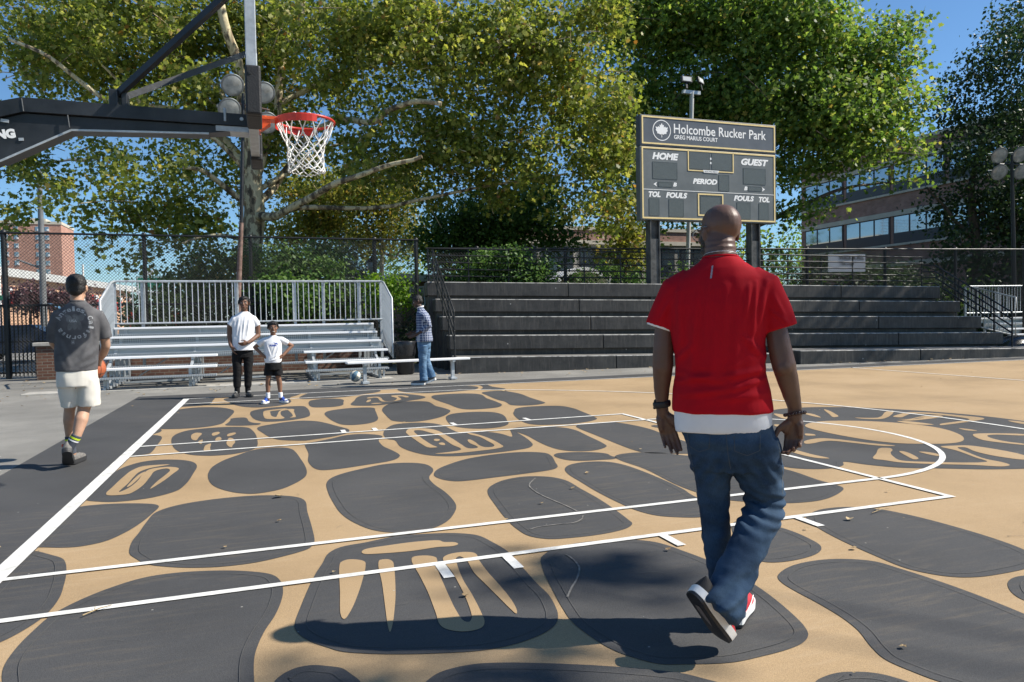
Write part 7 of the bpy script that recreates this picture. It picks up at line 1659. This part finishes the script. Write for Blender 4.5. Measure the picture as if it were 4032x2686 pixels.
decal(dim, me, "faded_print", M['print_dim'], sh, off=.0018); decal(parts, me, "lettering", M['print_grey'], sh, off=.003)
b = MB(); b.tube([(.088 + .062 * math.cos(a), .056 * math.sin(a), 1.529 - .004 * math.sin(a)) for a in [2 * math.pi * k / 26 for k in range(26)]], .008, 8, closed=True); b.build("collar", M['char_cloth'], sh)
M['cream'] = cloth("cream fleece", (.66, .63, .57), .08, .9, 500, .06)
S = Solid()
S.loft([(.062, 0, .74, .165, .125), (.062, 0, .82, .170, .128), (.06, 0, .93, .166, .122)], 36, 2.3)
S.tubeE([(.145, 0, .80), (.148, .0, .70), (.148, .0, .62), (.146, .01, .56)], [(.095, .115), (.097, .112), (.098, .108), (.100, .106)]); S.tubeE([(-.01, .02, .80), (-.012, .04, .70), (-.008, .05, .62), (-.006, .06, .553)], [(.090, .11), (.085, .10), (.076, .095), (.070, .09)])
me = S.fuse(.008, 4); displace(me, lambda c, n: .006 * vnoise(c, (9, 9, 6), 12) + .003 * vnoise(c, (20, 20, 12), 13)); link_mesh("shorts", me, M['cream'], pl_)
def hair_cap(P, Q, s, parent, back=-.02, front=.05, low=-.03, extra=(), grow=1.06, fine=.006):
    """hair as a skin over the skull, cut clear of the face"""
    S = Solid(); S.ell(P(0, -.018, .040), (.0755 * s * grow, .090 * s * grow, .080 * s * grow), Q); S.ell(P(0, -.045, -.005), (.068 * s * grow, .058 * s * grow, .062 * s * grow), Q)
    for e in (-1, 1): S.ell(P(e * .066, -.006, .018), (.013 * s, .034 * s, .034 * s), Q)
    for (p, r_) in extra: S.ell(P(*p), tuple(q * s for q in r_), Q)
    me = S.fuse(fine, 2); displace(me, lambda c, n: .003 * vnoise(c, (60, 60, 60), 3) + .004 * vnoise(c, (150, 150, 150), 4)); return link_mesh("hair", me, M['hair'], parent)
hair_cap(P, Q, 1.06, pl_, extra=[((0, .03, .085), (.062, .05, .038)), ((0, -.06, -.025), (.056, .045, .05))])
def sock(parent, p0, p1, r0, r1, m, bands=()):
    S = Solid(); S.tubeE([p0, (Vector(p0) + Vector(p1)) / 2, p1], [r0, (r0 + r1) / 2, r1]); o = link_mesh("sock", S.fuse(.006, 2), m, parent)
    for t, w, bm_ in bands:
        c = Vector(p0).lerp(Vector(p1), t); d = (Vector(p1) - Vector(p0)).normalized(); r_ = r0 + (r1 - r0) * t + .0012; b = MB(); b.tube([c - d * w, c + d * w], r_, 20); b.build("stripe", bm_, o)
    return o
M['sock_grey'] = cloth("slate ribbed sock", (.075, .085, .105), .1); M['neon'] = mat("neon yellow knit", (.62, .78, .03), .8); M['sock_white'] = M['white_cloth']
sock(pl_, (.042, -.100, .30), (-.034, -.084, .165), .044, .041, M['sock_grey'], ((.2, .008, M['neon']), (.36, .006, M['sock_white'])))
sock(pl_, (-.018, .11, .27), (-.002, .12, .10), .040, .039, M['sock_grey'], ((.2, .008, M['neon']), (.36, .006, M['sock_white'])))
M['shoe_grey'] = mat("grey striped knit shoe", (.16, .15, .14), .7, .5, 30, stretch=(1, 1, 6)); M['shoe_dk'] = mat("dark rubber sole", (.035, .035, .037), .6); M['shoe_or'] = mat("orange red knit", (.62, .10, .05), .7, .2, 40)
sL = shoe(pl_, (-.042, -.175, .165), (.02, .80, -.56), (-.05, -.62, -.78), .29, .105, M['shoe_grey'], M['shoe_dk'], M['shoe_dk'])
b = MB(); Qs = Matrix.Translation((-.036, -.085, .205)); b.lathe([(.044, -.008), (.047, .0), (.044, .016)], 18, Qs, caps=False); b.build("heel_band", M['shoe_or'], sL)
shoe(pl_, (-.02, .085, .006), (.38, .92, 0), (0, 0, -1), .29, .105, M['shoe_grey'], M['shoe_dk'], M['shoe_dk'], lace=M['rubber'])
# basketballs
def ball(name, loc, c1, c2, label, rot=(0, 0, 0)):
    b = MB(); n, m_ = 32, 24; b.lathe([(.119 * max(math.sin(math.pi * k / m_), .002), -.119 * math.cos(math.pi * k / m_)) for k in range(m_ + 1)], n)
    if c2: 
        b.m = [1 if (math.atan2(sum(b.v[i][1] for i in f), sum(b.v[i][0] for i in f)) % (math.pi / 2)) < math.pi / 4.2 else 0 for f in b.f]
    o = b.build(name, [c1, c2] if c2 else [c1]); o.location = loc; o.rotation_euler = rot; tag(o, label, "ball")
    b = MB(); t = [2 * math.pi * k / 48 for k in range(48)]
    b.tube([(.1188 * math.cos(a), .1188 * math.sin(a), 0) for a in t], .0022, 5, closed=True); b.tube([(.1188 * math.cos(a), 0, .1188 * math.sin(a)) for a in t], .0022, 5, closed=True)
    for s in (-1, 1): b.tube([Vector((s * (.062 + .030 * math.cos(2 * a) * 1), .1 * math.cos(a), .1 * math.sin(a))).normalized() * .1188 for a in t], .0022, 5, closed=True)
    b.build("seam", M['rubber'], o); return o
M['ball_orange'] = mat("pebbled orange leather", (.44, .115, .045), .55, .12, 20, bump=.5, bscale=400); M['ball_white'] = mat("off white ball panel", (.70, .67, .58), .5, .08, 10); M['ball_blue'] = mat("steel blue ball panel", (.10, .19, .27), .5, .1, 10)
cl, sl2 = math.cos(LR), math.sin(LR); bx_, by_ = .195, .355
ball("basketball", (LO[0] + cl * bx_ - sl2 * by_, LO[1] + sl2 * bx_ + cl * by_, .885), M['ball_orange'], None, "orange basketball held in front of the man in cream shorts", (.4, .3, .2))
bp_ = view_pt(817, 865, 15.25)
ball("basketball", bp_, M['ball_white'], M['ball_blue'], "white and blue ball bouncing just above the ground beside the low bench", (.3, .5, .9))

# ---- the tall boy in the white T-shirt ---------------------------------------
def face_bits(P, Q, s, parent, smile=False):
    for e in (-1, 1):
        b = MB(); b.lathe([(.012 * s * max(math.sin(math.pi * i / 8), .02), -.012 * s * math.cos(math.pi * i / 8)) for i in range(9)], 12, Matrix.Translation(P(e * .031, .0775, .006))); b.build("eye", M['eye'], parent)
        b = MB(); b.lathe([(.0062 * s * max(math.sin(math.pi * i / 6), .02), -.0062 * s * math.cos(math.pi * i / 6)) for i in range(7)], 10, Matrix.Translation(P(e * .031, .0862, .006))); b.build("pupil", M['pupil'], parent)
        b = MB(); b.tube([P(e * .014, .094, .024), P(e * .032, .0935, .031), P(e * .050, .083, .026)], .0042 * s, 6); b.build("eyebrow", M['hair'], parent)
    b = MB(); b.tube([P(-.024, .095, -.060 if not smile else -.057), P(-.012, .0985, -.062), P(.012, .0985, -.062), P(.024, .095, -.060 if not smile else -.057)], [.002 * s, .0045 * s, .0045 * s, .002 * s], 6)
    b.build("mouth", mat("lips", (.20, .075, .06), .4) if not smile else M['eye'], parent)
def dreads(parent, P, Q, s, spec, seed):
    r_ = random.Random(seed); b = MB()
    for (a0, a1, el0, el1, n, L) in spec:
        for _ in range(n):
            a = r_.uniform(a0, a1); e = r_.uniform(el0, el1)
            d = Vector((math.cos(a) * math.cos(e), math.sin(a) * math.cos(e), math.sin(e))); p = Vector((d.x * .077, -.012 + d.y * .094, .032 + d.z * .085))
            l = L * r_.uniform(.7, 1.15); q1 = p + d * .016 + Vector((0, 0, -.2 * l)); q2 = p + d * .022 + Vector((r_.uniform(-.008, .008), r_.uniform(-.008, .008), -l))
            b.tube(smooth_open([P(*(p - d * .01)), P(*(p + d * .012)), P(*q1), P(*q2)], 3), [.0075 * s] * 8 + [.0058 * s, .004 * s], 6)
    return b.build("locks", M['hair'], parent)
TO, TR = (.88, 7.5), math.atan2(.03123, .99951)
M['skin_teen'] = skin("brown skin", (.17, .085, .052)); M['skin_boy'] = skin("warm brown skin", (.22, .11, .066)); M['skin_plaid'] = skin("deep brown skin", (.085, .045, .032))
S = Solid()
P, Q = head_parts(S, (.070, -.02, 1.665), 1.03, R(180 - 8), R(0))
S.chain([(.07, .0, 1.60), (.068, .01, 1.54), (.065, .02, 1.46)], [.054, .054, .07])
S.loft([(.02, 0, .74, .14, .10), (.03, 0, 1.0, .13, .095), (.045, 0, 1.25, .15, .10), (.06, .01, 1.42, .14, .085)])
S.chain([(-.08, 0, 1.37), (-.182, 0, 1.27), (-.192, .0, 1.08), (-.180, -.05, .95), (-.165, -.08, .90)], [.05, .045, .041, .033, .027]); hand_parts(S, (-.163, -.085, .90), (.30, -.15, -1), (.8, .4, .1), (.35, -1, 0), .95, (.3, .35, .3))
S.chain([(.19, 0, 1.37), (.285, 0, 1.26), (.290, -.01, 1.09), (.17, -.13, 1.0), (.11, -.17, .965)], [.05, .045, .041, .034, .027]); hand_parts(S, (.105, -.172, .962), (-1, -.25, -.25), (.0, .9, -.4), (0, -.3, 1), .95, (.45, .5, .4))
S.chain([(-.06, 0, .80), (-.08, 0, .5), (-.088, .0, .10)], [.075, .05, .04]); S.chain([(.10, 0, .80), (.104, 0, .5), (.088, .0, .10)], [.075, .05, .04])
te = person(S.fuse(.0065, 3), M['skin_teen'], TO, TR, "tall teenager with short locks in a white T-shirt and black joggers facing the camera")
face_bits(P, Q, 1.03, te); hair_cap(P, Q, 1.03, te, extra=[((0, .02, .088), (.066, .062, .034))], grow=1.07)
dreads(te, P, Q, 1.03, [(.3, 2.8, .55, .9, 22, .055), (-.9, .35, .0, .7, 26, .085), (2.8, 4.0, .0, .7, 26, .085), (3.6, 5.8, .0, .7, 18, .08)], 4)
S = Solid()
S.loft([(.032, -.02, .828, .188, .135), (.032, -.015, .90, .187, .132), (.035, -.008, 1.02, .186, .126), (.040, 0, 1.15, .190, .120), (.048, 0, 1.28, .196, .116), (.055, .005, 1.36, .196, .108), (.060, .008, 1.42, .175, .095), (.064, .01, 1.47, .125, .08), (.066, .01, 1.50, .082, .068), (.066, .01, 1.515, .066, .060)], 40, 2.3)
S.tubeE([(.14, 0, 1.41), (.215, 0, 1.37), (.262, 0, 1.31), (.287, 0, 1.258)], [.068, .072, .060, .058]); S.tubeE([(-.01, 0, 1.41), (-.10, 0, 1.37), (-.150, 0, 1.31), (-.182, 0, 1.272)], [.068, .072, .060, .057])
me = S.fuse(.008, 4)
displace(me, lambda c, n: ridges(c, n, [(-.02, 1.4, -.08, 1.1, .016, .008), (.08, 1.42, .02, 1.05, .016, .008), (.15, 1.4, .1, 1.1, .014, .008), (-.1, 1.35, -.12, 1.0, .016, .007), (.0, 1.25, -.04, .9, .02, .007), (.14, 1.1, .0, .95, .016, .007), (.18, 1.0, .02, .88, .016, .007)]) + .004 * vnoise(c, (9, 9, 6), 23) + .002 * vnoise(c, (18, 18, 10), 21)); sh = link_mesh("shirt", me, M['white_cloth'], te)
M['black_cloth'] = cloth("black fleece", (.012, .012, .013), .2, .85, 300, .3)
def trousers(parent, waist, legs, m, voxel=.008, name="trousers", seed=31, amp=1.0):
    S = Solid(); S.loft(waist, 36, 2.3)
    for pts, rs in legs: S.tubeE(pts, rs)
    me = S.fuse(voxel, 3); displace(me, lambda c, n: amp * (.005 * vnoise(c, (9, 9, 14), seed) + .003 * vnoise(c, (20, 20, 34), seed + 1))); return link_mesh(name, me, m, parent)
trousers(te, [(.02, 0, .70, .165, .115), (.02, 0, .84, .178, .125), (.025, 0, .9, .16, .11)], [([(-.070, 0, .78), (-.078, 0, .65), (-.080, -.01, .51), (-.086, 0, .34), (-.088, .0, .20), (-.089, 0, .165)], [.094, .086, .073, .068, .064, .050]), ([(.110, 0, .78), (.112, 0, .65), (.104, -.01, .51), (.098, 0, .34), (.090, .0, .20), (.087, 0, .16)], [.094, .086, .074, .068, .063, .050])], M['black_cloth'])
sock(te, (-.09, 0, .20), (-.09, .0, .07), .048, .046, M['black_cloth']); sock(te, (.088, 0, .19), (.088, 0, .07), .048, .046, M['black_cloth'])
M['shoe_shine'] = mat("black shoe with pale flecks", (.02, .02, .02), .45, .5, 25, col2=(.09, .09, .09))
shoe(te, (-.090, .075, .008), (-.18, -1, 0), (0, 0, -1), .29, .108, M['shoe_shine'], M['shoe_dk'], M['outsole'], lace=M['sign_white']); shoe(te, (.083, .075, .008), (.20, -1, 0), (0, 0, -1), .29, .108, M['shoe_shine'], M['shoe_dk'], M['outsole'], lace=M['sign_white'])

# ---- the small boy -----------------------------------------------------------
BO, BR = (1.41, 6.15), math.atan2(-.0086, .99996)
S = Solid()
P, Q = head_parts(S, (.003, -.01, 1.225), .90, R(180 + 6), R(-4), .85)
S.chain([(.0, 0, 1.17), (0, .005, 1.12), (0, .01, 1.05)], [.042, .042, .055])
S.loft([(-.01, 0, .58, .105, .078), (-.008, 0, .75, .105, .075), (-.005, 0, .92, .115, .078), (0, .005, 1.03, .11, .065)])
S.chain([(-.11, 0, 1.02), (-.232, .015, .955), (-.288, .045, .915), (-.20, -.01, .82), (-.14, -.05, .765)], [.036, .031, .029, .026, .021]); hand_parts(S, (-.137, -.052, .762), (1, -.35, -.55), (.1, .9, -.2), (.1, .2, 1), .72, (.25, .3, .25), .08)
S.chain([(.10, 0, 1.02), (.222, .015, .962), (.292, .05, .925), (.20, -.01, .83), (.142, -.05, .772)], [.036, .031, .029, .026, .021]); hand_parts(S, (.139, -.052, .769), (-1, -.35, -.55), (-.1, .9, -.2), (-.1, .2, 1), .72, (.25, .3, .25), .08)
S.chain([(-.06, 0, .62), (-.088, 0, .44), (-.094, -.005, .40), (-.100, .012, .30), (-.104, .0, .16), (-.106, 0, .07)], [.062, .046, .040, .042, .028, .028]); S.chain([(.05, 0, .62), (.060, 0, .44), (.066, -.005, .40), (.080, .012, .30), (.086, .0, .155), (.09, 0, .07)], [.062, .046, .040, .042, .028, .028])
bo = person(S.fuse(.0058, 3), M['skin_boy'], BO, BR, "small boy with hands on hips in a white T-shirt, black shorts and blue high-top shoes")
face_bits(P, Q, .90, bo, True); hair_cap(P, Q, .90, bo, extra=[((0, .02, .08), (.064, .058, .034))])
dreads(bo, P, Q, .90, [(.3, 2.8, .5, .9, 18, .045), (-.6, .5, .1, .8, 18, .07), (2.7, 3.8, .1, .8, 18, .06), (3.8, 5.6, .1, .8, 14, .06)], 6)
S = Solid()
S.loft([(-.012, -.005, .655, .125, .095, (.0, 0)), (-.012, -.005, .70, .134, .100), (-.010, 0, .80, .136, .098), (-.008, 0, .90, .138, .095), (-.005, 0, .97, .144, .090), (-.002, .004, 1.02, .135, .078), (0, .006, 1.06, .098, .062), (0, .006, 1.09, .060, .050), (0, .006, 1.10, .052, .046)], 36, 2.3)
S.tubeE([(.06, 0, 1.03), (.13, .0, 1.02), (.185, .01, .99), (.226, .018, .968)], [.052, .056, .050, .047]); S.tubeE([(-.07, 0, 1.03), (-.135, 0, 1.015), (-.19, .01, .985), (-.230, .018, .952)], [.052, .056, .050, .047])
me = S.fuse(.0068, 4)
displace(me, lambda c, n: ridges(c, n, [(.05, .98, -.02, .8, .012, .006), (.10, .95, .02, .74, .012, .007), (-.1, .95, -.05, .78, .012, .006), (.1, .82, -.04, .72, .012, .007), (.1, .74, -.06, .69, .012, .006)]) + .003 * vnoise(c, (12, 12, 9), 33)); sh = link_mesh("shirt", me, M['white_cloth'], bo)
M['print_blue'] = mat("blue shirt print", (.03, .07, .40), .7)
cat = [(.050, .985), (.062, .978), (.056, .966), (.066, .952), (.058, .950), (.048, .962), (.036, .964), (.028, .957), (.020, .958), (.028, .968), (.014, .980), (.0, .986), (.014, .988), (.030, .976), (.042, .977)]
decal([flat_text("PUMA", -.058, .925, .052, .953, .08, .05), finer(cat, [tuple(range(len(cat)))], 1)], me, "lettering", M['print_blue'], sh)
trousers(bo, [(-.012, 0, .54, .13, .10), (-.01, 0, .64, .132, .10), (-.01, 0, .69, .125, .09)], [([(-.075, 0, .60), (-.085, 0, .52), (-.090, 0, .448)], [.068, .072, .078]), ([(.052, 0, .60), (.062, 0, .52), (.066, 0, .445)], [.068, .072, .078])], M['black_cloth'], .007, "shorts", 41)
sock(bo, (-.105, 0, .175), (-.107, 0, .08), .034, .034, M['white_cloth']); sock(bo, (.087, 0, .17), (.09, 0, .08), .034, .034, M['white_cloth'])
M['shoe_blue'] = mat("royal blue leather", (.025, .085, .42), .4, .15, 20)
for hx, ax, ay in ((-.108, -.42, -1), (.085, .55, -1)):
    s_ = shoe(bo, (hx, .055, .008), (ax, ay, 0), (0, 0, -1), .215, .085, M['shoe_blue'], M['foam'], M['foam'], M['sign_white'], .035, M['shoe_blue'])
    b = MB(); a_ = Vector((ax, ay, 0)).normalized(); sd_ = Vector((-a_.y, a_.x, 0)); h_ = Vector((hx, .055, .008)); vs = []
    for x, w_, z in ((.168, .030, .060), (.185, .030, .056), (.203, .020, .050)):
        for k in range(7): t = math.pi * k / 6; vs.append(h_ + a_ * x + sd_ * math.cos(t) * (w_ + .003) + Vector((0, 0, .026 + math.sin(t) * (z - .026))))
    b.add(vs, [(r_ * 7 + k, r_ * 7 + k + 1, r_ * 7 + k + 8, r_ * 7 + k + 7) for r_ in range(2) for k in range(6)], 0, True); b.build("toe_cap", M['sign_white'], s_)

# ---- the man in the checked shirt ----------------------------------------------
PO, PR = (4.25, 8.15), math.atan2(-.20251, .97928)
S = Solid()
P, Q = head_parts(S, (-.045, .0, 1.685), 1.03, R(90 + 6), R(-22))
S.chain([(-.03, 0, 1.62), (.0, 0, 1.56), (.03, 0, 1.48)], [.054, .055, .07])
S.loft([(.07, 0, .75, .10, .14), (.06, 0, 1.0, .10, .13), (.07, 0, 1.25, .10, .13), (.05, 0, 1.40, .07, .09)])
S.chain([(.06, -.11, 1.38), (.14, -.185, 1.26), (.175, -.185, 1.19), (.03, -.17, 1.08), (-.09, -.14, 1.02)], [.05, .043, .041, .035, .027]); hand_parts(S, (-.093, -.14, 1.018), (-1, .05, -.35), (.15, .6, -.9), (-.3, .3, 1), .95, (.2, .3, .25), .1)
S.chain([(.05, .11, 1.38), (.10, .185, 1.22), (-.04, .17, 1.10), (-.15, .12, 1.06)], [.05, .043, .035, .027]); hand_parts(S, (-.153, .12, 1.058), (-1, -.15, -.3), (.15, -.6, -.9), (-.3, -.3, 1), .95, (.2, .3, .25), .1)
S.chain([(.06, -.07, .82), (.03, -.07, .5), (.02, -.07, .10)], [.08, .05, .04]); S.chain([(.08, .07, .82), (.09, .07, .5), (.21, .07, .14)], [.08, .05, .04])
pm_ = person(S.fuse(.0068, 3), M['skin_plaid'], PO, PR, "man in a blue checked shirt and jeans walking left past the low bench")
face_bits(P, Q, 1.03, pm_); hair_cap(P, Q, 1.03, pm_, extra=[((0, .02, .08), (.064, .058, .032)), ((0, -.06, -.02), (.055, .045, .045))])
S = Solid(); E3 = lambda p, r_: S.ell(P(*p), r_, Q); E3((0, .06, -.092), (.036, .034, .022)); E3((.042, .035, -.072), (.020, .04, .022)); E3((-.042, .035, -.072), (.020, .04, .022)); link_mesh("beard", S.fuse(.005, 2), M['hair'], pm_)
def plaid():
    m, nt, b = new_mat("blue and white check cotton"); L = nt.links.new
    tc = N(nt, "ShaderNodeTexCoord"); sp = N(nt, "ShaderNodeSeparateXYZ"); L(tc.outputs["Object"], sp.inputs[0])
    def band(src, period, width, ph):
        a = N(nt, "ShaderNodeMath", operation='MULTIPLY_ADD'); L(src, a.inputs[0]); a.inputs[1].default_value = 1 / period; a.inputs[2].default_value = ph + 50
        f = N(nt, "ShaderNodeMath", operation='FRACT'); L(a.outputs[0], f.inputs[0]); g = N(nt, "ShaderNodeMath", operation='LESS_THAN'); L(f.outputs[0], g.inputs[0]); g.inputs[1].default_value = width; return g.outputs[0]
    xy = N(nt, "ShaderNodeMath", operation='MULTIPLY_ADD'); L(sp.outputs[1], xy.inputs[0]); xy.inputs[1].default_value = .8; L(sp.outputs[0], xy.inputs[2])
    col = None
    def mixin(prev, fac, c, k):
        x = N(nt, "ShaderNodeMix", data_type='RGBA'); q = N(nt, "ShaderNodeMath", operation='MULTIPLY'); L(fac, q.inputs[0]); q.inputs[1].default_value = k; L(q.outputs[0], x.inputs[0])
        if prev is None: x.inputs[6].default_value = (.16, .20, .30, 1)
        else: L(prev, x.inputs[6])
        x.inputs[7].default_value = (*c, 1); return x.outputs[2]
    col = mixin(None, band(xy.outputs[0], .05, .5, 0), (.05, .07, .15), .7); col = mixin(col, band(sp.outputs[2], .05, .45, .2), (.05, .07, .15), .6)
    col = mixin(col, band(xy.outputs[0], .05, .22, .35), (.55, .58, .64), .7); col = mixin(col, band(sp.outputs[2], .05, .18, .6), (.55, .58, .64), .6)
    L(col, b.inputs["Base Color"]); b.inputs["Roughness"].default_value = .85; b.inputs["Specular IOR Level"].default_value = .2; return m
M['plaid'] = plaid()
S = Solid()
S.loft([(.075, 0, .875, .165, .20), (.075, 0, .93, .168, .20), (.070, 0, 1.02, .160, .195), (.068, 0, 1.15, .152, .190), (.065, 0, 1.28, .148, .190), (.058, 0, 1.38, .138, .185), (.048, 0, 1.44, .118, .165), (.035, 0, 1.49, .09, .12), (.018, 0, 1.53, .070, .075), (.006, 0, 1.565, .062, .064)], 40, 2.3)
S.tubeE([(.05, -.10, 1.42), (.075, -.165, 1.38), (.135, -.19, 1.28), (.172, -.185, 1.195), (.09, -.178, 1.13), (.03, -.17, 1.085)], [.072, .076, .066, .062, .056, .050]); S.tubeE([(.05, .10, 1.42), (.06, .165, 1.38), (.10, .19, 1.22), (.03, .18, 1.15), (-.03, .17, 1.11)], [.072, .074, .062, .056, .050])
me = S.fuse(.008, 3); displace(me, lambda c, n: .006 * vnoise(c, (9, 9, 7), 53) + .003 * vnoise(c, (20, 20, 16), 54)); sh = link_mesh("shirt", me, M['plaid'], pm_)
b = MB(); b.tube([(.008 + .066 * math.cos(a), .068 * math.sin(a), 1.568 + .02 * math.cos(a)) for a in [2 * math.pi * k / 24 for k in range(24)]], [(.016, .006)] * 24, 8, closed=True); b.build("collar", M['white_cloth'], sh)
trousers(pm_, [(.065, 0, .74, .130, .155), (.065, 0, .85, .140, .160), (.065, 0, .92, .125, .14)], [([(.055, -.075, .80), (.045, -.075, .68), (.030, -.075, .52), (.028, -.075, .34), (.040, -.075, .18), (.045, -.075, .09)], [.108, .100, .082, .078, .080, .082]), ([(.085, .075, .80), (.095, .075, .68), (.095, .075, .52), (.140, .075, .36), (.195, .075, .22), (.215, .075, .14)], [.108, .098, .082, .076, .078, .080])], M['denim_mid'], .008, "trousers", 61, 1.6)
M['shoe_mid'] = mat("grey runner", (.10, .10, .10), .7, .3, 40)
shoe(pm_, (.075, -.075, .010), (-1, .04, 0), (0, 0, -1), .29, .105, M['shoe_mid'], M['foam'], M['foam'], lace=M['galv']); shoe(pm_, (.300, .06, .095), (-.94, .0, -.33), (.33, 0, -.94), .29, .105, M['shoe_mid'], M['foam'], M['foam'], lace=M['galv'])
side_tree((29, 8), [(26.6, 6.6, 9.3, 2.0, 1.5, 1.5), (28.2, 6.4, 10.6, 2.2, 1.6, 1.8), (30.5, 7.5, 12, 3, 2.2, 2.4), (27.0, 8.4, 8.2, 1.7, 1.5, 1.3), (30.5, 7.0, 9.5, 2.4, 2.0, 2)], 71, M['leaf_green'], "leafy tree outside the right edge shading the end of the stand", .6)
side_tree((18.5, -13), [(19, -13.5, 12.5, 3.2, 2.0, 3.0), (17.2, -12.8, 13.5, 2.0, 1.0, 1.6), (16.2, -7.1, 13, .34, .10, .10), (15.7, -7.15, 13, .55, .08, .12), (14.95, -7.8, 13, .45, .10, .12), (15.3, -8.0, 13, .4, .10, .12)], 73, M['leaf_green'], "tall tree behind the camera whose outer sprays dapple the near court", 1.1, .17)
for i, (x, y, h) in enumerate([(-13, -20, 8), (-4, -23, 9.5), (6, -24, 9), (32, -16, 9)]):  # row of unseen trees, added to block sky glow from the near side
    side_tree((x, y), [(x, y, h, 4.4, 3.6, 4.2), (x + 3, y + .5, h - 2, 3, 2.6, 2.6), (x - 3, y - .5, h - 1.5, 3, 2.6, 2.8), (x, y, h + 4, 2.8, 2.6, 2.4)], 75 + i * 2, M['leaf_green'], "unseen tree in the row across the near side, added to block sky glow", .22)
for o in list(COL.objects):
    if o.name.startswith("unseen_tree") and "row across" in o.get("label", ""): o["group"] = "unseen sky-blocking trees across the near side"
